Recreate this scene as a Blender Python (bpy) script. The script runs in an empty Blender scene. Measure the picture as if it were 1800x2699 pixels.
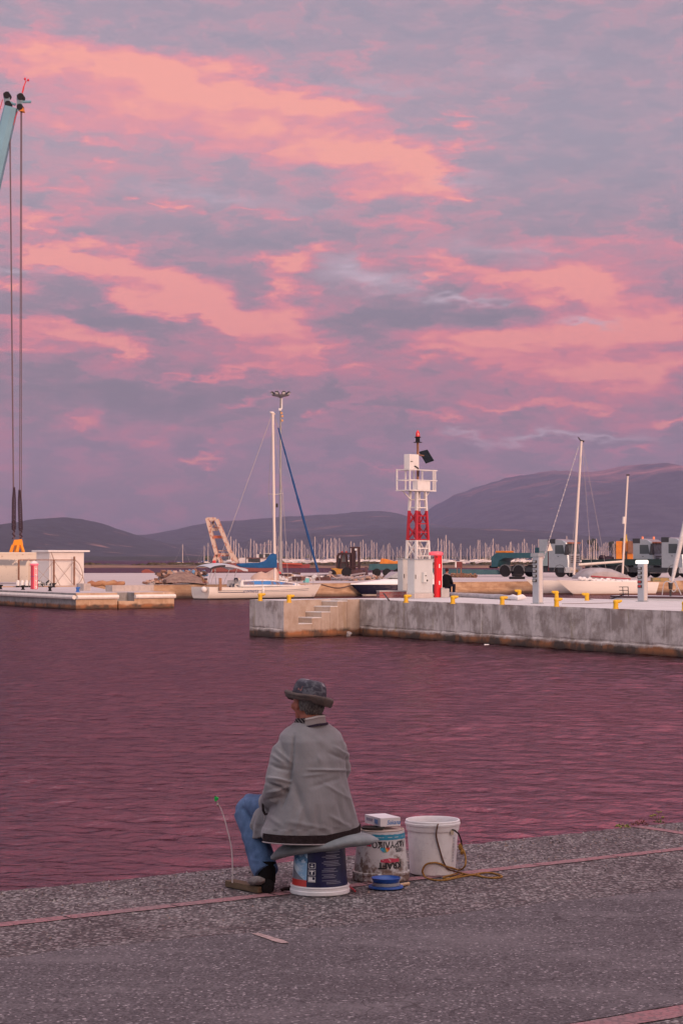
import bpy, bmesh, math, random
import numpy as np
from mathutils import Vector, Matrix, noise as mnoise
R = math.radians
sc = bpy.context.scene
COL = sc.collection

# ---------------------------------------------------------------- camera
CAMZ = 1.8
FPX = 5623.0
cam_d = bpy.data.cameras.new('camera')
cam = bpy.data.objects.new('camera', cam_d)
COL.objects.link(cam)
PITCH = math.atan(120.5 / FPX)
cam.location = (0, 0, CAMZ)
cam.rotation_euler = (math.pi / 2 + PITCH, 0, 0)
cam_d.lens = 75.0
cam_d.sensor_width = 36.0
cam_d.sensor_fit = 'AUTO'
cam_d.clip_start = 0.1
cam_d.clip_end = 60000
sc.camera = cam
sc.view_settings.view_transform = 'Standard'
sc.view_settings.look = 'None'
sc.view_settings.exposure = 0.0
sc.view_settings.gamma = 1.0
sc.render.engine = 'CYCLES'
sc.cycles.volume_bounces = 0
sc.cycles.max_bounces = 6

def ray(px, py):
    x = (px - 900) / FPX; y = (1349.5 - py) / FPX
    c, s = math.cos(PITCH), math.sin(PITCH)
    return Vector((x, c - y * s, s + y * c))
def P(px, py, Y):
    d = ray(px, py); return Vector((0, 0, CAMZ)) + d * (Y / d.y)
def G(px, py, z=0.0):
    d = ray(px, py); return Vector((0, 0, CAMZ)) + d * ((z - CAMZ) / d.z)

def lin(c):
    out = []
    for v in c[:3]:
        v = v / 255.0
        out.append(v / 12.92 if v <= 0.04045 else ((v + 0.055) / 1.055) ** 2.4)
    return (out[0], out[1], out[2], 1.0)

# ---------------------------------------------------------------- world (evening clouds)
world = bpy.data.worlds.new('World'); sc.world = world
world.use_nodes = True
nt = world.node_tree
for n in list(nt.nodes): nt.nodes.remove(n)
def N(t, **k):
    n = nt.nodes.new(t)
    for a, b in k.items(): setattr(n, a, b)
    return n
def mth(op, a, b=None, c=None, clamp=False):
    n = N('ShaderNodeMath', operation=op); n.use_clamp = clamp
    for i, v in enumerate((a, b, c)):
        if v is None: continue
        if isinstance(v, (int, float)): n.inputs[i].default_value = v
        else: nt.links.new(v, n.inputs[i])
    return n.outputs[0]
def vmth(op, a, b):
    n = N('ShaderNodeVectorMath', operation=op)
    for i, v in enumerate((a, b)):
        if isinstance(v, (tuple, list)): n.inputs[i].default_value = v
        else: nt.links.new(v, n.inputs[i])
    return n.outputs[0]
def mrange(v, a, b, c, d, smooth=True):
    n = N('ShaderNodeMapRange'); n.interpolation_type = 'SMOOTHSTEP' if smooth else 'LINEAR'
    nt.links.new(v, n.inputs[0])
    for i, q in enumerate((a, b, c, d)): n.inputs[i + 1].default_value = q
    return n.outputs[0]
def ramp(fac, stops):
    n = N('ShaderNodeValToRGB'); nt.links.new(fac, n.inputs[0])
    el = n.color_ramp.elements
    while len(el) < len(stops): el.new(0.5)
    for e, (p, c) in zip(el, stops): e.position = p; e.color = lin(c)
    return n.outputs[0]
def mixc(f, a, b, bt='MIX'):
    n = N('ShaderNodeMix', data_type='RGBA', blend_type=bt)
    for i, v in ((0, f), (6, a), (7, b)):
        if isinstance(v, (int, float)): n.inputs[i].default_value = v
        elif isinstance(v, tuple): n.inputs[i].default_value = v
        else: nt.links.new(v, n.inputs[i])
    return n.outputs[2]
tc = N('ShaderNodeTexCoord')
nrm = N('ShaderNodeVectorMath', operation='NORMALIZE'); nt.links.new(tc.outputs['Generated'], nrm.inputs[0])
sep = N('ShaderNodeSeparateXYZ'); nt.links.new(nrm.outputs[0], sep.inputs[0])
az = mth('MULTIPLY', mth('ARCTAN2', sep.outputs[0], sep.outputs[1]), 57.2958)
elv = mth('MULTIPLY', mth('ARCSINE', sep.outputs[2]), 57.2958)
cmb = N('ShaderNodeCombineXYZ'); nt.links.new(az, cmb.inputs[0]); nt.links.new(elv, cmb.inputs[1])
ae = cmb.outputs[0]
def noise(vec, scale, detail=6, rough=0.55, dist=0.0):
    n = N('ShaderNodeTexNoise'); nt.links.new(vec, n.inputs['Vector'])
    n.inputs['Scale'].default_value = scale; n.inputs['Detail'].default_value = detail
    n.inputs['Roughness'].default_value = rough; n.inputs['Distortion'].default_value = dist
    return n
st = vmth('MULTIPLY', ae, (0.38, 1.15, 1.0))
wn = noise(st, 0.85, 4, 0.6)
w1 = vmth('MULTIPLY', vmth('SUBTRACT', wn.outputs['Color'], (0.5, 0.5, 0.5)), (4.6, 1.7, 0.0))
wn2 = noise(st, 3.3, 5, 0.62)
w2 = vmth('MULTIPLY', vmth('SUBTRACT', wn2.outputs['Color'], (0.5, 0.5, 0.5)), (1.2, 0.55, 0.0))
aw = vmth('ADD', vmth('ADD', ae, w1), w2)
BLOBS = [  # x, y, rx, ry (pixels of a 1568 wide view), slope degrees (down to the right), amount
 (60,165,130,42,5,.42),(250,175,180,36,3,.50),(430,188,150,38,9,.5),(570,222,170,38,12,.55),(720,246,130,30,8,.62),
 (300,250,320,55,8,.30),(600,300,280,55,8,.33),(150,290,190,30,6,.22),
 (790,362,190,34,4,.46),(905,382,140,42,12,.52),(990,430,75,45,35,.42),(1050,467,65,9,0,.5),(880,440,130,24,8,.3),
 (1085,292,60,12,-8,.42),(1050,352,60,13,5,.3),(1105,262,35,7,0,.3),(930,525,120,22,5,.3),
 (400,497,50,6,5,.5),(325,492,25,5,0,.35),(575,492,70,6,0,.28),(210,342,65,12,5,.3),(230,388,60,9,-10,.26),(130,440,90,13,3,.28),
 (120,512,160,22,8,.42),(95,530,28,14,0,.25),(55,575,60,22,20,.42),
 (130,592,80,26,15,.48),(225,620,125,36,15,.62),(350,655,120,42,25,.55),(455,682,115,38,20,.5),(430,722,150,24,12,.48),(545,738,140,26,6,.42),(665,725,120,38,-5,.34),
 (30,665,80,20,10,.42),(640,603,105,20,-3,.5),(700,575,75,14,10,.3),(680,655,65,28,30,.36),
 (130,765,150,28,3,.34),(245,795,80,18,0,.3),(265,815,45,12,0,.32),(60,812,90,13,0,.25),(650,800,130,28,0,.34),(690,790,30,38,0,.22),
 (420,857,130,7,0,.28),(570,852,150,14,2,.26),(365,1000,65,20,0,.28),(510,1013,24,12,0,.24),(490,1052,55,7,0,.4),(190,970,70,14,0,.24),(575,916,85,8,0,.32),(740,958,28,9,0,.3),
 (1340,650,140,34,4,.66),(1180,645,130,28,3,.4),(1050,628,120,20,5,.34),(965,656,62,10,0,.3),(1290,690,180,17,3,.34),(1000,590,75,24,20,.3),(900,597,62,17,0,.28),
 (1330,762,210,42,-3,.45),(1500,752,130,44,0,.56),(1120,790,160,28,0,.46),(1050,826,180,13,3,.36),(1400,850,150,34,5,.42),(1240,850,120,20,0,.3),(1525,865,70,40,0,.32),
 (1180,925,160,9,0,.32),(980,960,130,9,0,.36),(1520,955,95,14,-8,.48),(820,840,65,14,0,.3),(1330,925,65,13,0,.26),
 (1170,1100,55,12,-5,.36),(1435,1038,55,9,0,.38),(870,1065,55,5,0,.25),(1300,570,230,26,2,.17),(1500,600,150,60,10,.14),
 (250,790,330,55,3,.16),(1250,880,350,70,3,.18),(700,845,260,50,3,.14),(1200,985,260,26,0,.10),(300,1035,300,34,0,.07),(1300,560,260,40,2,.08),(250,430,260,60,4,.10),(650,500,300,40,4,.06),
 (950,745,170,28,-6,-.34),(1100,722,110,12,-3,-.25),(600,558,130,30,4,-.3),(260,738,190,22,8,-.38),(150,556,60,16,0,-.26),
 (1350,330,330,190,5,-.22),(1100,70,600,70,4,-.2),(300,60,420,60,3,-.12),(300,905,420,38,2,-.22),(500,470,150,22,3,-.2),(60,740,90,9,0,-.2),
]
PALE = [(860,652,100,26,8,.7),(820,612,70,24,0,.5),(1040,694,75,9,-4,.75),(1290,1003,200,8,2,.6),(1090,990,70,7,0,.5),(60,627,70,9,4,.45),
 (1340,737,95,7,-4,.55),(520,465,230,18,2,.3),(1060,432,75,13,0,.32),(330,640,60,8,0,.0),(1180,170,130,20,0,.2),(880,215,110,12,0,.2),(1130,575,160,20,2,.25)]
def blobsum(lst):
    acc = None
    for (x, y, rx, ry, ro, a) in lst:
        if a == 0: continue
        m = N('ShaderNodeMapping'); m.vector_type = 'TEXTURE'
        nt.links.new(aw, m.inputs[0])
        m.inputs[1].default_value = ((x * 1.148 - 900) / 98.14, (1470 - y * 1.148) / 98.14, 0)
        m.inputs[2].default_value = (0, 0, R(-ro))
        m.inputs[3].default_value = (rx * 1.65 / 98.14 * 1.148, ry * 1.95 / 98.14 * 1.148, 1)
        g = N('ShaderNodeTexGradient'); g.gradient_type = 'QUADRATIC_SPHERE'
        nt.links.new(m.outputs[0], g.inputs[0])
        acc = mth('MULTIPLY_ADD', g.outputs['Fac'], a * 1.75, acc if acc is not None else 0.0)
    return acc
bs = blobsum([(x, y, rx, ry, ro, (a * 1.38 if (y > 560 and a > .38) else a * 1.08 if a > 0 else a * .68)) for x, y, rx, ry, ro, a in BLOBS])
ps = blobsum(PALE)
front = mrange(mth('ABSOLUTE', az), 60, 110, 1.0, 0.0)
fine = noise(vmth('ADD', vmth('MULTIPLY', ae, (0.55, 1.1, 1.0)), w2), 1.7, 7, 0.54, 0.2)
broad = noise(st, 0.16, 3, 0.5)
fn = mth('MULTIPLY', mth('SUBTRACT', fine.outputs['Fac'], 0.5), 1.15)
above = mrange(elv, 14.5, 24.0, 0.0, 1.0)
bn = mth('MULTIPLY', mth('MULTIPLY', mth('SUBTRACT', broad.outputs['Fac'], 0.42), 2.2), above)
D = mth('ADD', mth('ADD', mth('ADD', bs, 0.25), fn), bn)
fine2 = noise(vmth('ADD', vmth('MULTIPLY', ae, (0.5, 1.1, 1.0)), w2), 5.5, 8, 0.65, 0.2)
D = mth('ADD', D, mth('MULTIPLY', mth('SUBTRACT', fine2.outputs['Fac'], 0.5), 0.22))
D = mth('ADD', D, mth('MULTIPLY', mth('MULTIPLY', above, front), 0.16), clamp=True)
hi = ramp(D, [(0.0, (161,147,161)), (.20, (177,151,164)), (.38, (203,150,162)), (.55, (228,146,157)), (.77, (249,151,150)), (1.0, (264,167,146))])
lo = ramp(D, [(0.0, (114,95,112)), (.20, (136,103,121)), (.36, (176,108,130)), (.54, (206,106,128)), (.74, (242,116,126)), (1.0, (262,142,130))])
base = mixc(mrange(elv, 4.2, 11.5, 0.0, 1.0), lo, hi)
base = mixc(mrange(elv, -0.5, 3.2, 0.55, 0.0), base, lin((104,88,106)))
pf = mth('MULTIPLY', mth('MINIMUM', ps, 1.0), 0.85)
base = mixc(pf, base, lin((214,186,200)))
# higher clouds catch a redder light in front; overhead and behind they are plain pale grey with a western glow
red = mixc(mrange(D, 0.2, 0.9, 0, 1), (.56,.27,.36,1.0), (.92,.27,.31,1.0))
redgain = mrange(mth('ABSOLUTE', mth('SUBTRACT', az, 9.0)), 1.0, 15.0, 1.75, 0.9)
rg_ = N('ShaderNodeVectorMath', operation='SCALE'); nt.links.new(red, rg_.inputs[0]); nt.links.new(redgain, rg_.inputs[3])
base = mixc(mth('MULTIPLY', mth('MULTIPLY', above, front), mrange(elv, 45, 75, 0.9, 0.0)), base, rg_.outputs[0])
back = mth('SUBTRACT', 1.0, front)
base = mixc(back, base, (0.84, 0.85, 0.95, 1.0))
base = mixc(mrange(elv, 48, 78, 0.0, 1.0), base, (2.15, 2.08, 2.2, 1.0))
SUN_AZ, SUN_EL = 150.0, 11.0      # azimuth from +Y towards +X (behind the camera, to its right)
sd = Vector((math.sin(R(SUN_AZ)) * math.cos(R(14)), math.cos(R(SUN_AZ)) * math.cos(R(14)), math.sin(R(14))))
dt = N('ShaderNodeVectorMath', operation='DOT_PRODUCT'); nt.links.new(nrm.outputs[0], dt.inputs[0]); dt.inputs[1].default_value = sd
glow = mrange(dt.outputs['Value'], 0.6, 1.0, 0.0, 1.0)
base = mixc(glow, base, (1.9, 1.15, 0.95, 1.0))
sky = N('ShaderNodeTexSky'); sky.sky_type = 'NISHITA'; sky.sun_disc = False
sky.sun_elevation = R(SUN_EL); sky.sun_rotation = R(SUN_AZ)
skyb = mixc(1.0, sky.outputs[0], (0.02, 0.02, 0.02, 1.0), 'MULTIPLY')   # clear sky seen thinly through the cloud sheet
tot = mixc(1.0, base, skyb, 'ADD')
bg = N('ShaderNodeBackground'); nt.links.new(tot, bg.inputs[0]); bg.inputs[1].default_value = 0.93
wo = N('ShaderNodeOutputWorld'); nt.links.new(bg.outputs[0], wo.inputs[0])
world.cycles.sampling_method = 'MANUAL'; world.cycles.sample_map_resolution = 256

sun_d = bpy.data.lights.new('sun', 'SUN'); sun = bpy.data.objects.new('sun', sun_d); COL.objects.link(sun)
sun_d.energy = 2.1; sun_d.angle = R(14); sun_d.color = (1.0, 0.66, 0.5)
sv = Vector((math.sin(R(SUN_AZ)) * math.cos(R(SUN_EL)), math.cos(R(SUN_AZ)) * math.cos(R(SUN_EL)), math.sin(R(SUN_EL))))
sun.rotation_euler = sv.to_track_quat('Z', 'Y').to_euler()

# ---------------------------------------------------------------- object helpers
def tag(o, label=None, cat=None, group=None, kind=None):
    if label: o['label'] = label
    if cat: o['category'] = cat
    if group: o['group'] = group
    if kind: o['kind'] = kind
    return o
def empty(name, loc=(0, 0, 0), rz=0.0, label=None, cat=None, group=None):
    o = bpy.data.objects.new(name, None); COL.objects.link(o)
    o.location = loc; o.rotation_euler = (0, 0, rz); o.empty_display_size = 0.3
    return tag(o, label, cat, group)
def copy_tree(o, parent=None):
    c = o.copy(); COL.objects.link(c)
    if parent is not None: c.parent = parent
    for ch in o.children: copy_tree(ch, c)
    return c

class MB:
    def __init__(s): s.v = []; s.f = []; s.m = []; s.mi = 0
    def add(s, vs, fs):
        b = len(s.v); s.v += [tuple(v) for v in vs]
        for f in fs: s.f.append(tuple(b + i for i in f)); s.m.append(s.mi)
        return s
    def mat(s, i): s.mi = i; return s
    def box(s, c, d, M=None, taper=None):
        x, y, z = d[0] / 2, d[1] / 2, d[2] / 2
        t = taper or (1, 1)
        vs = [Vector(q) for q in ((-x,-y,-z),(x,-y,-z),(x,y,-z),(-x,y,-z),(-x*t[0],-y*t[1],z),(x*t[0],-y*t[1],z),(x*t[0],y*t[1],z),(-x*t[0],y*t[1],z))]
        if M is not None: vs = [M @ v for v in vs]
        c = Vector(c); vs = [v + c for v in vs]
        return s.add(vs, [(0,3,2,1),(4,5,6,7),(0,1,5,4),(1,2,6,5),(2,3,7,6),(3,0,4,7)])
    def bb(s, x0, x1, y0, y1, z0, z1):
        return s.box(((x0+x1)/2, (y0+y1)/2, (z0+z1)/2), (abs(x1-x0), abs(y1-y0), abs(z1-z0)))
    def ring(s, c, u, v, r, n, ry=None):
        ry = r if ry is None else ry
        return [c + u * (r * math.cos(2*math.pi*i/n)) + v * (ry * math.sin(2*math.pi*i/n)) for i in range(n)]
    def loft(s, rings, cap=True, closed=True):
        n = len(rings[0]); vs = [p for r in rings for p in r]; fs = []
        for k in range(len(rings) - 1):
            for i in range(n if closed else n - 1):
                j = (i + 1) % n
                fs.append((k*n+i, k*n+j, (k+1)*n+j, (k+1)*n+i))
        if cap: fs.append(tuple(reversed(range(n)))); fs.append(tuple((len(rings)-1)*n + i for i in range(n)))
        return s.add(vs, fs)
    def cyl(s, p0, p1, r0, r1=None, n=10, cap=True):
        p0, p1 = Vector(p0), Vector(p1); r1 = r0 if r1 is None else r1
        d = (p1 - p0).normalized(); a = Vector((0,0,1)) if abs(d.z) < 0.9 else Vector((1,0,0))
        u = d.cross(a).normalized(); v = d.cross(u).normalized()
        return s.loft([s.ring(p0, v, u, r0, n), s.ring(p1, v, u, r1, n)], cap)
    def tube(s, pts, r, n=8, cap=True):
        pts = [Vector(p) for p in pts]; rings = []; u = None
        for i, p in enumerate(pts):
            d = (pts[min(i+1, len(pts)-1)] - pts[max(i-1, 0)]).normalized()
            if u is None:
                a = Vector((0,0,1)) if abs(d.z) < 0.9 else Vector((1,0,0)); u = d.cross(a).normalized()
            else:
                u = (u - d * u.dot(d)).normalized()
            v = d.cross(u).normalized()
            rr = r[i] if isinstance(r, (list, tuple)) else r
            rings.append(s.ring(p, v, u, rr, n))
        return s.loft(rings, cap)
    def bar(s, p0, p1, w, h=None):
        p0, p1 = Vector(p0), Vector(p1); h = w if h is None else h
        d = (p1 - p0).normalized(); a = Vector((0,0,1)) if abs(d.z) < 0.95 else Vector((1,0,0))
        u = d.cross(a).normalized() * (w/2); v = u.cross(d).normalized() * (h/2)
        return s.loft([[p0-u-v, p0+u-v, p0+u+v, p0-u+v], [p1-u-v, p1+u-v, p1+u+v, p1-u+v]])
    def lathe(s, prof, c=(0,0,0), n=32, M=None):
        c = Vector(c); rings = []
        for (r, z) in prof:
            rg = [Vector((r*math.cos(2*math.pi*i/n), r*math.sin(2*math.pi*i/n), z)) for i in range(n)]
            if M is not None: rg = [M @ p for p in rg]
            rings.append([p + c for p in rg])
        return s.loft(rings, cap=True)
    def prism(s, poly, z0, z1):
        n = len(poly); vs = [(p[0], p[1], z0) for p in poly] + [(p[0], p[1], z1) for p in poly]
        fs = [tuple(reversed(range(n))), tuple(range(n, 2*n))] + [(i, (i+1) % n, n + (i+1) % n, n + i) for i in range(n)]
        return s.add(vs, fs)
    def slab(s, poly, y0, y1):      # outline in x,z given a thickness in y
        n = len(poly); vs = [(p[0], y0, p[1]) for p in poly] + [(p[0], y1, p[1]) for p in poly]
        fs = [tuple(range(n)), tuple(reversed(range(n, 2*n)))] + [((i+1) % n, i, n + i, n + (i+1) % n) for i in range(n)]
        return s.add(vs, fs)
    def sphere(s, c, r, nu=14, nv=9, sq=(1,1,1)):
        c = Vector(c); rings = []
        for k in range(nv + 1):
            a = math.pi * k / nv; rr = max(math.sin(a), 0.02) * r
            rings.append([c + Vector((rr*sq[0]*math.cos(2*math.pi*i/nu), rr*sq[1]*math.sin(2*math.pi*i/nu), -r*sq[2]*math.cos(a))) for i in range(nu)])
        return s.loft(rings)
    def build(s, name, mats, parent=None, smooth=False, bevel=0.0, sub=0, ang=40):
        me = bpy.data.meshes.new(name); me.from_pydata(s.v, [], s.f)
        if not isinstance(mats, (list, tuple)): mats = [mats]
        for m in mats: me.materials.append(m)
        me.polygons.foreach_set('material_index', s.m)
        bm = bmesh.new(); bm.from_mesh(me); bmesh.ops.recalc_face_normals(bm, faces=bm.faces); bm.to_mesh(me); bm.free()
        me.update()
        o = bpy.data.objects.new(name, me); COL.objects.link(o)
        if parent is not None: o.parent = parent
        if bevel:
            b = o.modifiers.new('bevel', 'BEVEL'); b.width = bevel; b.segments = 2; b.limit_method = 'ANGLE'; b.angle_limit = R(40)
        if sub:
            q = o.modifiers.new('sub', 'SUBSURF'); q.levels = sub; q.render_levels = sub
        if smooth:
            me.polygons.foreach_set('use_smooth', [True] * len(me.polygons))
            if not sub:
                try: me.set_sharp_from_angle(angle=R(ang))
                except Exception: pass
        return o

# ---------------------------------------------------------------- materials
def material(name, col, rough=0.6, metal=0.0, var=0.0, vscale=3.0, bump=0.0, bscale=20.0, col2=None, spec=0.4, stretch=(1,1,1), coat=0.0, emis=None, alpha=1.0, trans=0.0, lo_hi=(0.35, 0.7), detail=5):
    m = bpy.data.materials.new(name); m.use_nodes = True
    if max(col[:3]) < .06 and rough >= .6: spec = .1
    t = m.node_tree; b = t.nodes['Principled BSDF']
    c = tuple(col) + (1,) if len(col) == 3 else tuple(col)
    b.inputs['Base Color'].default_value = c
    b.inputs['Roughness'].default_value = rough; b.inputs['Metallic'].default_value = metal
    b.inputs['Specular IOR Level'].default_value = spec
    if coat: b.inputs['Coat Weight'].default_value = coat
    if trans: b.inputs['Transmission Weight'].default_value = trans
    if emis: b.inputs['Emission Color'].default_value = tuple(emis[:3]) + (1,); b.inputs['Emission Strength'].default_value = emis[3]
    b.inputs['Alpha'].default_value = alpha
    if var or col2 or bump:
        tc = t.nodes.new('ShaderNodeTexCoord'); mp = t.nodes.new('ShaderNodeMapping'); mp.inputs['Scale'].default_value = stretch
        t.links.new(tc.outputs['Object'], mp.inputs[0])
    if var or col2:
        n = t.nodes.new('ShaderNodeTexNoise'); n.inputs['Scale'].default_value = vscale; n.inputs['Detail'].default_value = detail
        n.inputs['Roughness'].default_value = 0.62
        t.links.new(mp.outputs[0], n.inputs['Vector'])
        r = t.nodes.new('ShaderNodeMapRange'); r.inputs[1].default_value = lo_hi[0]; r.inputs[2].default_value = lo_hi[1]
        t.links.new(n.outputs['Fac'], r.inputs[0])
        x = t.nodes.new('ShaderNodeMix'); x.data_type = 'RGBA'
        if col2: a, d = c, tuple(col2[:3]) + (1,)
        else: a = tuple(max(0, q * (1 - var)) for q in c[:3]) + (1,); d = tuple(min(1, q * (1 + var)) for q in c[:3]) + (1,)
        x.inputs[6].default_value = a; x.inputs[7].default_value = d
        t.links.new(r.outputs[0], x.inputs[0]); t.links.new(x.outputs[2], b.inputs['Base Color'])
    if bump:
        n2 = t.nodes.new('ShaderNodeTexNoise'); n2.inputs['Scale'].default_value = bscale; n2.inputs['Detail'].default_value = 4
        t.links.new(mp.outputs[0], n2.inputs['Vector'])
        bp = t.nodes.new('ShaderNodeBump'); bp.inputs['Strength'].default_value = bump; bp.inputs['Distance'].default_value = 0.02
        t.links.new(n2.outputs['Fac'], bp.inputs['Height']); t.links.new(bp.outputs[0], b.inputs['Normal'])
    return m
class TN:     # small node-tree writer for hand-made materials
    def __init__(s, name, rough=0.8):
        s.m = bpy.data.materials.new(name); s.m.use_nodes = True; s.t = s.m.node_tree; s.b = s.t.nodes['Principled BSDF']
        s.b.inputs['Roughness'].default_value = rough; s.b.inputs['Specular IOR Level'].default_value = 0.3
        s.tc = s.t.nodes.new('ShaderNodeTexCoord')
    def n(s, typ, ins=None, **k):
        q = s.t.nodes.new(typ)
        for a, b in k.items(): setattr(q, a, b)
        for a, b in (ins or {}).items():
            if isinstance(b, bpy.types.NodeSocket): s.t.links.new(b, q.inputs[a])
            else: q.inputs[a].default_value = b
        return q
    def map(s, scale, src='Object', loc=(0,0,0), rot=(0,0,0)):
        return s.n('ShaderNodeMapping', {0: s.tc.outputs[src], 1: loc, 2: rot, 3: scale}).outputs[0]
    def noise(s, vec, scale, detail=5, rough=0.6, dist=0.0):
        return s.n('ShaderNodeTexNoise', {'Vector': vec, 'Scale': scale, 'Detail': detail, 'Roughness': rough, 'Distortion': dist}).outputs['Fac']
    def rng(s, v, a, b, c=0.0, d=1.0): return s.n('ShaderNodeMapRange', {0: v, 1: a, 2: b, 3: c, 4: d}).outputs[0]
    def mix(s, f, a, b, bt='MIX'):
        a = a if isinstance(a, bpy.types.NodeSocket) else tuple(a[:3]) + (1,)
        b = b if isinstance(b, bpy.types.NodeSocket) else tuple(b[:3]) + (1,)
        return s.n('ShaderNodeMix', {0: f, 6: a, 7: b}, data_type='RGBA', blend_type=bt).outputs[2]
    def math(s, op, a, b=0.0, clamp=False):
        q = s.n('ShaderNodeMath', {0: a, 1: b}, operation=op); q.use_clamp = clamp; return q.outputs[0]
    def col(s, c): s.t.links.new(c, s.b.inputs['Base Color']); return s
    def bump(s, h, strength, dist=0.02, chain=None):
        q = s.n('ShaderNodeBump', {'Height': h, 'Strength': strength, 'Distance': dist})
        if chain: s.t.links.new(chain, q.inputs['Normal'])
        s.t.links.new(q.outputs[0], s.b.inputs['Normal']); return q.outputs[0]

# ---------------------------------------------------------------- water
WZ = -1.55
w = TN('sea_water', 0.07)
w.b.inputs['Base Color'].default_value = (0.042, 0.011, 0.018, 1)
w.b.inputs['IOR'].default_value = 1.33; w.b.inputs['Specular IOR Level'].default_value = 0.5
v1 = w.map((0.9, 1.5, 1), rot=(0, 0, R(12)))
h1 = w.noise(v1, 1.5, 3, 0.55, 0.6)
v2 = w.map((1.0, 1.8, 1), rot=(0, 0, R(-18)))
h2 = w.noise(v2, 8.0, 3, 0.6, 0.4)
big = w.noise(w.map((1, 1, 1)), 0.12, 2, 0.5)
hh = w.math('ADD', w.math('MULTIPLY', h1, 1.0), w.math('MULTIPLY', h2, 0.42))
hh = w.math('MULTIPLY', hh, w.rng(big, 0.3, 0.7, 0.75, 1.2))
wbn = w.bump(hh, 1.0, 0.045)
fr_w = w.n('ShaderNodeFresnel', {'IOR': 1.33, 'Normal': wbn}).outputs[0]
dif = w.n('ShaderNodeBsdfDiffuse', {'Color': (0.036, 0.008, 0.014, 1), 'Normal': wbn}).outputs[0]
glo = w.n('ShaderNodeBsdfGlossy', {'Color': (0.325, 0.235, 0.26, 1), 'Roughness': 0.10, 'Normal': wbn}).outputs[0]
mxs = w.n('ShaderNodeMixShader', {0: fr_w, 1: dif, 2: glo}).outputs[0]
w.t.links.new(mxs, w.t.nodes['Material Output'].inputs['Surface'])
# real wave relief on the nearer water: many small wind waves summed, in calmer and rougher patches
rs = np.random.RandomState(5)
yr = [9.5]
while yr[-1] < 172: yr.append(yr[-1] + (0.05 if yr[-1] < 24 else 0.05 + (yr[-1] - 24) * 0.0025))
yr = np.array(yr); nc = 360; uu = np.linspace(-1, 1, nc)
XX = uu[None, :] * (yr[:, None] * 0.26 + 1.5); YY = np.repeat(yr[:, None], nc, 1)
ZZ = np.zeros_like(XX)
for k in range(90):
    lam = 0.13 * (1.3 / 0.13) ** (rs.rand() ** 1.25); th = R(68) + rs.randn() * 0.62; kk = 2 * math.pi / lam
    fade = np.clip((lam - (YY * 0.0036)) / (lam * 0.5), 0, 1)
    ph = kk * (XX * math.cos(th) + YY * math.sin(th)) + rs.rand() * 6.28
    ph = ph + 0.9 * np.sin(XX * rs.uniform(.3, .9) + YY * rs.uniform(.3, .9) + rs.rand() * 6.28)
    s_ = np.sin(ph); ZZ += fade * (0.0215 / kk) * (s_ + 0.25 * np.cos(2 * ph))
patch = 0.5 + 0.5 * np.sin(XX * .21 + YY * .13 + 1.3 * np.sin(XX * .11 - YY * .09)) * np.sin(YY * .17 - XX * .05 + 2 + np.sin(XX * .2))
ZZ *= (0.78 + 0.45 * patch)
edge_f = np.clip((yr[:, None] - 9.5) / 2, 0, 1) * np.clip((172 - yr[:, None]) / 8, 0, 1) * np.clip((1 - np.abs(uu[None, :])) / 0.02, 0, 1)
ZZ = ZZ * edge_f
VV = np.stack([XX.ravel(), YY.ravel(), (ZZ + WZ).ravel()], 1); nr_ = len(yr)
ii = (np.arange(nr_ - 1)[:, None] * nc + np.arange(nc - 1)[None, :]).ravel()
FF = np.stack([ii, ii + 1, ii + nc + 1, ii + nc], 1)
SEA = MB()
ys = [172, 300, 700, 1600, 4000, 13500]
vs = []; fs = []
for y in ys:
    for x in (-13000, -3000, -300, 0, 300, 3000, 13000): vs.append((x, y, WZ))
for k in range(len(ys) - 1):
    for i in range(6): fs.append((k*7+i, k*7+i+1, (k+1)*7+i+1, (k+1)*7+i))
SEA.add(vs, fs)
hw_ = [(yr[i] * 0.26 + 1.5) for i in range(0, nr_, 12)] + [yr[-1] * 0.26 + 1.5]; yl = list(yr[::12]) + [yr[-1]]
for s_ in (-1, 1):          # flat water either side of the relief, and behind the quay edge
    vs = [(s_ * h_, y_, WZ) for h_, y_ in zip(hw_, yl)] + [(s_ * 13000, y_, WZ) for y_ in yl]; n_ = len(yl)
    SEA.add(vs, [(i, i + 1, n_ + i + 1, n_ + i) for i in range(n_ - 1)])
SEA.add([(-13000, -140, WZ), (13000, -140, WZ), (13000, 9.5, WZ), (-13000, 9.5, WZ)], [(0, 1, 2, 3)])
b_ = len(SEA.v); SEA.v += [tuple(v) for v in VV.tolist()]; SEA.f += [tuple(int(q) + b_ for q in f) for f in FF.tolist()]; SEA.m += [0] * len(FF)
tag(SEA.build('water', w.m, smooth=True, ang=180), kind='structure')

# ---------------------------------------------------------------- near quay
E0 = Vector((-1.85, 11.55, 0)); EE = Vector((0.81, 0.587, 0)).normalized(); EN = Vector((EE.y, -EE.x, 0))
def Q(s, d, z=0.0): p = E0 + EE * s + EN * d; return (p.x, p.y, z)
pv = TN('pebble_concrete', 0.85)
vn = pv.n('ShaderNodeTexVoronoi', {'Vector': pv.map((1, 1, 1)), 'Scale': 56.0, 'Randomness': 1.0})
sepc = pv.n('ShaderNodeSeparateColor', {0: vn.outputs['Color']})
rr = pv.n('ShaderNodeValToRGB', {0: sepc.outputs[0]})
els = rr.color_ramp.elements; rr.color_ramp.interpolation = 'CONSTANT'
stp = [(0.0, (.05,.042,.044)), (.2, (.165,.145,.145)), (.4, (.26,.235,.23)), (.58, (.12,.10,.102)), (.68, (.42,.38,.37)), (.80, (.18,.13,.13)), (.90, (.40,.365,.36))]
while len(els) < len(stp): els.new(0.5)
for e, (p_, c_) in zip(els, stp): e.position = p_; e.color = c_ + (1,)
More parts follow.
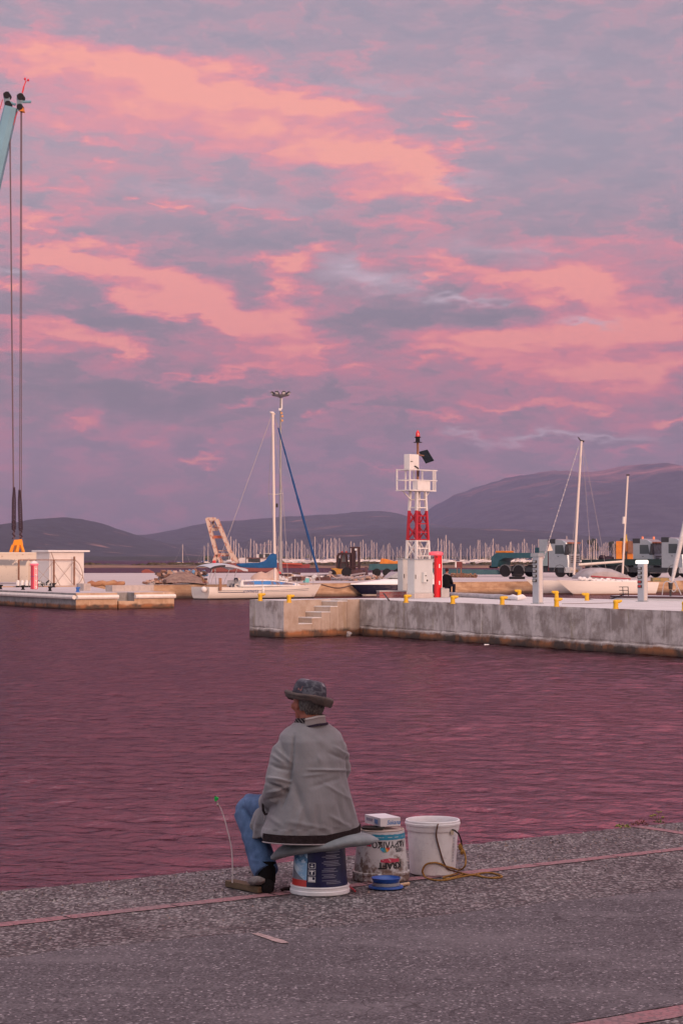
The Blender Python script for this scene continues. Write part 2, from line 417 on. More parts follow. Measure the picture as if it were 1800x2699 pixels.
grout = pv.rng(vn.outputs['Distance'], 0.42, 0.72, 0.0, 1.0)
cc = pv.mix(grout, rr.outputs[0], (.085, .072, .075))
dirt = pv.noise(pv.map((1, 1, 1)), 1.3, 6, 0.65)
cc = pv.mix(pv.rng(dirt, 0.35, 0.68), cc, pv.mix(1.0, cc, (.66, .60, .62), 'MULTIPLY'))
oil = pv.noise(pv.map((1, 1, 1), loc=(3, 8, 0)), 2.6, 5, 0.7, .8)
cc = pv.mix(pv.rng(oil, 0.62, 0.70, 0, .6), cc, (.055, .046, .048))
lime = pv.noise(pv.map((1, 1, 1), loc=(13, 2, 0)), 0.9, 6, 0.7, .5)
cc = pv.mix(pv.rng(lime, 0.56, 0.72, 0, .38), cc, (.36, .33, .325))
pv.col(cc)
pv.bump(pv.math('SUBTRACT', 1.0, vn.outputs['Distance']), 0.75, 0.008)
wallm = material('quay_wall_concrete', (.26,.22,.2), .9, var=.35, vscale=1.5, bump=.5)
q = MB()
random.seed(3)
edge = []
s = -60.0
while s < 60:
    near = -3 < s < 9
    edge.append(Q(s, ((random.uniform(-.010, .014) + .012 * math.sin(s * 2.3) + (.03 if random.random() < .04 else 0)) if near else 0)))
    s += 0.06 if near else 3.0
edge.append(Q(60, 0))
n = len(edge)
top = [(p[0], p[1], 0.0) for p in edge]
vs = top + [Q(-60, 60), Q(60, 60)]
q.add(vs, [tuple(list(range(n)) + [n + 1, n])])
q.mat(1); q.add(top + [(p[0], p[1], -3.5) for p in edge], [(i, i+1, n+i+1, n+i) for i in range(n-1)])
tag(q.build('quay', [pv.m, wallm]), kind='structure')
ap = TN('worn_asphalt', 0.8)
an = ap.noise(ap.map((1, 1, 1)), 120, 3, 0.7)
av = ap.n('ShaderNodeTexVoronoi', {'Vector': ap.map((1, 1, 1)), 'Scale': 95.0})
asep = ap.n('ShaderNodeSeparateColor', {0: av.outputs['Color']})
c0 = ap.mix(ap.rng(asep.outputs[1], 0.0, 1.0), (.050, .045, .049), (.155, .138, .146))
c0 = ap.mix(ap.rng(asep.outputs[0], 0.955, 0.96), c0, (.36, .32, .33))
dust = ap.noise(ap.map((0.55, 1.6, 1), rot=(0, 0, R(-36))), 1.5, 6, 0.66)
c0 = ap.mix(ap.rng(dust, 0.5, 0.78, 0, .75), c0, (.20, .178, .186))
c0 = ap.mix(ap.rng(dust, 0.46, 0.25, 0, .55), c0, (.07, .058, .064))
crk = ap.n('ShaderNodeTexVoronoi', {'Vector': ap.n('ShaderNodeVectorMath', {0: ap.map((1, 1, 1)), 1: ap.n('ShaderNodeTexNoise', {'Vector': ap.map((1, 1, 1)), 'Scale': 3.0}).outputs['Color']}, operation='ADD').outputs[0], 'Scale': 0.55}, feature='DISTANCE_TO_EDGE')
c0 = ap.mix(ap.rng(crk.outputs['Distance'], 0.006, 0.0, 0, .75), c0, (.03, .025, .027))
ap.col(c0); ap.bump(an, 0.6, 0.004)
a = MB()
bl = [(-30, 1.2)]; br = []
s = -4.0
while s < 10: bl.append((s, 1.80 + 0.12 * max(0, s) + 0.05 * math.sin(s * 1.7) + random.uniform(-.025, .025))); s += 0.12
bl.append((50, 3.2))
vs = [Q(s_, d_, 0.003) for s_, d_ in bl] + [Q(50, 4.25, 0.003), Q(-30, 4.25, 0.003)]
a.add(vs, [tuple(range(len(vs)))])
tag(a.build('asphalt_strip', ap.m), kind='structure')
# painted lines
pl = TN('worn_red_paint', 0.75)
pn = pl.noise(pl.map((1, 1, 1)), 26, 5, 0.7)
pb = pl.noise(pl.map((1, 1, 1)), 2.2, 3, 0.6)
cp = pl.mix(pl.rng(pn, 0.35, 0.7), (.29, .125, .135), (.40, .215, .225))
cp = pl.mix(pl.rng(pb, .45, .7, 0, .7), cp, (.22, .175, .175))
pvor = pl.n('ShaderNodeTexVoronoi', {'Vector': pl.map((1, 1, 1)), 'Scale': 50.0})
cp = pl.mix(pl.rng(pl.math('ADD', pvor.outputs['Distance'], pl.math('MULTIPLY', pn, .7)), .86, 1.02, 0, .6), cp, (.13, .095, .10))
pl.col(cp)
ln = MB()
def strip(sd, w_, z):
    vs = []
    for (s_, d_, nx, nd) in sd: pass
def band(p0, p1, w_, z, mb, gap=None, wob=0.006):
    p0 = Vector(p0); p1 = Vector(p1); L = (p1 - p0).length; k = max(2, int(L / 0.08))
    d = (p1 - p0).normalized(); u = Vector((-d.y, d.x, 0)) * (w_ / 2); vs = []
    for i in range(k + 1):
        c = p0.lerp(p1, i / k); a1 = 1 + random.uniform(-wob, wob) / (w_ / 2)
        vs += [(c - u * a1)[:2] + (z,), (c + u * a1)[:2] + (z,)]
    mb.add(vs, [(2*i, 2*i+1, 2*i+3, 2*i+2) for i in range(k)])
for i in range(-3, 22):       # the long line, in short castings with thin joints
    band(Q(i * 0.62 - 0.1, 0.965), Q(i * 0.62 + 0.505, 0.965), 0.098, 0.004, ln)
band(Q(4.72, 0.0), Q(4.72, 0.915), 0.10, 0.004, ln)
band(Q(4.72, 1.015), Q(4.72, 1.9), 0.10, 0.004, ln)
band(Q(-1, 4.34), Q(9, 4.34), 0.15, 0.004, ln)
tag(ln.build('painted_line', pl.m), kind='structure')
wl = MB(); band(G(672, 2463), G(710, 2475), 0.030, 0.007, wl, wob=.008); band(G(710, 2475), G(752, 2489), 0.036, 0.007, wl, wob=.012)
tag(wl.build('paint_streak', material('pale_paint', (.40,.29,.275), .8, var=.35, vscale=40)), kind='structure')
# ---------------------------------------------------------------- mid pier
def concrete(name, base, dark, stain, wl=None, rust=True, streak=1.0, zt=0.0):
    m = TN(name, 0.85)
    p = m.map((1, 1, 1), src='Object')
    n1 = m.noise(p, 1.3, 8, 0.68)
    st_ = m.noise(m.map((1.6, 1.6, 0.32)), 1.0, 8, 0.68, .5)
    c = m.mix(m.rng(n1, .44, .60), base, dark)
    c = m.mix(m.math('MULTIPLY', m.rng(st_, .47, .70), streak), c, dark)
    st2 = m.noise(m.map((1.7, 1.7, 0.3), loc=(7, 3, 1)), 1.1, 5, 0.6)
    c = m.mix(m.rng(st2, .60, .72, 0, .65), c, stain)
    st3 = m.noise(m.map((3.4, 3.4, 0.16), loc=(1, 9, 4)), 1.3, 4, 0.6)
    c = m.mix(m.rng(st3, .62, .72, 0, .6), c, tuple(min(1, q * 1.45) for q in base))
    if wl is not None:
        sx = m.n('ShaderNodeSeparateXYZ', {0: m.tc.outputs['Object']})
        e = m.math('ADD', sx.outputs[2], m.math('MULTIPLY', m.math('SUBTRACT', m.noise(p, 1.6, 5, 0.6), 0.5), 0.34))
        rs = m.mix(m.rng(m.noise(p, 1.1, 4), .42, .6), (.30, .125, .055), (.075, .055, .045))
        c = m.mix(m.rng(e, wl + .34, wl + .22), c, rs)
        c = m.mix(m.rng(sx.outputs[2], wl + .16, wl + .02, 0, .75), c, (.035, .025, .02))
    m.col(c); m.bump(m.noise(p, 9, 6, 0.7), 0.55, 0.03)
    return m.m
pierw = concrete('stained_concrete', (.58,.52,.485), (.30,.25,.225), (.30,.24,.13), WZ)
pierw2 = concrete('sunlit_concrete', (.42,.335,.28), (.34,.255,.20), (.30,.21,.12), WZ, streak=.5)  # warm low sun on the notched face and steps is painted into this colour
ptop = material('pier_deck_concrete', (.60,.575,.565), .85, var=.13, vscale=.8, bump=.2, bscale=6)
A_ = Vector((-3.95, 91.9)); B_ = Vector((-2.41, 89.3)); C_ = Vector((.79, 92.8)); D_ = Vector((11.5, 71.9))
eBC = (C_ - B_).normalized(); nIn = Vector((-eBC.y, eBC.x))
dCD = (D_ - C_).normalized()
far_r = C_ + dCD * 45
F_ = Vector((8.0, 99.5))
bk_r = F_ + Vector((.455, -.89)).normalized() * 50
n1_, n2_ = B_ + eBC * .88, B_ + eBC * 3.95
niche = [n1_, n1_ + nIn * .95, n2_ + nIn * .95, n2_]
poly = [A_, B_] + niche + [C_, far_r, bk_r, F_]
pm = MB()
npoly = len(poly)
pm.add([(p.x, p.y, 0.0) for p in poly], [tuple(range(npoly))])
for i in range(npoly):
    a2, b2 = poly[i], poly[(i+1) % npoly]
    pm.mat(2 if i in (1, 2, 3, 4, 5) else 1)
    # vertical wall with a lower ledge that steps out and a broken edge
    L = (b2 - a2).length; k = max(1, int(L / 0.45)); nn = Vector(((b2-a2).y, -(b2-a2).x)).normalized()
    rows = [(0.0, 0.03), (-.07, 0.0), (-1.12, 0.0), (-1.18, -.03), (-1.24, 0.05), (-4.0, 0.06)]
    vs = []
    for (z, o_) in rows:
        for j in range(k + 1):
            inner = 0 < j < k
            pq = a2.lerp(b2, j / k) + nn * ((o_ if inner else 0) + (random.uniform(-.02, .02) if (inner and z < -.05) else 0) - (0.03 if z == 0 and inner else 0))
            vs.append((pq.x, pq.y, z + (random.uniform(-.03, .03) if (inner and -1.3 < z < -1) else 0)))
    pm.add(vs, [(r_*(k+1)+j, r_*(k+1)+j+1, (r_+1)*(k+1)+j+1, (r_+1)*(k+1)+j) for r_ in range(len(rows)-1) for j in range(k)])
tag(pm.build('pier', [ptop, pierw, pierw2]), kind='structure')
rz_bc = math.atan2(eBC.y, eBC.x)
stp = MB(); MZ = Matrix.Rotation(rz_bc, 3, 'Z')
def stepbox(s0, s1, zt):
    c = B_ + eBC * ((s0+s1)/2) + nIn * .48
    stp.mat(0); stp.box((c.x, c.y, (zt-3)/2 - .015), (s1-s0, .93, 3+zt-.03), MZ)
    stp.mat(1); stp.box((c.x, c.y, zt-.012), (s1-s0 + .02, .97, .036), MZ)
stepbox(.885, 1.72, -.98)
for s0, s1, zt in ((1.73, 2.31, -.74), (2.32, 2.86, -.51), (2.87, 3.32, -.28), (3.33, 3.945, -.06)): stepbox(s0, s1, zt)
so = stp.build('quay_steps', [pierw2, ptop])
tag(so, 'concrete steps rising from the water in the notched pier corner', 'steps')

# ---------------------------------------------------------------- left landing stage
PZ = -.5
pc = Vector((-17.2, 138.5)); pr = Vector((-11.2, 143.0)); dl = Vector((-.47, .883)); ex = (pr - pc).normalized()
polyL = [pc + dl * 75, pc, pc + ex * 3.1, pc + ex * 3.1 + dl * 1.2, pc + ex * 4.4 + dl * 1.2, pc + ex * 4.4, pr, pr + dl * 5.5, pr + dl * 6 - ex * 2, Vector((-19.8, 170)), Vector((-24, 190)), Vector((-50, 215))]
lm = MB()
lm.add([(p.x, p.y, PZ) for p in polyL], [tuple(range(len(polyL)))])
lm.mat(1)
nL = len(polyL)
for i in range(nL):
    a2, b2 = polyL[i], polyL[(i+1) % nL]
    lm.mat(2 if i in (1, 5) else 1)
    lm.add([(a2.x, a2.y, PZ), (b2.x, b2.y, PZ), (b2.x, b2.y, -3), (a2.x, a2.y, -3)], [(0, 1, 2, 3)])
sx_ = pc + ex * 3.75 + dl * .6
lm.mat(2); lm.box((sx_.x, sx_.y, -2.03), (1.28, 1.18, 1.94), Matrix.Rotation(math.atan2(ex.y, ex.x), 3, 'Z'))
shadew = concrete('shaded_wall_concrete', (.30,.28,.275), (.20,.185,.18), (.24,.2,.17), WZ)  # shaded copy of the wall: the grey of its unlit sides is in the colour
sunw = concrete('sunlit_wall_concrete', (.50,.345,.235), (.40,.26,.165), (.36,.20,.10), WZ, streak=.4)  # lit copy of the wall: orange evening light is painted into the colour
ldeck = material('landing_concrete', (.52,.46,.455), .85, var=.14, vscale=.5)
tag(lm.build('landing_stage', [ldeck, shadew, sunw]), kind='structure')
fd = MB()
for (p0, p1) in ((pc + dl * 75, pc), (pc, pc + ex * 3.1), (pc + ex * 4.4, pr)):
    o_ = Vector(((p1-p0).y, -(p1-p0).x)).normalized() * .12
    fd.tube([(p0.x+o_.x, p0.y+o_.y, PZ-.27), (p1.x+o_.x, p1.y+o_.y, PZ-.27)], .14, 8)
tag(fd.build('edge_fender', material('white_fender', (.74,.66,.60), .5, var=.1)), 'long white rounded fender rail along the landing stage edge', 'fender')
for (s0, s1, d0, z1) in ((4.7, 8.0, 1.3, .42), (4.45, 5.0, 6.0, .5)):
    kb = MB()
    c = pc + ex * ((s0+s1)/2 - .3) + dl * (d0 + 3.2)
    kb.box((c.x, c.y, PZ + z1/2 + .004), ((s1-s0), .9, z1), Matrix.Rotation(math.atan2(ex.y, ex.x), 3, 'Z'))
    tag(kb.build('concrete_block', material('kerb_block', (.44,.37,.34), .9, var=.15)), 'long low concrete block at the right end of the landing stage' if z1 < .45 else 'small concrete block behind the blue bollard', 'block')

# ---------------------------------------------------------------- far quay apron
FZ = -.42
fa = Vector((-52, 147)); fb = Vector((-14, 175)); fc = Vector((17.6, 201)); fe = Vector((95, 232))
fr = MB()
fpoly = [fa, fb, fc, fe, Vector((150, 420)), Vector((-150, 250))]
fpoly = [fa, fb, fc, fe, Vector((130, 330)), Vector((20, 318)), Vector((-90, 300))]
fr.add([(p.x, p.y, FZ) for p in fpoly], [tuple(range(len(fpoly)))])
for i in range(len(fpoly)):
    a2, b2 = fpoly[i], fpoly[(i+1) % len(fpoly)]; k = max(1, int((b2-a2).length / 1.2)) if i < 3 else 1
    nn = Vector(((b2-a2).y, -(b2-a2).x)).normalized(); vs = []
    fr.mat(1)
    for z in (FZ, FZ - .12, -1.1, -1.3, -3):
        for j in range(k + 1):
            pq = a2.lerp(b2, j/k) + (nn * (random.uniform(-.06, .06) if (0 < j < k and z < FZ) else 0)); vs.append((pq.x, pq.y, z))
    fr.add(vs, [(r_*(k+1)+j, r_*(k+1)+j+1, (r_+1)*(k+1)+j+1, (r_+1)*(k+1)+j) for r_ in range(4) for j in range(k)])
farw = TN('block_quay_wall', .9)
sxp = farw.n('ShaderNodeSeparateXYZ', {0: farw.tc.outputs['Object']})
fn_ = farw.noise(farw.map((1, 1, 2.5)), .8, 6, .65)
cw = farw.mix(farw.rng(fn_, .38, .66), (.50, .33, .21), (.33, .19, .11))
brk = farw.n('ShaderNodeTexBrick', {'Vector': farw.n('ShaderNodeCombineXYZ', {0: sxp.outputs[0], 1: sxp.outputs[2], 2: 0.0}).outputs[0], 'Scale': 1.0, 'Mortar Size': .012, 'Brick Width': 3.4, 'Row Height': .46})
cw = farw.mix(farw.math('MULTIPLY', brk.outputs['Fac'], .55), cw, (.16, .09, .06))
cw = farw.mix(farw.rng(sxp.outputs[2], WZ + .35, WZ + .08, 0, .8), cw, (.06, .045, .04))
farw.col(cw); farw.bump(fn_, .5, .05)
tag(fr.build('far_quay', [material('far_deck_concrete', (.50,.43,.42), .9, var=.16, vscale=.12, stretch=(.4, 1.6, 1)), farw.m]), kind='structure')

# ---------------------------------------------------------------- sandbar and far shore
def fbm(x, y, s, o=4):
    v = 0; a = 1; t = 0
    for _ in range(o): v += a * mnoise.noise(Vector((x*s, y*s, 3.7))); t += a; a *= .5; s *= 2.1
    return v / t
sb = MB(); nx, ny = 260, 10
vs = []
for j in range(ny + 1):
    for i in range(nx + 1):
        x = -260 + 620 * i / nx; y0 = 700 + 14 * fbm(x, 0, .01); v = j / ny
        h = math.sin(min(1, v * 1.35) * math.pi * .5) * (1.15 + 1.0 * fbm(x, 40 * v, .03) + .5 * fbm(x, 9, .12))
        if j == ny: h = -.5
        vs.append((x, y0 + 90 * v, WZ - .1 + max(0, h) * (0 if j == 0 else 1)))
sb.add(vs, [(j*(nx+1)+i, j*(nx+1)+i+1, (j+1)*(nx+1)+i+1, (j+1)*(nx+1)+i) for j in range(ny) for i in range(nx)])
sand = TN('sandbar_earth', .95)
sn = sand.noise(sand.map((.5, .5, 2)), .12, 6, .7)
sz = sand.n('ShaderNodeSeparateXYZ', {0: sand.tc.outputs['Object']})
csd = sand.mix(sand.rng(sn, .42, .6), (.30, .165, .11), (.15, .085, .05))
csd = sand.mix(sand.rng(sand.math('ADD', sz.outputs[2], sand.math('MULTIPLY', sn, 1.2)), -.5, .0), csd, (.055, .05, .03))
sand.col(csd)
tag(sb.build('sandbar', sand.m, smooth=True), kind='structure')
sc_m = MB(); random.seed(11)
for _ in range(5200):     # low scrub on the sandbar
    x = random.uniform(-235, 330); 
    if fbm(x, 5, .02) + random.uniform(-.3, .3) < -.02: continue
    y = random.uniform(716, 775); z = WZ + 1.0 + .6 * fbm(x, 40 * .5, .03)
    h = random.uniform(.25, .95); w_ = random.uniform(.5, 2.0)
    sc_m.add([(x-w_, y, z), (x+w_, y+.3, z), (x+w_*.6+random.uniform(-.3,.3), y+.4, z+h), (x-w_*.5, y-.3, z+h*.8)], [(0, 1, 2, 3)])
    sc_m.add([(x, y-w_, z), (x+.3, y+w_, z), (x, y+w_*.5, z+h*.9), (x-.2, y-w_*.5, z+h*.7)], [(0, 1, 2, 3)])
tag(sc_m.build('scrub', material('scrub_leaves', (.06,.058,.032), .9, col2=(.13,.085,.045), vscale=.2)), 'dark low scrub growing along the sandbar', 'scrub', kind='stuff')

# ---------------------------------------------------------------- hills
def ridge(name, pts, Y, depth, mat, rough=1.0, step=6, seed=0.0, back=.6):
    xs = []; x = pts[0][0]
    while x <= pts[-1][0]: xs.append(x); x += step
    def cy(x):
        for (x0, y0), (x1, y1) in zip(pts, pts[1:]):
            if x0 <= x <= x1:
                t = (x - x0) / (x1 - x0); t = t * t * (3 - 2 * t) * .5 + t * .5
                return y0 + (y1 - y0) * t
        return pts[-1][1]
    ny = 22; vs = []
    for j in range(ny + 1):
        v = j / ny
        for x in xs:
            yy = Y - depth + depth * (1 + back) * v
            top_ = P(x, cy(x), Y); X = top_.x
            t = v * (1 + back)
            prof = (math.sin(min(t, 1) * math.pi / 2) ** 1.15) if t <= 1 else max(0, math.cos((t - 1) / back * math.pi / 2))
            H = top_.z - WZ
            e = fbm(X + seed, yy * .8, 1.0 / (depth * .33), 6)
            rid = 1 - abs(fbm(X + seed, yy * .25, 1.0 / (depth * .14), 4)) * 2.2
            h = H * prof * (1 + (0.30 * e + .10 * (rid - .6)) * rough * (1 - .93 * math.exp(-((t-1)/.18)**2)) )
            h += H * .020 * fbm(X, yy, 1 / 28.0, 4)
            vs.append((X, yy, WZ - 4 + h + 2.5))
    m_ = len(xs)
    mb = MB(); mb.add(vs, [(j*m_+i, j*m_+i+1, (j+1)*m_+i+1, (j+1)*m_+i) for j in range(ny) for i in range(m_-1)])
    return tag(mb.build(name, mat, smooth=True), kind='structure')
def hillmat(name, veg, bare, a, b, scale, capz=None):
    m = TN(name, .95)
    n_ = m.noise(m.map((1, 1, 3)), scale, 7, .66, .4)
    n2 = m.noise(m.map((1, 1, 1)), scale * 6, 5, .6)
    c = m.mix(m.rng(n2, .40, .58, 0, .85), tuple(q * 1.25 for q in veg), tuple(q * .45 for q in veg))
    f = m.rng(n_, a, b)
    if capz:
        z = m.n('ShaderNodeSeparateXYZ', {0: m.tc.outputs['Object']}).outputs[2]
        f = m.math('MAXIMUM', f, m.rng(m.math('ADD', z, m.math('MULTIPLY', m.math('SUBTRACT', n_, .5), 900)), capz[0], capz[1]))
    c = m.mix(f, c, bare); m.col(c); m.bump(m.noise(m.map((1, 1, 1.5)), scale * 2.6, 8, .68, .6), 1.0, .10 / scale); return m.m
hm1 = hillmat('wooded_hill', (.045,.047,.046), (.34,.17,.14), .62, .69, .0026)
hm2 = hillmat('bare_mountain', (.054,.050,.054), (.48,.19,.18), .63, .72, .0018, (330, 520))
hm3 = hillmat('wooded_foothill', (.032,.036,.034), (.32,.17,.13), .61, .67, .0042)
ridge('mountain', [(1000,1440),(1060,1396),(1130,1347),(1180,1325),(1244,1303),(1320,1284),(1405,1267),(1450,1263),(1500,1258),(1567,1244),(1605,1234),(1653,1231),(1691,1234),(1720,1244),(1750,1250),(1787,1261),(1900,1290),(2100,1340),(2400,1410)], 11500, 5200, hm2, 1.2, seed=50)
ridge('hill_far', [(-300,1450),(240,1432),(380,1414),(440,1406),(500,1396),(540,1386),(600,1375),(700,1368),(780,1364),(860,1360),(930,1354),(975,1351),(1020,1354),(1060,1362),(1110,1382),(1200,1400),(1500,1420),(2300,1440)], 8600, 3000, hm1, .9, seed=900)
ridge('hill_middle', [(400,1462),(600,1440),(700,1418),(800,1405),(900,1396),(1000,1391),(1100,1389),(1200,1390),(1300,1393),(1400,1399),(1500,1412),(1700,1424),(2300,1446)], 6500, 2000, hm3, .8, seed=300)
ridge('hill_left', [(-500,1400),(-200,1388),(0,1382),(40,1386),(75,1388),(100,1381),(140,1377),(155,1372),(205,1369),(245,1373),(290,1388),(340,1404),(380,1416),(440,1430),(520,1446),(640,1462),(760,1468)], 5600, 2100, hm3, .9, step=5, seed=120)
ridge('coastal_plain', [(-700,1466),(0,1462),(300,1464),(600,1464),(900,1465),(1200,1464),(1500,1462),(2400,1462)], 3100, 700, hillmat('plain_trees', (.035,.04,.03), (.16,.10,.08), .6, .66, .006), .6, step=14)

# ---------------------------------------------------------------- unseen block added behind the camera to shade the near quay
wr = MB(); wr.box((16, -24, 6.5), (70, 14, 13), Matrix.Rotation(R(-28), 3, 'Z'))
tag(wr.build('unseen_shade_block', material('shade_block_grey', (.24,.24,.25), .9, var=.1, vscale=.3)), kind='structure')
# ---------------------------------------------------------------- air
hz = MB(); hz.bb(-14500, 14500, -150, 13900, -6, 720)
hm = bpy.data.materials.new('evening_haze'); hm.use_nodes = True
t_ = hm.node_tree; t_.nodes.remove(t_.nodes['Principled BSDF'])
pvn = t_.nodes.new('ShaderNodeVolumePrincipled'); pvn.inputs['Color'].default_value = (.45, .45, .74, 1); pvn.inputs['Density'].default_value = HAZE = 8.0e-5
t_.links.new(pvn.outputs[0], t_.nodes['Material Output'].inputs['Volume'])
ho = hz.build('haze', hm); tag(ho, 'thin evening haze over the bay', 'haze', kind='stuff')
# ================================================================ foreground things
def shift(o, root):
    o.location = Vector(o.location) - Vector(root.location); o.parent = root; return o
def text_mesh(txt, size, bold=0.0, shear=0.0, sx=1.0, spacing=1.0):
    cu = bpy.data.curves.new('lettering', 'FONT'); cu.body = txt; cu.size = size; cu.offset = bold; cu.shear = shear
    cu.align_x = 'CENTER'; cu.align_y = 'CENTER'; cu.resolution_u = 3; cu.space_character = spacing
    o = bpy.data.objects.new('lettering', cu); COL.objects.link(o)
    bpy.context.view_layer.update()
    me = bpy.data.meshes.new_from_object(o.evaluated_get(bpy.context.evaluated_depsgraph_get()))
    bpy.data.objects.remove(o); bpy.data.curves.remove(cu)
    vs = [(v.co.x * sx, v.co.y) for v in me.vertices]; fs = [tuple(p.vertices) for p in me.polygons]
    bpy.data.meshes.remove(me); return vs, fs
def flat_text(mb, txt, size, origin, ux, uy, off=0.0, **k):
    vs, fs = text_mesh(txt, size, **k); origin = Vector(origin); ux = Vector(ux).normalized(); uy = Vector(uy).normalized(); nn = ux.cross(uy)
    mb.add([origin + ux * a + uy * b + nn * off for a, b in vs], fs)
def wrap(mb, vs, fs, rf, phi0, z0, off=0.0012, flip=False):
    out = []
    for a, b in vs:
        if flip: a, b = -a, -b
        z = z0 + b; r = rf(z) + off; ph = phi0 + a / rf(z)
        out.append((r * math.sin(ph), -r * math.cos(ph), z))
    mb.add(out, fs)
def wpatch(mb, rf, p0, p1, z0, z1, off=0.001, n=None, wob=0.0):
    n = n or max(2, int(abs(p1 - p0) / R(6))); out = []; m = 3
    for j in range(m + 1):
        for i in range(n + 1):
            z = z0 + (z1 - z0) * j / m; r = rf(z) + off; ph = p0 + (p1 - p0) * i / n; zz = z + (random.uniform(-wob, wob) if j in (0, m) else 0)
            out.append((r * math.sin(ph), -r * math.cos(ph), zz))
    mb.add(out, [(j*(n+1)+i, j*(n+1)+i+1, (j+1)*(n+1)+i+1, (j+1)*(n+1)+i) for j in range(m) for i in range(n)])
def organic(mb, name, mat, voxel=.008, smooth=6, disp=None, parent=None, root=None):
    o = mb.build(name, mat)
    r = o.modifiers.new('r', 'REMESH'); r.mode = 'VOXEL'; r.voxel_size = voxel
    s_ = o.modifiers.new('s', 'SMOOTH'); s_.iterations = smooth; s_.factor = .5
    bpy.context.view_layer.update()
    me = bpy.data.meshes.new_from_object(o.evaluated_get(bpy.context.evaluated_depsgraph_get()))
    o.modifiers.clear(); old = o.data; o.data = me; bpy.data.meshes.remove(old)
    me.materials.clear(); me.materials.append(mat); me.name = name
    me.polygons.foreach_set('material_index', [0] * len(me.polygons))
    if disp:
        nr = [v.normal.copy() for v in me.vertices]
        for v, n_ in zip(me.vertices, nr): v.co += n_ * disp(v.co, n_)
    me.polygons.foreach_set('use_smooth', [True] * len(me.polygons)); me.update()
    if root is not None: shift(o, root)
    return o
def ell(mb, c, ax, rad, nu=20, nv=12, lim=None):   # ellipsoid with axes ax (3 vectors) and radii
    c = Vector(c); vs = []; rings = []
    for k in range(nv + 1):
        a = math.pi * k / nv; rr = max(math.sin(a), .03)
        rings.append([c + ax[0]*(rad[0]*rr*math.cos(2*math.pi*i/nu)) + ax[1]*(rad[1]*rr*math.sin(2*math.pi*i/nu)) - ax[2]*(rad[2]*math.cos(a)) for i in range(nu)])
    mb.loft(rings)

white_p = material('white_plastic', (.82,.80,.80), .45, var=.05, vscale=14, spec=.45)
# ---------------------------------------------------------------- upturned paint tub used as a seat
def tub_at(name, px, py, rz=0, **k):
    p = G(px, py, 0.0); return empty(name, (p.x, p.y, 0.004), rz, **k)
t1 = tub_at('paint_tub', 843, 2353, label='upturned paint tub with navy and sky blue label, used as the seat', cat='tub', group='paint tubs on the quay')
rf1 = lambda z: .149 - (z - .04) * .075
tb = MB(); tb.lathe([(.120,.045),(.1485,.045),(rf1(.275),.275),(rf1(.275)-.006,.281),(.02,.281)], n=56)
tb.build('body', material('navy_tub', (.72,.70,.70), .5), t1, smooth=True)
lb = MB(); lb.lathe([(.02,.0),(.158,.0),(.161,.004),(.161,.020),(.157,.024),(.157,.036),(.160,.040),(.158,.0455),(.02,.0455)], n=56)
lb.build('lid', white_p, t1, smooth=True, ang=30)
navy = material('navy_print', (.012,.014,.055), .38, var=.3, vscale=9); skyb_ = material('sky_print', (.24,.46,.68), .4, col2=(.62,.74,.82), vscale=11, stretch=(1,1,2.5), lo_hi=(.42,.6))
redp = material('red_print', (.55,.045,.035), .4); greyp = material('grey_text_print', (.20,.20,.27), .5); whitep = material('white_print', (.7,.7,.7), .5)
deep = material('blue_mountain_print', (.03,.13,.30), .45, col2=(.16,.36,.55), vscale=25); greysh = material('grey_print', (.20,.20,.235), .45)
L = MB(); random.seed(5)
L.mat(0); wpatch(L, rf1, R(-28), R(120), .046, .27, .001)
L.mat(1); wpatch(L, rf1, R(-125), R(-28), .082, .27, .001)
L.mat(2); wpatch(L, rf1, R(-125), R(-28), .047, .0815, .0012)
def wpoly(mb, pts, rf, off):
    vs = []
    for p_, z in pts: r = rf(z) + off; vs.append((r*math.sin(R(p_)), -r*math.cos(R(p_)), z))
    mb.add(vs, [tuple(range(len(vs)))])
L.mat(5)
for i in range(14):
    p_ = -86 + i * 4.2; zc = .205 + .008 * math.sin(i * 1.3) - i * .0008
    wpoly(L, [(p_, zc-.012-.006*random.random()), (p_+4.3, zc-.010-.006*random.random()), (p_+4.3, zc+.006+.008*random.random()), (p_, zc+.006+.008*random.random())], rf1, .0022)
L.mat(6); 
for i in range(8):
    a0 = -78 + i * 6.2; zt = .148 - i * .0092
    wpoly(L, [(a0, .0825), (a0+6.2, .0825), (a0+6.2, max(.083, zt-.0092)), (a0, max(.083, zt))], rf1, .0024)
L.mat(0); wpatch(L, rf1, R(-28), R(-25.8), .052, .27, .0016)
L.mat(3)
for i in range(24):      # small printed lines (illegible in the photo)
    z = .245 - i * .0078
    if i in (3, 7, 12, 16, 20): continue
    a0 = R(5 + random.choice([0, 0, 4, 9])); a1 = a0 + R(random.uniform(26, 42))
    if a1 > R(52): a1 = R(52)
    wpatch(L, rf1, a0, a1, z - .0014, z + .0014, .0022, n=8)
wpatch(L, rf1, R(-6), R(50), .236, .248, .0021); 
L.mat(4)
for zc in (.160, .124, .088):      # pictogram frames
    for (a0, a1, z0, z1) in ((-24, -9, zc+.0125, zc+.0145), (-24, -9, zc-.0145, zc-.0125), (-24.3, -23.3, zc-.0145, zc+.0145), (-9.7, -8.7, zc-.0145, zc+.0145)):
        wpatch(L, rf1, R(a0), R(a1), z0, z1, .0022, n=4)
wpatch(L, rf1, R(-21), R(-12), .128, .134, .0022, n=4); wpatch(L, rf1, R(-18), R(-15), .114, .128, .0022, n=3)
wpatch(L, rf1, R(-23), R(-15), .077, .099, .0022, n=4); wpatch(L, rf1, R(-15), R(-10), .077, .086, .0022, n=3)
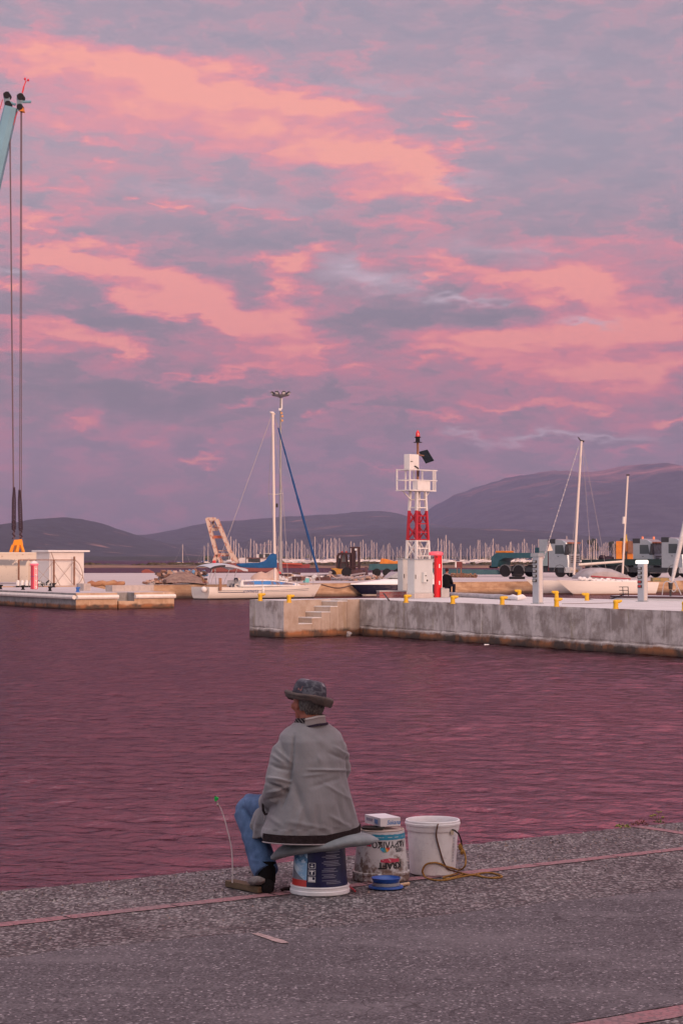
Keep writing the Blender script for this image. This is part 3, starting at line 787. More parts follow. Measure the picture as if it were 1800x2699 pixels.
wpatch(L, rf1, R(-20), R(-13), .153, .158, .0022, n=3); wpatch(L, rf1, R(-19), R(-14), .163, .166, .0022, n=3)
for k_ in range(5): wpatch(L, rf1, R(-23 + k_*2.9), R(-21.4 + k_*2.9), .235, .262, .0022, n=2)
L.build('label_print', [navy, skyb_, redp, greyp, whitep, deep, greysh], t1)

# ---------------------------------------------------------------- upturned tub with printed side
t2 = tub_at('paint_tub', 1004, 2318, label='dirty upturned white tub with upside down black lettering, box on top', cat='tub', group='paint tubs on the quay')
rf2 = lambda z: .150 - (z - .05) * .088
dirty = TN('dirty_white_plastic', .5)
dz = dirty.n('ShaderNodeSeparateXYZ', {0: dirty.tc.outputs['Object']})
dn = dirty.noise(dirty.map((1, 1, 1)), 17, 6, .7)
dcol = dirty.mix(dirty.rng(dirty.math('SUBTRACT', dn, dirty.math('MULTIPLY', dz.outputs[2], 1.1)), .36, .50), (.60,.585,.58), (.20,.135,.11))
dirty.col(dirty.mix(dirty.rng(dirty.noise(dirty.map((1,1,1)), 60, 3), .66, .72), dcol, (.08,.06,.05)))
tb = MB(); tb.lathe([(.11,.045),(.150,.045),(.150,.052),(rf2(.27),.268),(rf2(.27)-.0005,.274),(.02,.274)], n=56); tb.build('body', dirty.m, t2, smooth=True)
lb = MB(); lb.lathe([(.02,0),(.156,0),(.159,.006),(.157,.030),(.161,.036),(.161,.046),(.156,.0505),(.02,.0505)], n=56); lb.build('lid', dirty.m, t2, smooth=True, ang=30)
rm = MB(); rm.lathe([(.02,.2742),(.124,.2742),(.1285,.277),(.1285,.281),(.121,.2825),(.119,.277),(.02,.277)], n=48); rm.build('base_rim', material('stained_rim', (.5,.40,.34), .6, var=.25, vscale=20), t2, smooth=True, ang=30)
L = MB(); L.mat(0); wpatch(L, rf2, R(-130), R(100), .232, .262, .001, wob=.0015)
L.mat(3); wpatch(L, rf2, R(-130), R(100), .2445, .2485, .0016)
L.mat(1)
vs_, fs_ = text_mesh('\u0391\u039a\u03a1\u03a5\u039b\u0399\u039a\u039f', .047, bold=.0012, sx=.92); wrap(L, vs_, fs_, rf2, R(23), .2095, .0018, flip=True)
vs_, fs_ = text_mesh('100%', .030, bold=.0006, sx=.85); wrap(L, vs_, fs_, rf2, R(45), .176, .0020, flip=True)
vs_, fs_ = text_mesh('KRAFT', .047, bold=.002, sx=1.0); wrap(L, vs_, fs_, rf2, R(20), .094, .0018, flip=True)
L.mat(2)
for (a0, a1, z0a, z0b, z1a, z1b) in ((-2, 18, .112, .108, .126, .134), (18, 42, .108, .112, .134, .128)):
    n = 6
    for i in range(n):
        u0, u1 = i/n, (i+1)/n; A0, A1 = a0+(a1-a0)*u0, a0+(a1-a0)*u1
        wpoly(L, [(A0, z0a+(z0b-z0a)*u0), (A1, z0a+(z0b-z0a)*u1), (A1, z1a+(z1b-z1a)*u1), (A0, z1a+(z1b-z1a)*u0)], rf2, .0017)
wpatch(L, rf2, R(-36), R(-24), .196, .212, .0018, n=4, wob=.002)
fanm = [(.55,.05,.05), (.75,.30,.05), (.10,.35,.25), (.05,.25,.45), (.05,.4,.5)]
for i in range(5):
    L.mat(4 + i); a0, a1 = math.pi * i / 5, math.pi * (i+1) / 5
    pts = [(8.5, .192)] + [(8.5 + 11 * math.cos(a0 + (a1-a0)*k/3), .192 - .027 * math.sin(a0 + (a1-a0)*k/3)) for k in range(4)]
    wpoly(L, pts, rf2, .0018)
L.build('label_print', [material('blue_band_print', (.03,.27,.42), .45, var=.2, vscale=15), material('black_lettering', (.025,.022,.025), .5), material('worn_red_print', (.52,.04,.085), .5, col2=(.62,.42,.42), vscale=55, lo_hi=(.56,.64)), material('pale_letter_line', (.45,.55,.58), .5, col2=(.05,.28,.4), vscale=60, lo_hi=(.45,.55))] + [material('fan_colour', c_, .5) for c_ in fanm], t2)
p = t2.location
# carton and dark tray on it
rb = R(24); ub = Vector((math.cos(rb), math.sin(rb), 0)); vb = Vector((-math.sin(rb), math.cos(rb), 0)); corner = P(1002, 2184, p.y - .06); corner.z = .2905
cb = empty('carton', corner, rb, label='small white carton with blue script lettering, on the lettered tub', cat='box')
wc = material('white_card', (.72,.70,.715), .6, var=.04); m_ = MB(); m_.bb(0, .125, 0, .205, 0, .048); m_.build('box_body', wc, cb, bevel=.0015)
m_ = MB(); flat_text(m_, 'Sakana', .034, (.082, 0, .021), (1,0,0), (0,0,1), .0012, shear=.25, bold=.0004, sx=.9); m_.build('lettering', material('blue_script', (.04,.20,.50), .5), cb)
m_ = MB(); m_.add([(-.0012,.185,.018),(-.0012,.10,.018),(-.0012,.10,.034),(-.0012,.185,.034)], [(0,1,2,3)]); m_.build('side_print', material('grey_print_line', (.33,.32,.40), .6, var=.5, vscale=90), cb)
m_ = MB(); m_.add([(-.0012,.075,.012),(-.0012,.03,.012),(-.0012,.03,.036),(-.0012,.075,.036)], [(0,1,2,3)]); m_.build('blue_print', material('blue_print_patch', (.12,.30,.60), .5, var=.4, vscale=90), cb)
m_ = MB(); c_ = P(982, 2183, p.y - .05)
m_.lathe([(.02,0),(.058,0),(.064,.008),(.066,.015),(.060,.0165),(.055,.006),(.02,.005)], (0,0,0), 24); tr = m_.build('bait_tray', material('black_plastic', (.02,.017,.016), .5), smooth=True); tr.location = (c_.x, c_.y + .01, .2835); tr.scale = (1, .75, 1); tr.location.z = .2835
tag(tr, 'shallow black tray partly under the white carton', 'tray'); cb.location.z = .3005

# ---------------------------------------------------------------- plain white bucket
t3 = tub_at('bucket', 1140, 2303, label='tall plain white bucket standing upright with cord handle', cat='bucket')
scr = TN('scuffed_white_plastic', .45)
s1 = scr.noise(scr.map((1,1,.6)), 14, 6, .7); s2 = scr.noise(scr.map((1,1,5)), 22, 4, .6)
cc = scr.mix(scr.rng(s1, .5, .72, 0, .6), (.80,.79,.79), (.50,.50,.52)); cc = scr.mix(scr.rng(s2, .6, .7, 0, .35), cc, (.42,.28,.31)); scr.col(cc)
rf3 = lambda z: .129 + z * .062
tb = MB(); tb.lathe([(.02,.003),(.120,0),(.128,.004),(rf3(.24),.24),(rf3(.25),.252),(.142,.252),(.125,.02),(.02,.018)], n=56); tb.build('body', scr.m, t3, smooth=True, ang=35)
rm = MB(); rm.lathe([(.146,.250),(.1495,.248),(.151,.252),(.152,.276),(.157,.279),(.158,.290),(.155,.293),(.1545,.303),(.1515,.307),(.147,.306),(.145,.300),(.1425,.258),(.146,.250)], n=64)
rm.f = rm.f[:-2]; rm.m = rm.m[:-2]; rm.build('rim', white_p, t3, smooth=True, ang=30)
for sg_ in (1, -1): lg = MB(); lg.box((.105*sg_,-.112*sg_,.246), (.016,.016,.026)); lg.build('handle_lug', material('cream_plastic', (.6,.5,.36), .5), t3)
b3 = t3.location; base3 = Vector((b3.x, b3.y, 0))
m_ = MB(); m_.tube([Vector((.103,-.120,.262)) , Vector((.118,-.118,.258)), Vector((.143,-.105,.235)), Vector((.158,-.09,.195)), Vector((.163,-.085,.155)), Vector((.155,-.085,.12))], .0042, 8); m_.build('handle_cord', material('black_cord', (.015,.012,.012), .6), t3)
pr_ = MB(); random.seed(8)
for i in range(9): 
    z = .075 + .016 * i; pr_.add([(rf3(z)*math.sin(R(52))+.001, -rf3(z)*math.cos(R(52))-.001, z), (rf3(z)*math.sin(R(57))+.001, -rf3(z)*math.cos(R(57))-.001, z), (rf3(z+.01)*math.sin(R(57))+.001, -rf3(z+.01)*math.cos(R(57))-.001, z+.011), (rf3(z+.01)*math.sin(R(52))+.001, -rf3(z+.01)*math.cos(R(52))-.001, z+.011)], [(0,1,2,3)])
pr_.build('faded_print', material('faded_grey_print', (.36,.37,.42), .5, col2=(.62,.61,.61), vscale=60), t3)
def ropt(x, y, h=None, Y=None): 
    px, py = 900 + x / 3.484, 2100 + y / 3.484
    if h is None: q = G(px, py, .006); return q
    return P(px, py, Y)
ropem = material('yellow_rope', (.40,.20,.045), .8, var=.35, vscale=160, bump=.6, bscale=300)
brnm = material('brown_rope', (.17,.075,.045), .8, var=.35, vscale=160, bump=.6, bscale=300)
def smoothpath(pts, k=6):
    out = []
    for i in range(len(pts) - 1):
        p0 = pts[max(i-1,0)]; p1 = pts[i]; p2 = pts[i+1]; p3 = pts[min(i+2, len(pts)-1)]
        for j in range(k):
            t = j / k; out.append(.5 * ((2*p1) + (-p0 + p2)*t + (2*p0 - 5*p1 + 4*p2 - p3)*t*t + (-p0 + 3*p1 - 3*p2 + p3)*t**3))
    out.append(pts[-1]); return out
Yb = b3.y
def fr3(px, py, g=.007):
    X = (px - 900) * (Yb - .13) / FPX; z = 1.8 - (py - 1470) * (Yb - .13) / FPX; dx = max(-1, min(1, (X - b3.x) / (rf3(z) + .001)))
    r = (rf3(z) if z < .25 else .158) + g; y = Yb - r * math.sqrt(max(.02, 1 - dx*dx)); q_ = P(px, py, y)
    if q_.z < .006: q_ = G(px, py, .006)
    return q_
def fc(x, y): return fr3(900 + x / 3.484, 2100 + y / 3.484)
hang = [P(1154, 2172, Yb - .158), P(1152, 2180, Yb - .166), fr3(1149.5, 2203), fr3(1158, 2238), fr3(1170, 2275), fc(985, 668), fc(1060, 690), ropt(1180, 716), ropt(1290, 700), ropt(1390, 702), ropt(1474, 732), ropt(1400, 746), ropt(1290, 734), ropt(1240, 706)]
rp = MB(); rp.tube(smoothpath(hang[:7]), .0042, 7); rp.mat(1); rp.tube(smoothpath(hang[6:]), .0050, 7)
kn = P(1213, 2232, Yb - .085)
loop = [kn, P(1222, 2243, Yb-.10), P(1227, 2265, Yb-.12), P(1224, 2284, Yb-.14), fc(1080, 672), fc(1020, 655), fc(960, 640), fc(905, 616), fc(860, 606), fc(800, 612), fc(765, 632), fc(742, 680), fc(752, 712), ropt(775, 742), ropt(860, 766), ropt(960, 764), ropt(1060, 742), ropt(1200, 720), ropt(1330, 742), ropt(1440, 740)]
for q_ in loop[4:]: q_.z = max(q_.z, .006)
rp.tube(smoothpath(loop), .0050, 7)
rp.tube(smoothpath([ropt(1060,705), ropt(1000,722), ropt(935,738), ropt(960,752), ropt(1040,738), ropt(1110,712)]), .005, 7)
rp.sphere(kn, .013, 10, 7, (1, .8, 1.6)); rp.sphere(P(1217, 2246, Yb-.1), .011, 10, 7, (1, .8, 1.4))
tag(rp.build('rope', [brnm, ropem], smooth=True), 'thin brown and yellow rope looped over the white bucket and quay', 'rope')

# ---------------------------------------------------------------- line reel, stick, knife, pliers
bm_ = material('blue_plastic', (.02,.09,.36), .35, spec=.5)
rl_p = G(1017, 2342); rl = empty('line_reel', (rl_p.x, rl_p.y, .004), 0, label='round blue fishing line reel in front of the lettered tub', cat='reel')
m_ = MB(); m_.lathe([(.02,0),(.092,0),(.096,.004),(.094,.012),(.07,.0135),(.066,.030),(.068,.033),(.072,.036),(.080,.056),(.077,.0575),(.068,.042),(.05,.038),(.02,.038)], n=48); m_.build('spool', bm_, rl, smooth=True, ang=50)
m_ = MB(); m_.lathe([(.0672,.0145),(.0740,.015),(.0735,.029),(.0672,.031)], n=40); m_.f=m_.f[:-2]; m_.m=m_.m[:-2]; m_.build('wound_line', material('pale_line', (.34,.34,.35), .5, bump=.5, bscale=200), rl, smooth=True)
m_ = MB(); a0 = G(1053, 2333, .012); a1 = G(1077, 2329, .012); m_.cyl(a0, a1, .0085, .0095, 10); tag(m_.build('wooden_peg', material('pale_wood', (.55,.36,.22), .7, var=.2, vscale=60), smooth=True), 'short pale wooden peg between the blue reel and the bucket', 'peg')
kp = G(756, 2342, .012); kf = empty('knife', (kp.x, kp.y, .004), 0, label='knife with dark handle lying against the lid of the seat tub', cat='knife')
m_ = MB(); c0 = G(742, 2346, .012) - kp; c1 = G(772, 2341, .012) - kp; c0.z = c1.z = .010
m_.tube([c0, c0.lerp(c1,.3), c0.lerp(c1,.7), c1], [.008,.0125,.011,.008], 8); m_.build('handle', material('dark_handle', (.035,.022,.022), .6), kf, smooth=True)
m_ = MB(); b0 = G(748, 2351, .004) - kp; b1 = G(800, 2357, .004) - kp; m_.bar((b0.x, b0.y, .006), (b1.x, b1.y, .006), .012, .002); m_.build('blade', material('steel_blade', (.45,.42,.42), .3, 1.0), kf)
m_ = MB(); a0 = G(917, 2337, .01); a1 = G(936, 2349, .008); m_.tube([a0, a0.lerp(a1,.4)+Vector((0,0,.003)), a1], [.005,.007,.005], 8); tag(m_.build('pliers_handle', material('red_grip', (.40,.02,.03), .4), smooth=True), 'red tool handle on the pavement right of the seat tub', 'tool')
# ---------------------------------------------------------------- bite alarm: timber block, stone, wire and bell
bl0, bl1, bl2 = G(593, 2339), G(680, 2357), G(702, 2352.5)
bx_ = (bl0 - bl1); wv = (bl2 - bl1); rzb = math.atan2(bx_.y, bx_.x)
wd = MB(); wd.bb(0, bx_.length, -.072, 0, 0, .034)
blk = wd.build('timber_block', material('weathered_timber', (.175,.115,.065), .85, col2=(.10,.065,.04), vscale=14, stretch=(1,6,6), bump=.5, bscale=60), bevel=.003)
blk.location = (bl1.x, bl1.y, .004); blk.rotation_euler = (0, 0, rzb); tag(blk, 'weathered timber block under the grey stone beside the black shoe', 'block')
st_ = MB(); st_.sphere((0,0,0), 1, 26, 16)
so_ = st_.build('stone', material('grey_stone', (.26,.225,.215), .9, col2=(.13,.11,.11), vscale=18, bump=.8, bscale=40), smooth=True)
for v in so_.data.vertices: 
    f = 1 + .16 * mnoise.noise(v.co * 1.6 + Vector((4,2,1))); v.co = Vector((v.co.x*.060*f, v.co.y*.042*f, v.co.z*(.031 if v.co.z > 0 else .020)*f))
sp_ = P(677, 2322, 11.50); so_.location = (sp_.x, sp_.y, .060); so_.rotation_euler = (R(4), R(9), R(125)); tag(so_, 'smooth round grey stone weighing down the timber block', 'stone')
ba = P(613, 2331, 11.62); al = empty('bite_alarm', (ba.x, ba.y, .038), 0, label='thin curved wire with green clip and bell standing in the timber block', cat='fishing alarm')
pts = [P(613, 2331, 11.62), P(613.5, 2290, 11.62), P(611, 2240, 11.62), P(604, 2205, 11.62), P(594, 2165, 11.62), P(584, 2135, 11.62), P(577, 2121, 11.62)]
pts[0].z = .036
m_ = MB(); m_.tube([q_ - Vector(al.location) for q_ in smoothpath(pts, 5)], [.0034 - .0014 * i / 30 for i in range(31)], 6); m_.build('wire', material('steel_wire', (.70,.62,.60), .5), al)
m_ = MB(); c = P(571, 2104, 11.62) - Vector(al.location); M_ = Matrix.Rotation(R(25), 3, 'Y')
m_.box(c, (.022,.014,.014), M_); m_.box(c + Vector((-.004,0,-.010)), (.013,.012,.012), M_); m_.build('clip', material('green_clip', (.01,.50,.08), .4), al, bevel=.002)
m_ = MB(); m_.box(c + Vector((-.005,0,.011)), (.010,.008,.006), M_); m_.build('clip_grip', material('dark_grip', (.02,.03,.02), .5), al)
m_ = MB(); c2 = P(574, 2121, 11.62) - Vector(al.location); m_.sphere(c2, .0078, 12, 8); m_.sphere(c2 + Vector((-.001,0,.012)), .005, 8, 6, (1,1,1.4)); m_.build('bell', material('brass_bell', (.48,.38,.34), .3, .85), al, smooth=True)

# ---------------------------------------------------------------- cushion on the tub
rows = [(717,2259,2.5,.02),(722,2256,10,.05),(735,2248,15,.09),(752,2241,17,.12),(775,2235,17,.145),(800,2231,17,.16),(830,2227,18,.17),(860,2223,18,.17),(890,2219,18,.165),(920,2214,17,.15),(945,2213,16,.13),(965,2213,13.5,.10),(980,2214,9,.07),(990,2215,5,.045),(996,2216,1.5,.02)]
cu = MB(); rings = []
for x, y, t, d in rows:
    c = P(x, y, 11.50); rg = []
    for i in range(20):
        a_ = 2 * math.pi * i / 20; ca, sa = math.cos(a_), math.sin(a_)
        rg.append(Vector((c.x + .012*ca, c.y + d * math.copysign(abs(ca)**.75, ca), c.z + t/489 * math.copysign(abs(sa)**.9, sa))))
    rings.append(rg)
cu.loft(rings)
cush = cu.build('cushion', material('grey_blue_canvas', (.225,.245,.255), .85, var=.12, vscale=12, bump=.35, bscale=25), smooth=True, sub=2)
for v in cush.data.vertices: v.co.z += .005 * mnoise.noise(v.co * 14); v.co.y += .01 * mnoise.noise(v.co * 9)
tag(cush, 'flat grey blue cushion with pointed ends draped over the seat tub', 'cushion')

# ================================================================ the angler
r_ = Vector((math.cos(R(30)), math.sin(R(30)), 0)); f_ = Vector((-math.sin(R(30)), math.cos(R(30)), 0)); Z_ = Vector((0,0,1))
rh = Vector((math.cos(R(34)), math.sin(R(34)), 0)); fh = Vector((-math.sin(R(34)), math.cos(R(34)), 0))
HC = Vector((-.180, 11.63, 1.018)); NK = Vector((-.168, 11.60, .91))
SL, SR = Vector((-.306, 11.505, .785)), Vector((-.036, 11.665, .785))
EL, ER = Vector((-.332, 11.42, .555)), Vector((-.022, 11.80, .62))
WL, WR = Vector((-.405, 11.60, .47)), Vector((-.10, 11.96, .565))
PV = Vector((-.14, 11.50, .42))
HL, HR = PV - r_*.09, PV + r_*.09
KL, KR = Vector((-.512, 11.79, .425)), Vector((-.09, 11.99, .46))
AL, AR = Vector((-.402, 11.535, .095)), Vector((-.055, 11.93, .095))
def limb(mb, pts, rad, n=14): mb.tube(pts, rad, n)
bd = MB()
ell(bd, HC, (rh, fh, Z_), (.074, .094, .108)); ell(bd, HC + fh*.035 - Z_*.055, (rh, fh, Z_), (.052, .060, .062)); ell(bd, HC + fh*.088 - Z_*.082, (rh, fh, Z_), (.026, .020, .022))
bd.tube([HC + fh*.090 + Z_*.014, HC + fh*.108 - Z_*.012, HC + fh*.116 - Z_*.026], [.009,.012,.015], 8)
ell(bd, HC + fh*.096 - Z_*.052, (rh, fh, Z_), (.026, .010, .010)); ell(bd, HC + fh*.090 + Z_*.028, (rh, fh, Z_), (.050, .010, .010))
for s_ in (-1, 1):
    ell(bd, HC + rh*.078*s_ - fh*.004 - Z_*.010, ((rh*.6 - fh*.8*s_).normalized() if s_ < 0 else (rh*.6 - fh*.8).normalized(), Z_.cross(rh), Z_), (.008, .019, .032))
    ell(bd, HC + rh*.040*s_ + fh*.070 - Z_*.028, (rh, fh, Z_), (.024, .024, .024))
limb(bd, [HC - Z_*.05 - fh*.015, NK + Z_*.01, NK - Z_*.06], [.055, .056, .068])
limb(bd, [NK - Z_*.04, NK - Z_*.10, Vector((-.165, 11.57, .68)), Vector((-.15, 11.53, .55)), PV + Z_*.02, PV - Z_*.045], [.055, .095, .115, .115, .13, .11], 18)
bd.tube([SL + Z_*.02, NK - Z_*.055, SR + Z_*.02], [.035, .045, .035], 12)
limb(bd, [SL, SL.lerp(EL, .5), EL, EL.lerp(WL, .35), WL], [.042, .042, .038, .037, .026]); limb(bd, [SR, SR.lerp(ER, .5), ER, ER.lerp(WR, .35), WR], [.042, .042, .038, .037, .026])
limb(bd, [HL, HL.lerp(KL, .5), KL, KL.lerp(AL, .3), KL.lerp(AL, .7), AL], [.085, .074, .057, .056, .042, .036]); limb(bd, [HR, HR.lerp(KR, .5), KR, KR.lerp(AR, .3), KR.lerp(AR, .7), AR], [.085, .074, .057, .056, .042, .036])
for a_, dr in ((AL, Vector((-.30, .95, 0)).normalized()), (AR, Vector((.05, 1, 0)).normalized())):
    bd.tube([a_ - dr*.045 - Z_*.055, a_ + dr*.04 - Z_*.05, a_ + dr*.14 - Z_*.062, a_ + dr*.19 - Z_*.068], [.028, .034, .03, .018], 12)
def hand(mb, w, dr, up, side, curl):      # palm, four unequal bent fingers and a thumb leaving the side of the palm
    dr = dr.normalized(); up = up.normalized(); lat = dr.cross(up).normalized() * side
    pc_ = w + dr * .05
    mb.tube([w, w + dr*.02, w + dr*.06, w + dr*.088], [.024, .030, .036, .030], 12)
    for k_, ln_ in ((-1.5, .070), (-.5, .080), (.5, .075), (1.5, .058)):
        b_ = w + dr*.080 + lat * (k_ * .0205); p_ = [b_]; d_ = dr + lat * k_ * .10
        for sgm in range(3):
            d_ = (d_ - up * curl * (sgm + 1) * .55).normalized(); p_.append(p_[-1] + d_ * ln_ * (.42, .32, .26)[sgm])
        mb.tube(p_, [.0095, .009, .0085, .007], 8)
    t0 = w + dr*.028 - lat*.026; t1_ = t0 + (dr*.6 - lat*.75 - up*.25).normalized()*.038; t2_ = t1_ + (dr*.9 - lat*.2 - up*.45).normalized()*.032
    mb.tube([t0, t1_, t2_], [.014, .0115, .0085], 8)
hand(bd, WR, Vector((-.35, .9, -.25)), Vector((0, .25, 1)), 1, .55)
hand(bd, WL, Vector((-.35, .85, -.35)), Vector((-.4, .3, .8)), -1, .3)
skin = material('weathered_skin', (.37,.125,.075), .6, var=.18, vscale=30, bump=.2, bscale=90)
person = organic(bd, 'person', skin, .0062, 3)
org = Vector((-.14, 11.5, 0)); 
for v in person.data.vertices: v.co -= org
person.location = org
tag(person, 'person seated on the navy tub, seen from behind, in grey jacket, patterned hat and jeans', 'person')
for s_ in (-1, 1):
    m_ = MB(); ell(m_, HC + rh*.030*s_ + fh*.083 + Z_*.010, (rh, fh, Z_), (.0115, .0115, .0115), 12, 8); shift(m_.build('eye', material('eye_white', (.6,.55,.5), .3), smooth=True), person)
# jacket
def ringat(c, a, b, z, n=44, tilt=0.0, ex=1.0):
    out = []
    for i in range(n):
        t = 2*math.pi*i/n; ca, sa = math.cos(t), math.sin(t)
        ca2 = math.copysign(abs(ca)**ex, ca); sa2 = math.copysign(abs(sa)**ex, sa)
        p_ = Vector((c[0], c[1], z)) + r_*(a*ca2) + f_*(b*sa2); p_.z += tilt * ca if ca > 0 else -.30 * tilt * ca; out.append(p_)
    return out
jr = [((-.166,11.515),.278,.172,.288,.040), ((-.167,11.515),.285,.176,.312,.034), ((-.163,11.515),.278,.172,.345,.026), ((-.158,11.515),.258,.168,.40,.012), ((-.155,11.52),.230,.160,.48,.004), ((-.155,11.53),.207,.152,.56,0), ((-.158,11.545),.194,.148,.64,0), ((-.160,11.555),.192,.144,.71,0), ((-.162,11.57),.192,.136,.77,0), ((-.164,11.575),.190,.124,.812,0), ((-.166,11.585),.176,.108,.846,0), ((-.167,11.592),.145,.095,.873,0), ((-.168,11.597),.108,.084,.895,0), ((-.168,11.60),.084,.076,.912,0)]
jk = MB(); jk.loft([ringat(c, a, b, z, tilt=t, ex=.92) for c, a, b, z, t in jr])
jk.tube([SL + Vector((.03,0,.012)), SL + Vector((-.004,0,-.03)), SL.lerp(EL,.45) + Vector((-.010,0,0)), EL + Vector((-.012,-.005,.03)), EL + Vector((-.020,.01,-.015)), EL.lerp(WL,.45) + Vector((-.008,0,-.01)), WL + Vector((0,-.01,0))], [.055,.066,.068,.069,.068,.060,.048], 18)
jk.tube([SR + Vector((-.03,0,.012)), SR + Vector((.006,0,-.03)), SR.lerp(ER,.45), ER + Vector((.006,-.02,.02)), ER + Vector((0,.01,-.01)), ER.lerp(WR,.5), WR - Vector((0,.02,0))], [.055,.066,.066,.068,.064,.056,.044], 18)
fl = [(700,2118,11.53),(672,2140,11.64),(655,2185,11.66),(654,2212,11.64),(690,2208,11.56),(722,2196,11.48),(735,2140,11.45)]
fp = [P(*q_) for q_ in fl]; nf = Vector((.45,.85,0)).normalized()*.016
jk.loft([[p_ - nf for p_ in fp], [p_ + nf for p_ in fp]])
def seg_d(p, a, b):
    ab = b - a; t = max(0, min(1, (p - a).dot(ab) / ab.length_squared)); return (p - (a + ab*t)).length, t
BK = [  # creases on the back: pixel ends, width m, height m
 ((812,2029),(925,2031),.006,.0055),((800,2046),(862,2038),.008,.003),((838,1990),(845,2010),.01,.003),((880,1968),(925,1995),.008,.004),((870,1985),(922,2006),.010,-.004),((775,1935),(772,1985),.006,-.007),((772,1985),(763,2065),.008,-.009),
 ((763,2065),(742,2128),.008,-.007),((845,2060),(925,2110),.009,.003),((770,2050),(815,2180),.02,-.006),((905,2075),(935,2150),.012,.005),((890,2110),(905,2170),.012,-.004),((800,2120),(780,2185),.014,.004),((835,2130),(840,2190),.015,-.004),
 ((868,2150),(930,2185),.01,.004),((755,2165),(860,2185),.012,.003),((790,1915),(900,1990),.02,.003),((820,2075),(900,2050),.012,-.003),
 ((728,1975),(768,2010),.010,.006),((712,2015),(762,2030),.010,-.007),((706,2050),(764,2060),.008,.007),((702,2062),(755,2085),.010,-.008),((705,2090),(760,2075),.009,.007),((700,2110),(745,2100),.010,-.006),((735,1950),(755,2000),.010,-.004),((718,1990),(745,2010),.008,.006),
 ((683,2150),(675,2200),.012,.005),((668,2160),(662,2205),.01,-.004),((705,2150),(740,2175),.012,.004)]
BK = [(P(a[0], a[1], 11.42), P(b[0], b[1], 11.42), w_, h_) for a, b, w_, h_ in BK]
def jdisp(p, n_):
    if n_.y > .35: 
        return .006 * mnoise.noise(p * 9) 
    d = .007 * mnoise.noise(Vector((p.x*7, p.y*7, p.z*3.2))) + .005 * mnoise.noise(Vector((p.x*19+3, p.y*19, p.z*8)))
    q_ = Vector((p.x * 11.42 / p.y, 11.42, 1.8 + (p.z - 1.8) * 11.42 / p.y))
    for a, b, w_, h_ in BK:
        if abs(q_.z - (a.z+b.z)/2) > .13 + w_*3: continue
        dd, t = seg_d(q_, a, b)
        if dd < 3*w_: d += 2.1 * h_ * math.exp(-(dd/w_)**2) * (.35 + .65*math.sin(math.pi*min(1, max(0, t))))
    if p.z < .36: d += .004 * math.sin(p.x * 75 + 2*mnoise.noise(p*15)) * (1 if p.z > .33 else .2)
    return d
jm = TN('grey_jacket_cloth', .8)
jn = jm.noise(jm.map((1,1,1)), 260, 2, .6); jb = jm.noise(jm.map((1,1,1)), 5, 5, .6)
jz = jm.n('ShaderNodeSeparateXYZ', {0: jm.tc.outputs['Object']})
jm.col(jm.mix(jm.rng(jb, .35, .7), (.25,.24,.25), (.19,.182,.19))); jm.b.inputs['Sheen Weight'].default_value = .15
bq = jm.n('ShaderNodeBump', {'Height': jm.noise(jm.map((1,1,.5)), 16, 5, .62), 'Strength': .4, 'Distance': .016}); jm.bump(jn, .25, .0015, bq.outputs[0])
jacket = organic(jk, 'jacket', jm.m, .0058, 5, jdisp, root=person)
dk = material('dark_rib_knit', (.032,.022,.024), .9, var=.3, vscale=60, bump=.4, bscale=150)
def band_on(ring_lo, ring_hi, i0, i1, off, mat, name, thick=.004):
    mb = MB(); c = sum(ring_lo, Vector()) / len(ring_lo); k = i1 - i0; n = len(ring_lo); rows_ = [[], [], [], []]
    for i in range(k + 1):
        a, b = ring_lo[(i0+i) % n], ring_hi[(i0+i) % n]
        for j, (p_, o2) in enumerate(((a, off), (b, off), (b, off - thick), (a, off - thick))):
            u = (p_ - c); u.z = 0; rows_[j].append(p_ + u.normalized() * o2)
    vs = [p_ for rw in rows_ for p_ in rw]; m2 = k + 1
    mb.add(vs, [(j*m2+i, j*m2+i+1, ((j+1) % 4)*m2+i+1, ((j+1) % 4)*m2+i) for j in range(4) for i in range(k)] + [(0, m2, 2*m2, 3*m2), (k, m2+k, 2*m2+k, 3*m2+k)])
    return shift(mb.build(name, mat, smooth=True, ang=50), person)
rlo = ringat((-.167,11.515), .285, .177, .279, tilt=.041, ex=.92); rhi = ringat((-.166,11.515), .284, .177, .327, tilt=.031, ex=.92)
band_on(rlo, rhi, 22, 44, .0065, dk, 'waistband', .012)
mb = MB(); mb.tube([p_ + (Vector((p_.x+.167, p_.y-11.515, 0)).normalized()*.006) for p_ in [rlo[i % 44] for i in range(22, 45)]], .0032, 6); shift(mb.build('hem_piping', material('pale_piping', (.38,.33,.34), .7), smooth=True), person)
# collar: pale outer fold, dark piping and a ribbed knit inside
def collar(rad, zb, zt, name, mat, n=48, t0=0, t1=360, flare=.012, lean=.05, th=.006):
    mb = MB(); k = int(n * (t1-t0) / 360); rows_ = [[], [], [], []]
    for i in range(k + 1):
        t = R(t0 + (t1-t0) * i / k); d = r_*math.cos(t) + f_*math.sin(t); c = Vector((-.171, 11.600, 0))
        drop = lean * max(0, math.sin(t))**1.0 + .018 * max(0, -math.cos(t))
        for j, (rr, z) in enumerate(((rad + .004, zb), (rad + flare, zt), (rad + flare - th, zt), (rad - th, zb))):
            p_ = c + d * rr; p_.z = z - drop; rows_[j].append(p_)
    m2 = k + 1; vs = [p_ for rw in rows_ for p_ in rw]
    mb.add(vs, [(j*m2+i, j*m2+i+1, ((j+1) % 4)*m2+i+1, ((j+1) % 4)*m2+i) for j in range(4) for i in range(k)])
    return shift(mb.build(name, mat, smooth=True, ang=50), person)
collar(.088, .897, .944, 'collar', material('grey_collar', (.27,.235,.23), .8), t0=200, t1=392, flare=-.008)
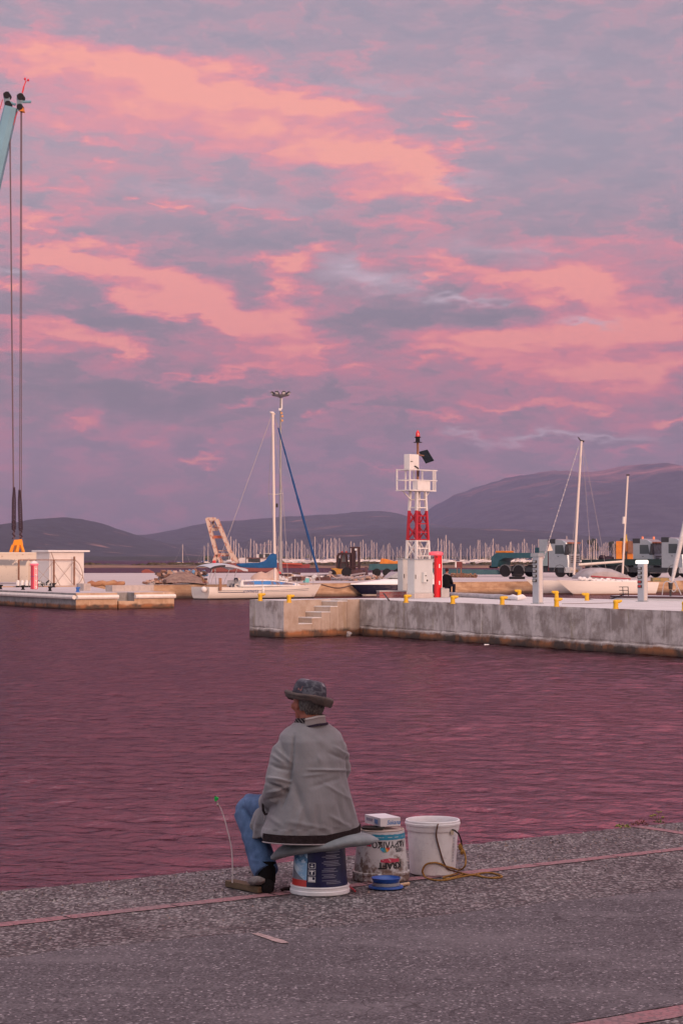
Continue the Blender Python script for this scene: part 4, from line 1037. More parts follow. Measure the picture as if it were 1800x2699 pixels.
mb = MB(); collar(.097, .897, .907, 'collar_piping', material('dark_piping', (.03,.02,.035), .7), t0=215, t1=395, flare=.0)
collar(.0815, .939, .948, 'collar_edge', material('pale_collar_edge', (.45,.41,.39), .7), t0=202, t1=390, flare=-.002)
kn_ = TN('striped_rib_collar', .9)
an_ = kn_.n('ShaderNodeSeparateXYZ', {0: kn_.tc.outputs['Object']})
wv_ = kn_.n('ShaderNodeMath', {0: kn_.math('MULTIPLY', kn_.math('ADD', an_.outputs[0], kn_.math('MULTIPLY', an_.outputs[2], .9)), 330.0)}, operation='SINE').outputs[0]
kn_.col(kn_.mix(kn_.rng(wv_, .55, .8), (.018,.013,.016), (.20,.18,.175)))
collar(.083, .893, .950, 'knit_collar', kn_.m, t0=95, t1=222, flare=.003, lean=.075, th=.010)
collar(.070, .905, .948, 'shirt_neck', dk, t0=0, t1=360, flare=.0, lean=.06, th=.006)
mb = MB(); p0 = P(697, 2146, 11.47); mb.cyl(p0, p0 - Vector((.001,0,.032)), .0028, .002, 8); shift(mb.build('zip_pull', material('zip_metal', (.6,.58,.58), .3, .9)), person)
mb = MB(); mb.tube([P(693,2118,11.49), P(694,2136,11.475), P(699,2146,11.47), P(715,2146,11.455), P(730,2143,11.44), P(744,2130,11.43)], [.006,.007,.007,.004,.003,.002], 7); shift(mb.build('pocket_edge', dk, smooth=True), person)
# jeans
jn_ = MB()
jn_.tube([PV + Vector((.0,.0,.03)), PV - Z_*.04, PV - Z_*.075], [.13, .15, .12], 18)
jn_.tube([HL + Z_*.0, HL.lerp(KL,.35), HL.lerp(KL,.7), KL + Vector((.012,-.02,.006)), KL + Vector((-.004,-.03,-.035)), KL.lerp(AL,.28) + Vector((-.012,0,0)), KL.lerp(AL,.6) + Vector((-.006,.0,0)), KL.lerp(AL,.88) + Vector((-.004,0,0)), AL + Vector((-.002,.0,.006))], [.094,.086,.079,.074,.075,.071,.070,.071,.068], 20)
jn_.sphere(KL + Vector((.004,-.022,-.012)), .077, 20, 14)
jn_.tube([HR, HR.lerp(KR,.5), KR + Vector((0,-.02,.0)), KR + Vector((0,-.02,-.03)), KR.lerp(AR,.4), AR + Vector((0,0,.03))], [.098,.088,.078,.078,.072,.068], 18)
def jedisp(p, n_):
    d = .004 * mnoise.noise(p * 22) + .006 * mnoise.noise(Vector((p.x*9, p.y*9, p.z*5)))
    for a, b, w_, h_ in KF:
        dd, t = seg_d(p, a, b)
        if dd < 3*w_: d += h_ * math.exp(-(dd/w_)**2)
    return d
KF = [(P(640,2105,11.72), P(652,2140,11.68), .006, -.006), (P(645,2120,11.72), P(672,2125,11.66), .006, .004), (P(640,2130,11.70), P(668,2165,11.64), .008, -.007), (P(632,2160,11.72), P(655,2185,11.66), .007, .005), (P(650,2215,11.6), P(700,2225,11.5), .01, -.004), (P(655,2265,11.55), P(700,2275,11.47), .008, .005)]
dn_ = TN('faded_denim', .85)
d1 = dn_.noise(dn_.map((1,1,.5)), 9, 5, .65); d2 = dn_.noise(dn_.map((1,1,1)), 190, 2)
dn_.col(dn_.mix(dn_.rng(d2, .3, .7, 0, .35), dn_.mix(dn_.rng(d1, .36, .66), (.045,.085,.175), (.13,.205,.36)), (.05,.09,.17))); dn_.bump(d2, .3, .0015)
organic(jn_, 'jeans', dn_.m, .006, 4, jedisp, root=person)
shoe_m = material('black_shoe', (.012,.010,.011), .7, bump=.3, bscale=60)
for a_, dr in ((AL, Vector((-.10, .99, 0)).normalized()), (AR, Vector((.05, 1, 0)).normalized())):
    lt = Vector((dr.y, -dr.x, 0)); mb = MB(); rings = []
    for s_, w_, h_ in ((-.072,.024,.05), (-.060,.037,.07), (-.02,.041,.078), (.03,.043,.072), (.08,.047,.060), (.13,.050,.052), (.17,.046,.044), (.20,.030,.032), (.212,.012,.02)):
        c = Vector((a_.x, a_.y, 0)) + dr * s_; rings.append([c + lt * (w_*math.cos(q_)) + Z_ * (.005 + h_ * .5 + h_ * .5 * (math.sin(q_) if math.sin(q_) > 0 else max(-1, 1.4*math.sin(q_)))) for q_ in [2*math.pi*i/18 for i in range(18)]])
    mb.loft(rings); mb.build('shoe', shoe_m, smooth=True); o = bpy.data.objects[len(bpy.data.objects)-1] if False else None
    sh = [q_ for q_ in COL.objects if q_.name.startswith('shoe') and q_.parent is None][0]; shift(sh, person)
    mb = MB(); mb.tube([a_ - dr*.01 - Z_*.045, a_ - dr*.008 + Z_*.0, a_ + Z_*.06 + dr*.01], [.046, .047, .050], 16); sk = mb.build('sock', material('black_sock', (.010,.009,.010), .95), smooth=True); shift(sk, person)
# hair
hrm = TN('grey_hair', .75)
h1_ = hrm.noise(hrm.map((1,1,.28), rot=(0,R(12),0)), 150, 3, .6); hrm.col(hrm.mix(hrm.rng(h1_, .4, .62), (.055,.048,.045), (.22,.195,.18))); hrm.bump(h1_, .9, .006)
mb = MB(); nu, nv = 46, 14; vs = []
for j in range(nv + 1):
    for i in range(nu + 1):
        t = R(-163 + 150 * i / nu); v_ = j / nv
        low = -.066 + (.020 if (i < 7 or i > nu - 7) else 0) + .004 * math.sin(i * 1.9) + .003 * math.sin(i*4.1)
        z = .075 + (low - .075) * v_; k_ = math.sqrt(max(.05, 1 - (z / .118)**2))
        rr = 1.06 + .05 * math.sin(v_*math.pi) + .02 * mnoise.noise(Vector((i*.5, j*.35, 0)))
        p_ = HC + rh * (.078*rr*k_*math.cos(t)) + fh * (.097*rr*k_*math.sin(t)) + Z_ * z; vs.append(p_)
vs2 = [HC + (p_ - HC) * .93 for p_ in vs]; K = (nu+1)*(nv+1)
fs = [(j*(nu+1)+i, j*(nu+1)+i+1, (j+1)*(nu+1)+i+1, (j+1)*(nu+1)+i) for j in range(nv) for i in range(nu)]
fs2 = [tuple(K + q_ for q_ in reversed(f)) for f in fs]
rim = [(nv*(nu+1)+i, nv*(nu+1)+i+1, K+nv*(nu+1)+i+1, K+nv*(nu+1)+i) for i in range(nu)]
mb.add(vs + vs2, fs + fs2 + rim); shift(mb.build('hair', hrm.m, smooth=True, ang=80), person)
# hat
hat_m = TN('patterned_hat_cloth', .8)
a1_ = hat_m.noise(hat_m.map((1,1,1.6)), 22, 4, .6, .3); a2_ = hat_m.noise(hat_m.map((1,1,1.8), loc=(5,7,4)), 15, 3, .55, .3)
c_ = hat_m.mix(hat_m.rng(a1_, .42, .54), (.125,.125,.145), (.045,.042,.058)); c_ = hat_m.mix(hat_m.rng(a2_, .60, .70), c_, (.34,.30,.325)); hat_m.col(hat_m.mix(hat_m.rng(hat_m.noise(hat_m.map((1,1,1), loc=(9,1,5)), 16, 2), .66, .68), c_, (.30,.13,.12))); hat_m.bump(a1_, .4, .01)
Mh = Matrix.Rotation(R(10.5), 3, 'Y') @ Matrix.Rotation(R(-3), 3, 'X'); HT = P(814, 1838, 11.63)
mb = MB(); rings = []
for (r0, z, ey) in ((.098,-.004,1.10),(.097,.012,1.10),(.094,.035,1.09),(.090,.058,1.08),(.083,.076,1.07),(.070,.089,1.06),(.052,.095,1.05),(.030,.0945,1.0),(.010,.093,1.0)):
    rings.append([HT + Mh @ Vector(((rh.x*math.cos(q_)*r0*.93 + fh.x*math.sin(q_)*r0*ey), (rh.y*math.cos(q_)*r0*.93 + fh.y*math.sin(q_)*r0*ey), z + (.006*mnoise.noise(Vector((math.cos(q_)*2, math.sin(q_)*2, z*20)))) )) for q_ in [2*math.pi*i/40 for i in range(40)]])
mb.loft(rings); shift(mb.build('hat', hat_m.m, smooth=True, sub=1), person)
brm = material('brown_hat_brim', (.105,.075,.066), .8, col2=(.062,.05,.048), vscale=22, bump=.3, bscale=60)
mb = MB(); rings = []
prof = [(.094,.010),(.104,.014),(.120,.018),(.132,.019),(.140,.014),(.142,.004),(.139,-.012),(.134,-.028),(.131,-.031),(.128,-.026),(.131,-.008),(.128,.004),(.116,.008),(.096,.002)]
for (r0, z) in prof:
    rg = []
    for i in range(48):
        q_ = 2*math.pi*i/48; u = math.cos(q_); w2 = math.sin(q_)
        d = r0 - .094; zz = z + (d*.35 if u < -.4 and z < 0 else 0) + .004*math.sin(3*q_+1)*(d/.04)
        rr = r0 * (1.0 - .02*math.cos(2*q_))
        rg.append(HT + Mh @ (rh*(u*(rr*.93)) + fh*(w2*rr*1.08) + Z_*(zz - .002)))
    rings.append(rg)
mb.loft(rings + [rings[0]], cap=False); shift(mb.build('hat_brim', brm, smooth=True, sub=1), person)

# ---------------------------------------------------------------- weeds on the edge
def weed(name, px, py, seed, h, w_, cols, label, umbel=False):
    random.seed(seed); b = G(px, py, 0); e = empty(name, (b.x, b.y, 0), 0, label=label, cat='weed', group='weeds on the quay edge')
    mb = MB()
    for _ in range(90 if not umbel else 36):
        a_ = random.uniform(0, 6.28); rr = w_ * math.sqrt(random.random()); z = h * (1 - (rr/w_)**2) * random.uniform(.2, 1) * (1 if not umbel else .4)
        c = Vector((rr*math.cos(a_), rr*math.sin(a_)*.6, z)); d = Vector((random.uniform(-1,1), random.uniform(-1,1), random.uniform(.1,1))).normalized() * random.uniform(.008,.02); s_ = d.cross(Vector((0,0,1))).normalized()*.005
        mb.mat(random.choice([0, 0, 1])); mb.add([c, c+d*.5+s_, c+d, c+d*.5-s_], [(0,1,2,3)])
    mb.build('leaves', cols, e)
    if umbel:
        st = MB()
        for (x, z) in ((.0,.075), (-.028,.055), (-.052,.048), (.026,.045)): st.tube([(0,0,0), (x*.5,0,z*.6), (x,0,z)], .0013, 5)
        st.build('stem', cols[0], e); fl_ = MB()
        for (x, z, r0) in ((.0,.078,.020), (-.03,.056,.014), (-.054,.05,.014), (.028,.042,.010)):
            for _ in range(26):
                a_ = random.uniform(0, 6.28); q_ = r0*math.sqrt(random.random()); fl_.sphere((x+q_*math.cos(a_), q_*math.sin(a_), z+random.uniform(-.003,.003)), .0025, 5, 4)
        fl_.build('flower_head', material('yellow_green_flower', (.32,.30,.05), .7), e)
    return e
g1 = material('weed_green', (.10,.14,.03), .7); g2 = material('weed_yellow', (.25,.24,.04), .7); r1 = material('weed_rust', (.16,.045,.02), .8); r2 = material('weed_brown', (.09,.035,.02), .8)
weed('weed', 1640, 2182, 1, .025, .055, [g2, g1], 'small yellow green weed on the quay edge, leftmost of the weeds')
weed('weed', 1686, 2176, 2, .045, .055, [r1, r2], 'rust red dome shaped weed on the quay edge')
weed('weed', 1735, 2170, 4, .05, .045, [g1, r1], 'tall thin weed with yellow green flower heads on the quay edge', umbel=True)

# loose grit and pebbles on the quay
random.seed(55); gm = MB()
for _ in range(1500):
    s_, d_ = random.uniform(-1.5, 7.5), abs(random.gauss(0, .75)); r0 = random.uniform(.003, .008) * (1.5 if random.random() < .06 else 1); q_ = Q(s_, d_ + .01); gm.mat(random.randrange(3))
    gm.add([(q_[0]+r0, q_[1], 0), (q_[0]-r0*.5, q_[1]+r0, 0), (q_[0]-r0*.5, q_[1]-r0, 0), (q_[0]+r0*.2, q_[1], r0*1.2)], [(0,1,3),(1,2,3),(2,0,3)])
tag(gm.build('grit', [material('grit_pale', (.42,.38,.36), .9), material('grit_dark', (.07,.06,.06), .9), material('grit_tan', (.28,.2,.17), .9)]), 'loose grit and small stones scattered along the quay edge', 'grit', kind='stuff')
# ================================================================ mid-distance things
PRZ = math.atan2(eBC.y, eBC.x)            # the pier's short direction
paint_w = material('white_paint', (.68,.64,.62), .45, var=.06, vscale=3); cream = material('cream_paint', (.62,.56,.50), .5, var=.05, vscale=2)
galv = material('galvanised_metal', (.36,.37,.385), .4, .3, var=.12, vscale=4); redm = material('red_enamel', (.62,.018,.022), .4)
blackm = material('black_rubber', (.018,.016,.017), .7); rust = material('rusty_steel', (.22,.10,.06), .8, var=.35, vscale=4); dkgrey = material('dark_steel', (.05,.045,.045), .6)
glass = material('dark_glass', (.03,.035,.038), .12, spec=.6)
yel = material('yellow_paint', (.70,.40,.012), .5, col2=(.50,.26,.03), vscale=9, lo_hi=(.5,.75))
def bollard(loc, rz, label):
    e = empty('bollard', loc, rz, label=label, cat='bollard', group='yellow bollards on the pier')
    m = MB(); m.lathe([(.02,.0),(.115,.0),(.115,.018),(.09,.025),(.085,.20),(.095,.235),(.098,.27),(.085,.305),(.05,.322),(.015,.325)], n=20)
    m.tube([(.0,0,.255),(.07,0,.262),(.14,0,.268),(.20,0,.285),(.222,0,.30)], [.07,.068,.058,.040,.014], 12)
    return m.build('bollard_body', yel, e, smooth=True, ang=50), e
b_o, b_e = bollard((0,0,0), 0, 'x')
first = [True]
def place_bollard(px, py, rz, label, sc_=1.0):
    g = G(px, py, .002)
    if first[0]: e = b_e; first[0] = False
    else: e = copy_tree(b_e)
    e.location = g; e.rotation_euler = (0, 0, rz); e['label'] = label; e.scale = (sc_,)*3
for px, py, rz, lb_ in ((686,1584,.1,'yellow bollard at the far left pier corner'), (762,1588.5,0,'yellow bollard at the pier corner above the steps'), (1070,1588.5,0,'yellow bollard in front of the low brick block'), (1193,1591.6,0,'yellow bollard on the pier edge in front of the grey box'),
    (1323,1593.8,-.1,'yellow bollard on the pier edge left of the tall power pedestal'), (1466,1599,0,'yellow bollard on the pier edge just right of the tall power pedestal'), (1622,1605,0,'yellow bollard on the pier edge left of the lit power pedestal'), (1803,1610,0,'yellow bollard cut off at the right edge of the picture'),
    (1368,1572.5,math.pi,'yellow bollard behind the end of the wrapped pipe'), (1466,1576.5,math.pi,'yellow bollard on the back edge of the pier facing the catamaran'), (1546,1583,math.pi,'yellow bollard with a black rope tied to it')):
    place_bollard(px, py, rz, lb_)
# power and water pedestals
def pedestal(px, py, h, label, lit=False):
    g = G(px, py, .003); e = empty('power_pedestal', g, PRZ, label=label, cat='pedestal', group='power pedestals on the pier')
    m = MB(); m.bb(-.17,.17,-.20,.20,.0,.02); m.build('base_plate', galv, e)
    m = MB(); m.bb(-.15,.15,-.18,.12,.02,h-.16); m.build('column', material('grey_column', (.36,.38,.42), .4, .2), e, bevel=.012)
    m = MB(); m.bb(-.105,.105,-.186,-.18,.05,h-.17); m.build('front_panel', material('pale_panel', (.52,.46,.43), .4), e)
    m = MB(); m.bb(-.17,.17,-.20,.20,h-.15,h-.02); m.bb(-.155,.155,-.185,.185,h-.02,h)
    m.build('cap', material('lit_cap', (.9,.9,.88), .4, emis=(1,.95,.88,1.3)) if lit else galv, e, bevel=.01)
    for k in range(5):
        m = MB(); z = h - .34 - k * .185; m.bb(-.19,-.15,-.10,.10,z-.055,z+.055); m.mat(1); m.bb(-.205,-.19,-.06,.06,z-.03,z+.045); m.build('socket', [dkgrey, material('red_socket', (.4,.03,.03), .5) if (lit and k in (3, 4)) else galv], e, bevel=.004)
pedestal(1415, 1591, 1.98, 'tall grey power pedestal with unlit cap on the pier, near the middle yellow bollards')
pedestal(1691, 1585.5, 1.70, 'shorter grey power pedestal with glowing white cap, nearer the right edge', True)
# red pedestal
g = G(1148.5, 1574.5, .003); e = empty('fire_pedestal', g, PRZ, label='tall red fire hose pedestal with rounded pink red cap beside the cabinet', cat='pedestal')
m = MB(); m.bb(-.20,.20,-.2,-.06,0,1.9); m.build('column', redm, e, bevel=.01)
m = MB(); m.bb(.185,.212,-.206,-.2,.02,1.88); m.build('edge_trim', paint_w, e)
m = MB()
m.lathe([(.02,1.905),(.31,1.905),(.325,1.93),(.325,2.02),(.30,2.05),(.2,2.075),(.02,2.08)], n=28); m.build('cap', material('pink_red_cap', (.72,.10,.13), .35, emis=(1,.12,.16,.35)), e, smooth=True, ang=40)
for z in (1.42, .66):
    m = MB(); m.bb(-.03,.05,-.206,-.2,z-.09,z+.09); m.build('notice', paint_w, e)
m = MB(); m.lathe([(.02,0),(.022,.02),(.04,.04),(.02,.06)], (-.19,-.215,1.80), 10); m.build('lamp', dkgrey, e)
# grey electrical cabinet
g = G(1092, 1577.5, .003)
def cabinet(g, w, d, h, label, name='electrical_cabinet', meter=True):
    e = empty(name, g, PRZ, label=label, cat='cabinet', group='electrical cabinets by the tower')
    gm = material('grey_enamel', (.50,.50,.50), .45, var=.04, vscale=2)
    m = MB(); m.bb(0,w,0,d,0,.22); m.build('plinth', material('pink_grey_plinth', (.47,.41,.39), .8, var=.1), e, bevel=.01)
    m = MB(); m.bb(.02,w-.02,.02,d,.222,h); m.build('housing', gm, e, bevel=.008)
    m = MB(); m.bb(.05,w-.05,.004,.02,.26,h-.04); m.build('door', gm, e, bevel=.006)
    m = MB(); m.bb(-.02,w+.02,-.02,d+.03,h+.002,h+.045); m.build('roof_panel', galv, e, bevel=.01)
    m = MB(); m.bb(.06,.10,-.012,.003,.86,1.05); m.build('door_handle', blackm, e, bevel=.004)
    if meter:
        m = MB(); m.bb(.48,.56,-.14,.003,.70,1.16); m.bb(.561,.80,-.14,.003,.70,.88); m.bb(.561,.80,-.035,.003,.881,1.16); m.build('meter_box', material('meter_grey', (.56,.56,.55), .5), e, bevel=.008)
        m = MB(); m.bb(.60,.78,-.046,-.036,.98,1.02); m.build('meter_slot', dkgrey, e)
        m = MB(); m.cyl((.70,-.16,.79),(.70,-.141,.79),.045,n=14); m.build('dial', dkgrey, e)
    return e
cabinet(g, 1.30, .42, 1.70, 'large grey electrical cabinet with a meter box, left of the red pedestal')
g = G(1062, 1573.5, .003); cabinet(g, .50, .34, 1.72, 'narrow pale electrical cabinet behind the brick block', meter=False)
# low brick block and leaning stick
brick = TN('red_brick', .9); bx3 = brick.n('ShaderNodeSeparateXYZ', {0: brick.tc.outputs['Object']})
bk_ = brick.n('ShaderNodeTexBrick', {'Vector': brick.n('ShaderNodeCombineXYZ', {0: bx3.outputs[0], 1: bx3.outputs[2], 2: 0.0}).outputs[0], 'Color1': (.30,.06,.055,1), 'Color2': (.22,.05,.05,1), 'Mortar': (.3,.2,.19,1), 'Scale': 1.0, 'Mortar Size': .008, 'Brick Width': .21, 'Row Height': .07})
brick.col(brick.mix(brick.rng(brick.noise(brick.map((1,1,1)), 3, 5), .5, .7, 0, .6), bk_.outputs['Color'], (.32,.22,.20)))
g = G(1000, 1576, .003); e = empty('brick_block', g, math.atan2(.25, 1), label='low red brick block with grey coping in front of the pale cabinet', cat='block')
m = MB(); m.bb(0,1.24,0,.5,0,.27); m.build('brickwork', brick.m, e); m = MB(); m.bb(-.015,1.255,-.015,.515,.272,.33); m.build('coping', material('grey_coping', (.36,.33,.32), .9), e, bevel=.01)
a0, a1 = G(1026, 1583.5, .01), P(1010.5, 1563, 93.9); m = MB(); m.bar(a0, a1, .06, .03); tag(m.build('plank', dkgrey), 'dark plank leaning against the low red brick block', 'plank')
# ---------------------------------------------------------------- light beacon tower
tg = G(1101, 1573, .003); tg = Vector((tg.x, tg.y, .003)); TY = tg.y; k_ = TY / FPX
tw = empty('beacon_tower', tg, PRZ, label='red and white lattice beacon tower with a red lantern and railed platform', cat='beacon tower')
def hw(z): return (1.10 - (1.10 - .60) * z / 4.85) / 2
def corner(i, z): s = hw(z); return Vector(((-s, s, s, -s)[i], (-s, -s, s, s)[i] * .64, z))
white_t = material('tower_white', (.66,.62,.60), .5, var=.07, vscale=2.5); red_t = material('tower_red', (.42,.020,.035), .5, var=.15, vscale=3)
Z1, Z2, Z3 = 2.60, 3.96, 4.85
for i in range(4):
    for (za, zb, mt) in ((0, Z1-.002, white_t), (Z1, Z2, red_t), (Z2+.002, Z3, white_t)):
        m = MB(); m.bar(corner(i, za), corner(i, zb), .105); m.build('leg', mt, tw)
for (za, zb, mt, rungs, diag) in ((0, Z1-.01, white_t, (.6, 1.1, 1.88, 2.23, 2.57), True), (Z1, Z2, red_t, (2.63, 2.97, 3.36, 3.72), True), (Z2+.02, Z3, white_t, (4.10, 4.47), False)):
    m = MB()
    for z in rungs:
        m.bar(corner(0, z), corner(1, z), .05)
        if z in (.6, 1.1, 2.57, 2.63, 4.47, 4.10): 
            for a_, b_ in ((1, 2), (2, 3), (3, 0)): m.bar(corner(a_, z), corner(b_, z), .045)
    if diag:
        n = 2 if mt is red_t else 3
        for q_ in range(n):
            u0 = za + (zb-za)*q_/n + .03; u1 = za + (zb-za)*(q_+1)/n - .02
            for a_, b_ in ((3, 0), (1, 2), (2, 3)):
                m.bar(corner(a_, u0), corner(b_, u1), .045); m.bar(corner(b_, u0) + Vector((.01,.01,0)), corner(a_, u1) + Vector((.01,.01,0)), .045)
            m.bar(corner(0, u1), (corner(0, u0)+corner(1, u0))/2, .035) if mt is white_t else None
            if mt is white_t: m.bar((corner(0, u0)+corner(1, u0))/2, corner(1, u1), .035)
    m.bar((0,.1,za), (0,.1,zb), .09); m.build('bracing', mt, tw)
PXA, PXB, PYA, PYB = -1.09, .78, -.46, .40
m = MB(); m.bb(PXA, PXB, PYA, PYB, Z3+.002, Z3+.05); m.build('platform', white_t, tw)
m = MB()
for (x, y) in ((-1.05,-.42),(-1.05,.36),(.74,-.42),(.74,.36),(.60,-.42),(-.45,.36),(.15,.36)): m.bar((x,y,Z3+.051),(x,y,Z3+1.0), .055)
for z in (Z3+.97, Z3+.50):
    m.bar((PXA-.02,-.42,z),(PXB+.1,-.42,z),.04); m.bar((-1.05,-.46,z),(-1.05,.40,z),.04); m.bar((PXA,.36,z),(.2,.36,z),.04); m.bar((.74,-.44,z),(.74,.40,z),.04)
m.build('railing', white_t, tw)
for a_, b_ in (((-.95,.1,Z3), (-.32,.1,Z3-.42)), ((.70,-.1,Z3), (.30,-.1,Z3-.42))): m = MB(); m.bar(a_, b_, .04); m.build('strut', white_t, tw)
m = MB(); m.bb(-.46,.42,-.40,-.08,Z3+.055,Z3+.47); m.build('battery_box', paint_w, tw, bevel=.01)
m = MB(); m.bb(-.90,-.24,-.28,.06,Z3+1.0,Z3+1.68); m.build('equipment_box', paint_w, tw, bevel=.012)
m = MB(); m.bb(-.84,-.68,-.292,-.282,Z3+1.33,Z3+1.36); m.build('box_latch', dkgrey, tw)
m = MB(); m.cyl((0,0,Z3+.05),(0,0,Z3+2.25),.055,n=12); m.build('mast_pole', rust, tw, smooth=True)
m = MB(); m.tube([(-.30,-.2,Z3+.30),(-.12,-.1,Z3+.34),(-.02,-.05,Z3+.42)], .045, 8); m.tube([(-.60,-.33,Z3+1.14),(-.42,-.34,Z3+1.08),(-.16,-.2,Z3+.95),(-.02,-.06,Z3+.7)], .03, 8); m.build('bracket', dkgrey, tw)
m = MB(); m.lathe([(.02,0),(.20,0),(.205,.02),(.10,.045),(.095,.19),(.10,.215),(.15,.235),(.145,.26),(.09,.27),(.02,.27)], (0,0,Z3+2.25), 24); m.build('lantern_base', blackm, tw, smooth=True, ang=35)
m = MB(); m.lathe([(.02,0),(.095,0),(.098,.08),(.094,.17),(.085,.20),(.055,.25),(.03,.275),(.012,.31)], (0,0,Z3+2.522), 24); m.build('lantern_lens', material('red_lens', (.60,.012,.02), .2, spec=.6, coat=.5), tw, smooth=True, ang=35)
m = MB(); Ri = Matrix.Rotation(-PRZ, 4, 'Z')
def tl(px, py, dY): return Ri @ (P(px, py, TY + dY) - tg)
m.tube([Vector((0,0,Z3+1.72)), tl(1107,1200,-.05), tl(1117,1202,-.05)], .04, 8); m.build('panel_arm', rust, tw)
cs = [tl(1104.2,1191.3,.05), tl(1125.8,1185.6,.20), tl(1143,1214,-.12), tl(1122,1221.2,-.27)]
nn = (cs[1]-cs[0]).cross(cs[3]-cs[0]).normalized()*.025
m = MB(); m.loft([[c-nn for c in cs],[c+nn for c in cs]]); m.build('solar_panel', material('solar_cells', (.008,.011,.016), .65, var=.4, vscale=8), tw)

# ---------------------------------------------------------------- seated person in black, grey box, wrapped pipe
def figure(name, base, rz, parts, label, skinm, scale=1.0):
    e_ = base; m = MB(); Mr = Matrix.Rotation(rz, 3, 'Z')
    for kind, *a in parts['body']:
        if kind == 't': m.tube([Mr @ (Vector(p_) * scale) for p_ in a[0]], [q_*scale for q_ in a[1]], 12)
        else: ell(m, Mr @ (Vector(a[0]) * scale), (Mr @ Vector((1,0,0)), Mr @ Vector((0,1,0)), Vector((0,0,1))), [q_*scale for q_ in a[1]], 14, 10)
    body = organic(m, name, skinm, .016, 2); body.location = base; tag(body, label, 'person')
    for nm_, mt, lst in parts['wear']:
        m = MB()
        for kind, *a in lst:
            if kind == 't': m.tube([Mr @ (Vector(p_) * scale) for p_ in a[0]], [q_*scale for q_ in a[1]], 12)
            else: ell(m, Mr @ (Vector(a[0]) * scale), (Mr @ Vector((1,0,0)), Mr @ Vector((0,1,0)), Vector((0,0,1))), [q_*scale for q_ in a[1]], 14, 10)
        o = organic(m, nm_, mt, .016, 2); o.parent = body
    return body
def seated(seat=.45):
    b = [('e', (0,.02,seat+.74), (.075,.092,.112)), ('t', [(0,0,seat+.66),(0,0,seat+.52)], [.05,.06]), ('t', [(0,0,seat+.54),(0,-.02,seat+.3),(0,-.03,seat+.06)], [.12,.14,.14]), ('e', (0,.11,seat+.73), (.016,.02,.02)),
         ('t', [(-.17,0,seat+.46),(-.24,.04,seat+.22),(-.15,.25,seat+.12)], [.05,.042,.03]), ('t', [(.17,0,seat+.46),(.24,.04,seat+.22),(.15,.25,seat+.12)], [.05,.042,.03]),
         ('t', [(-.1,0,seat+.06),(-.13,.42,seat+.04),(-.12,.40,.1),(-.12,.44,.04),(-.12,.56,.03)], [.085,.065,.045,.04,.03]), ('t', [(.1,0,seat+.06),(.13,.42,seat+.04),(.12,.40,.1),(.12,.44,.04),(.12,.56,.03)], [.085,.065,.045,.04,.03])]
    for s_ in (-1, 1):
        for k in range(4): b.append(('t', [(s_*.15+(k-1.5)*.022, .27, seat+.12), (s_*.15+(k-1.5)*.024, .33, seat+.11), (s_*.15+(k-1.5)*.022, .36, seat+.08)], [.011,.010,.008]))
        b.append(('t', [(s_*.115, .25, seat+.12), (s_*.09, .30, seat+.12)], [.012,.009])); b.append(('e', (s_*.15,.26,seat+.12), (.042,.05,.02)))
    return b
blackc = material('black_coat', (.008,.008,.010), .9); navyc = material('navy_trousers', (.015,.018,.035), .9)
gp = G(1177, 1570.5, .003)
cp_ = {'body': seated(.45), 'wear': [
    ('coat', blackc, [('t', [(0,0,1.01),(0,-.01,.97),(0,-.02,.75),(0,-.02,.5),(0,-.01,.43)], [.09,.17,.20,.20,.21]), ('t', [(-.16,0,.93),(-.245,.03,.66),(-.16,.22,.57)], [.085,.078,.06]), ('t', [(.16,0,.93),(.245,.03,.66),(.16,.22,.57)], [.085,.078,.06])]),
    ('trousers', navyc, [('t', [(-.1,0,.51),(-.13,.42,.50),(-.12,.40,.10)], [.10,.085,.07]), ('t', [(.1,0,.51),(.13,.42,.50),(.12,.40,.10)], [.10,.085,.07])]),
    ('knit_cap', material('maroon_cap', (.045,.014,.016), .9), [('e', (0,.005,1.215), (.088,.10,.10))]),
    ('scarf', material('pink_grey_scarf', (.30,.21,.21), .9), [('t', [(-.12,.02,1.0),(-.08,-.06,1.035),(0,-.085,1.04),(.08,-.06,1.035),(.12,.02,1.0)], [.035]*5)])]}
figure('person', gp, R(-38), cp_, 'person sitting with back turned in a black coat on the pier beside the red pedestal', skin)
g = G(1171, 1574.5, .003); m = MB(); m.bb(-.19,.19,-.15,.15,0,.40); m.mat(0); m.bb(-.19,-.03,-.15,.15,.402,.44)
o = m.build('crate', material('pale_grey_crate', (.42,.39,.38), .8, var=.1), bevel=.012); o.location = g; o.rotation_euler = (0,0,.2); tag(o, 'pale grey crate beside the red pedestal in front of the seated person', 'crate')
m = MB(); pp = []
for (x, y) in ((1167,1572),(1206,1574),(1250,1575.5),(1286,1578),(1320,1580),(1343,1582)): q_ = G(x, y, 0); q_.z = .108 + .012*math.sin(x*.13); pp.append(q_)
pp = smoothpath(pp, 5); m.tube(pp, [.105 + .010*mnoise.noise(Vector((i*.9,0,0))) for i in range(len(pp))], 12)
e = empty('wrapped_pipe', (pp[0].x, pp[0].y, .003), label='long grey wrapped pipe lying along the pier with white foam end', cat='pipe')
o = m.build('pipe', material('grey_wrap', (.42,.39,.40), .8, var=.2, vscale=4, bump=.5, bscale=9), smooth=True); shift(o, e)
m = MB(); q0, q1, q2 = G(1341,1582,.0), G(1362,1583,.0), G(1384,1582,.0)
for q_ in (q0, q1, q2): q_.z = .11
m.tube([q0, q0.lerp(q1,.5)+Vector((0,0,.03)), q1, q1.lerp(q2,.6)+Vector((0,0,.03)), q2], [.09,.12,.10,.12,.05], 10); o = m.build('foam_end', material('white_foam', (.72,.69,.68), .8, bump=.6, bscale=8), smooth=True); shift(o, e)
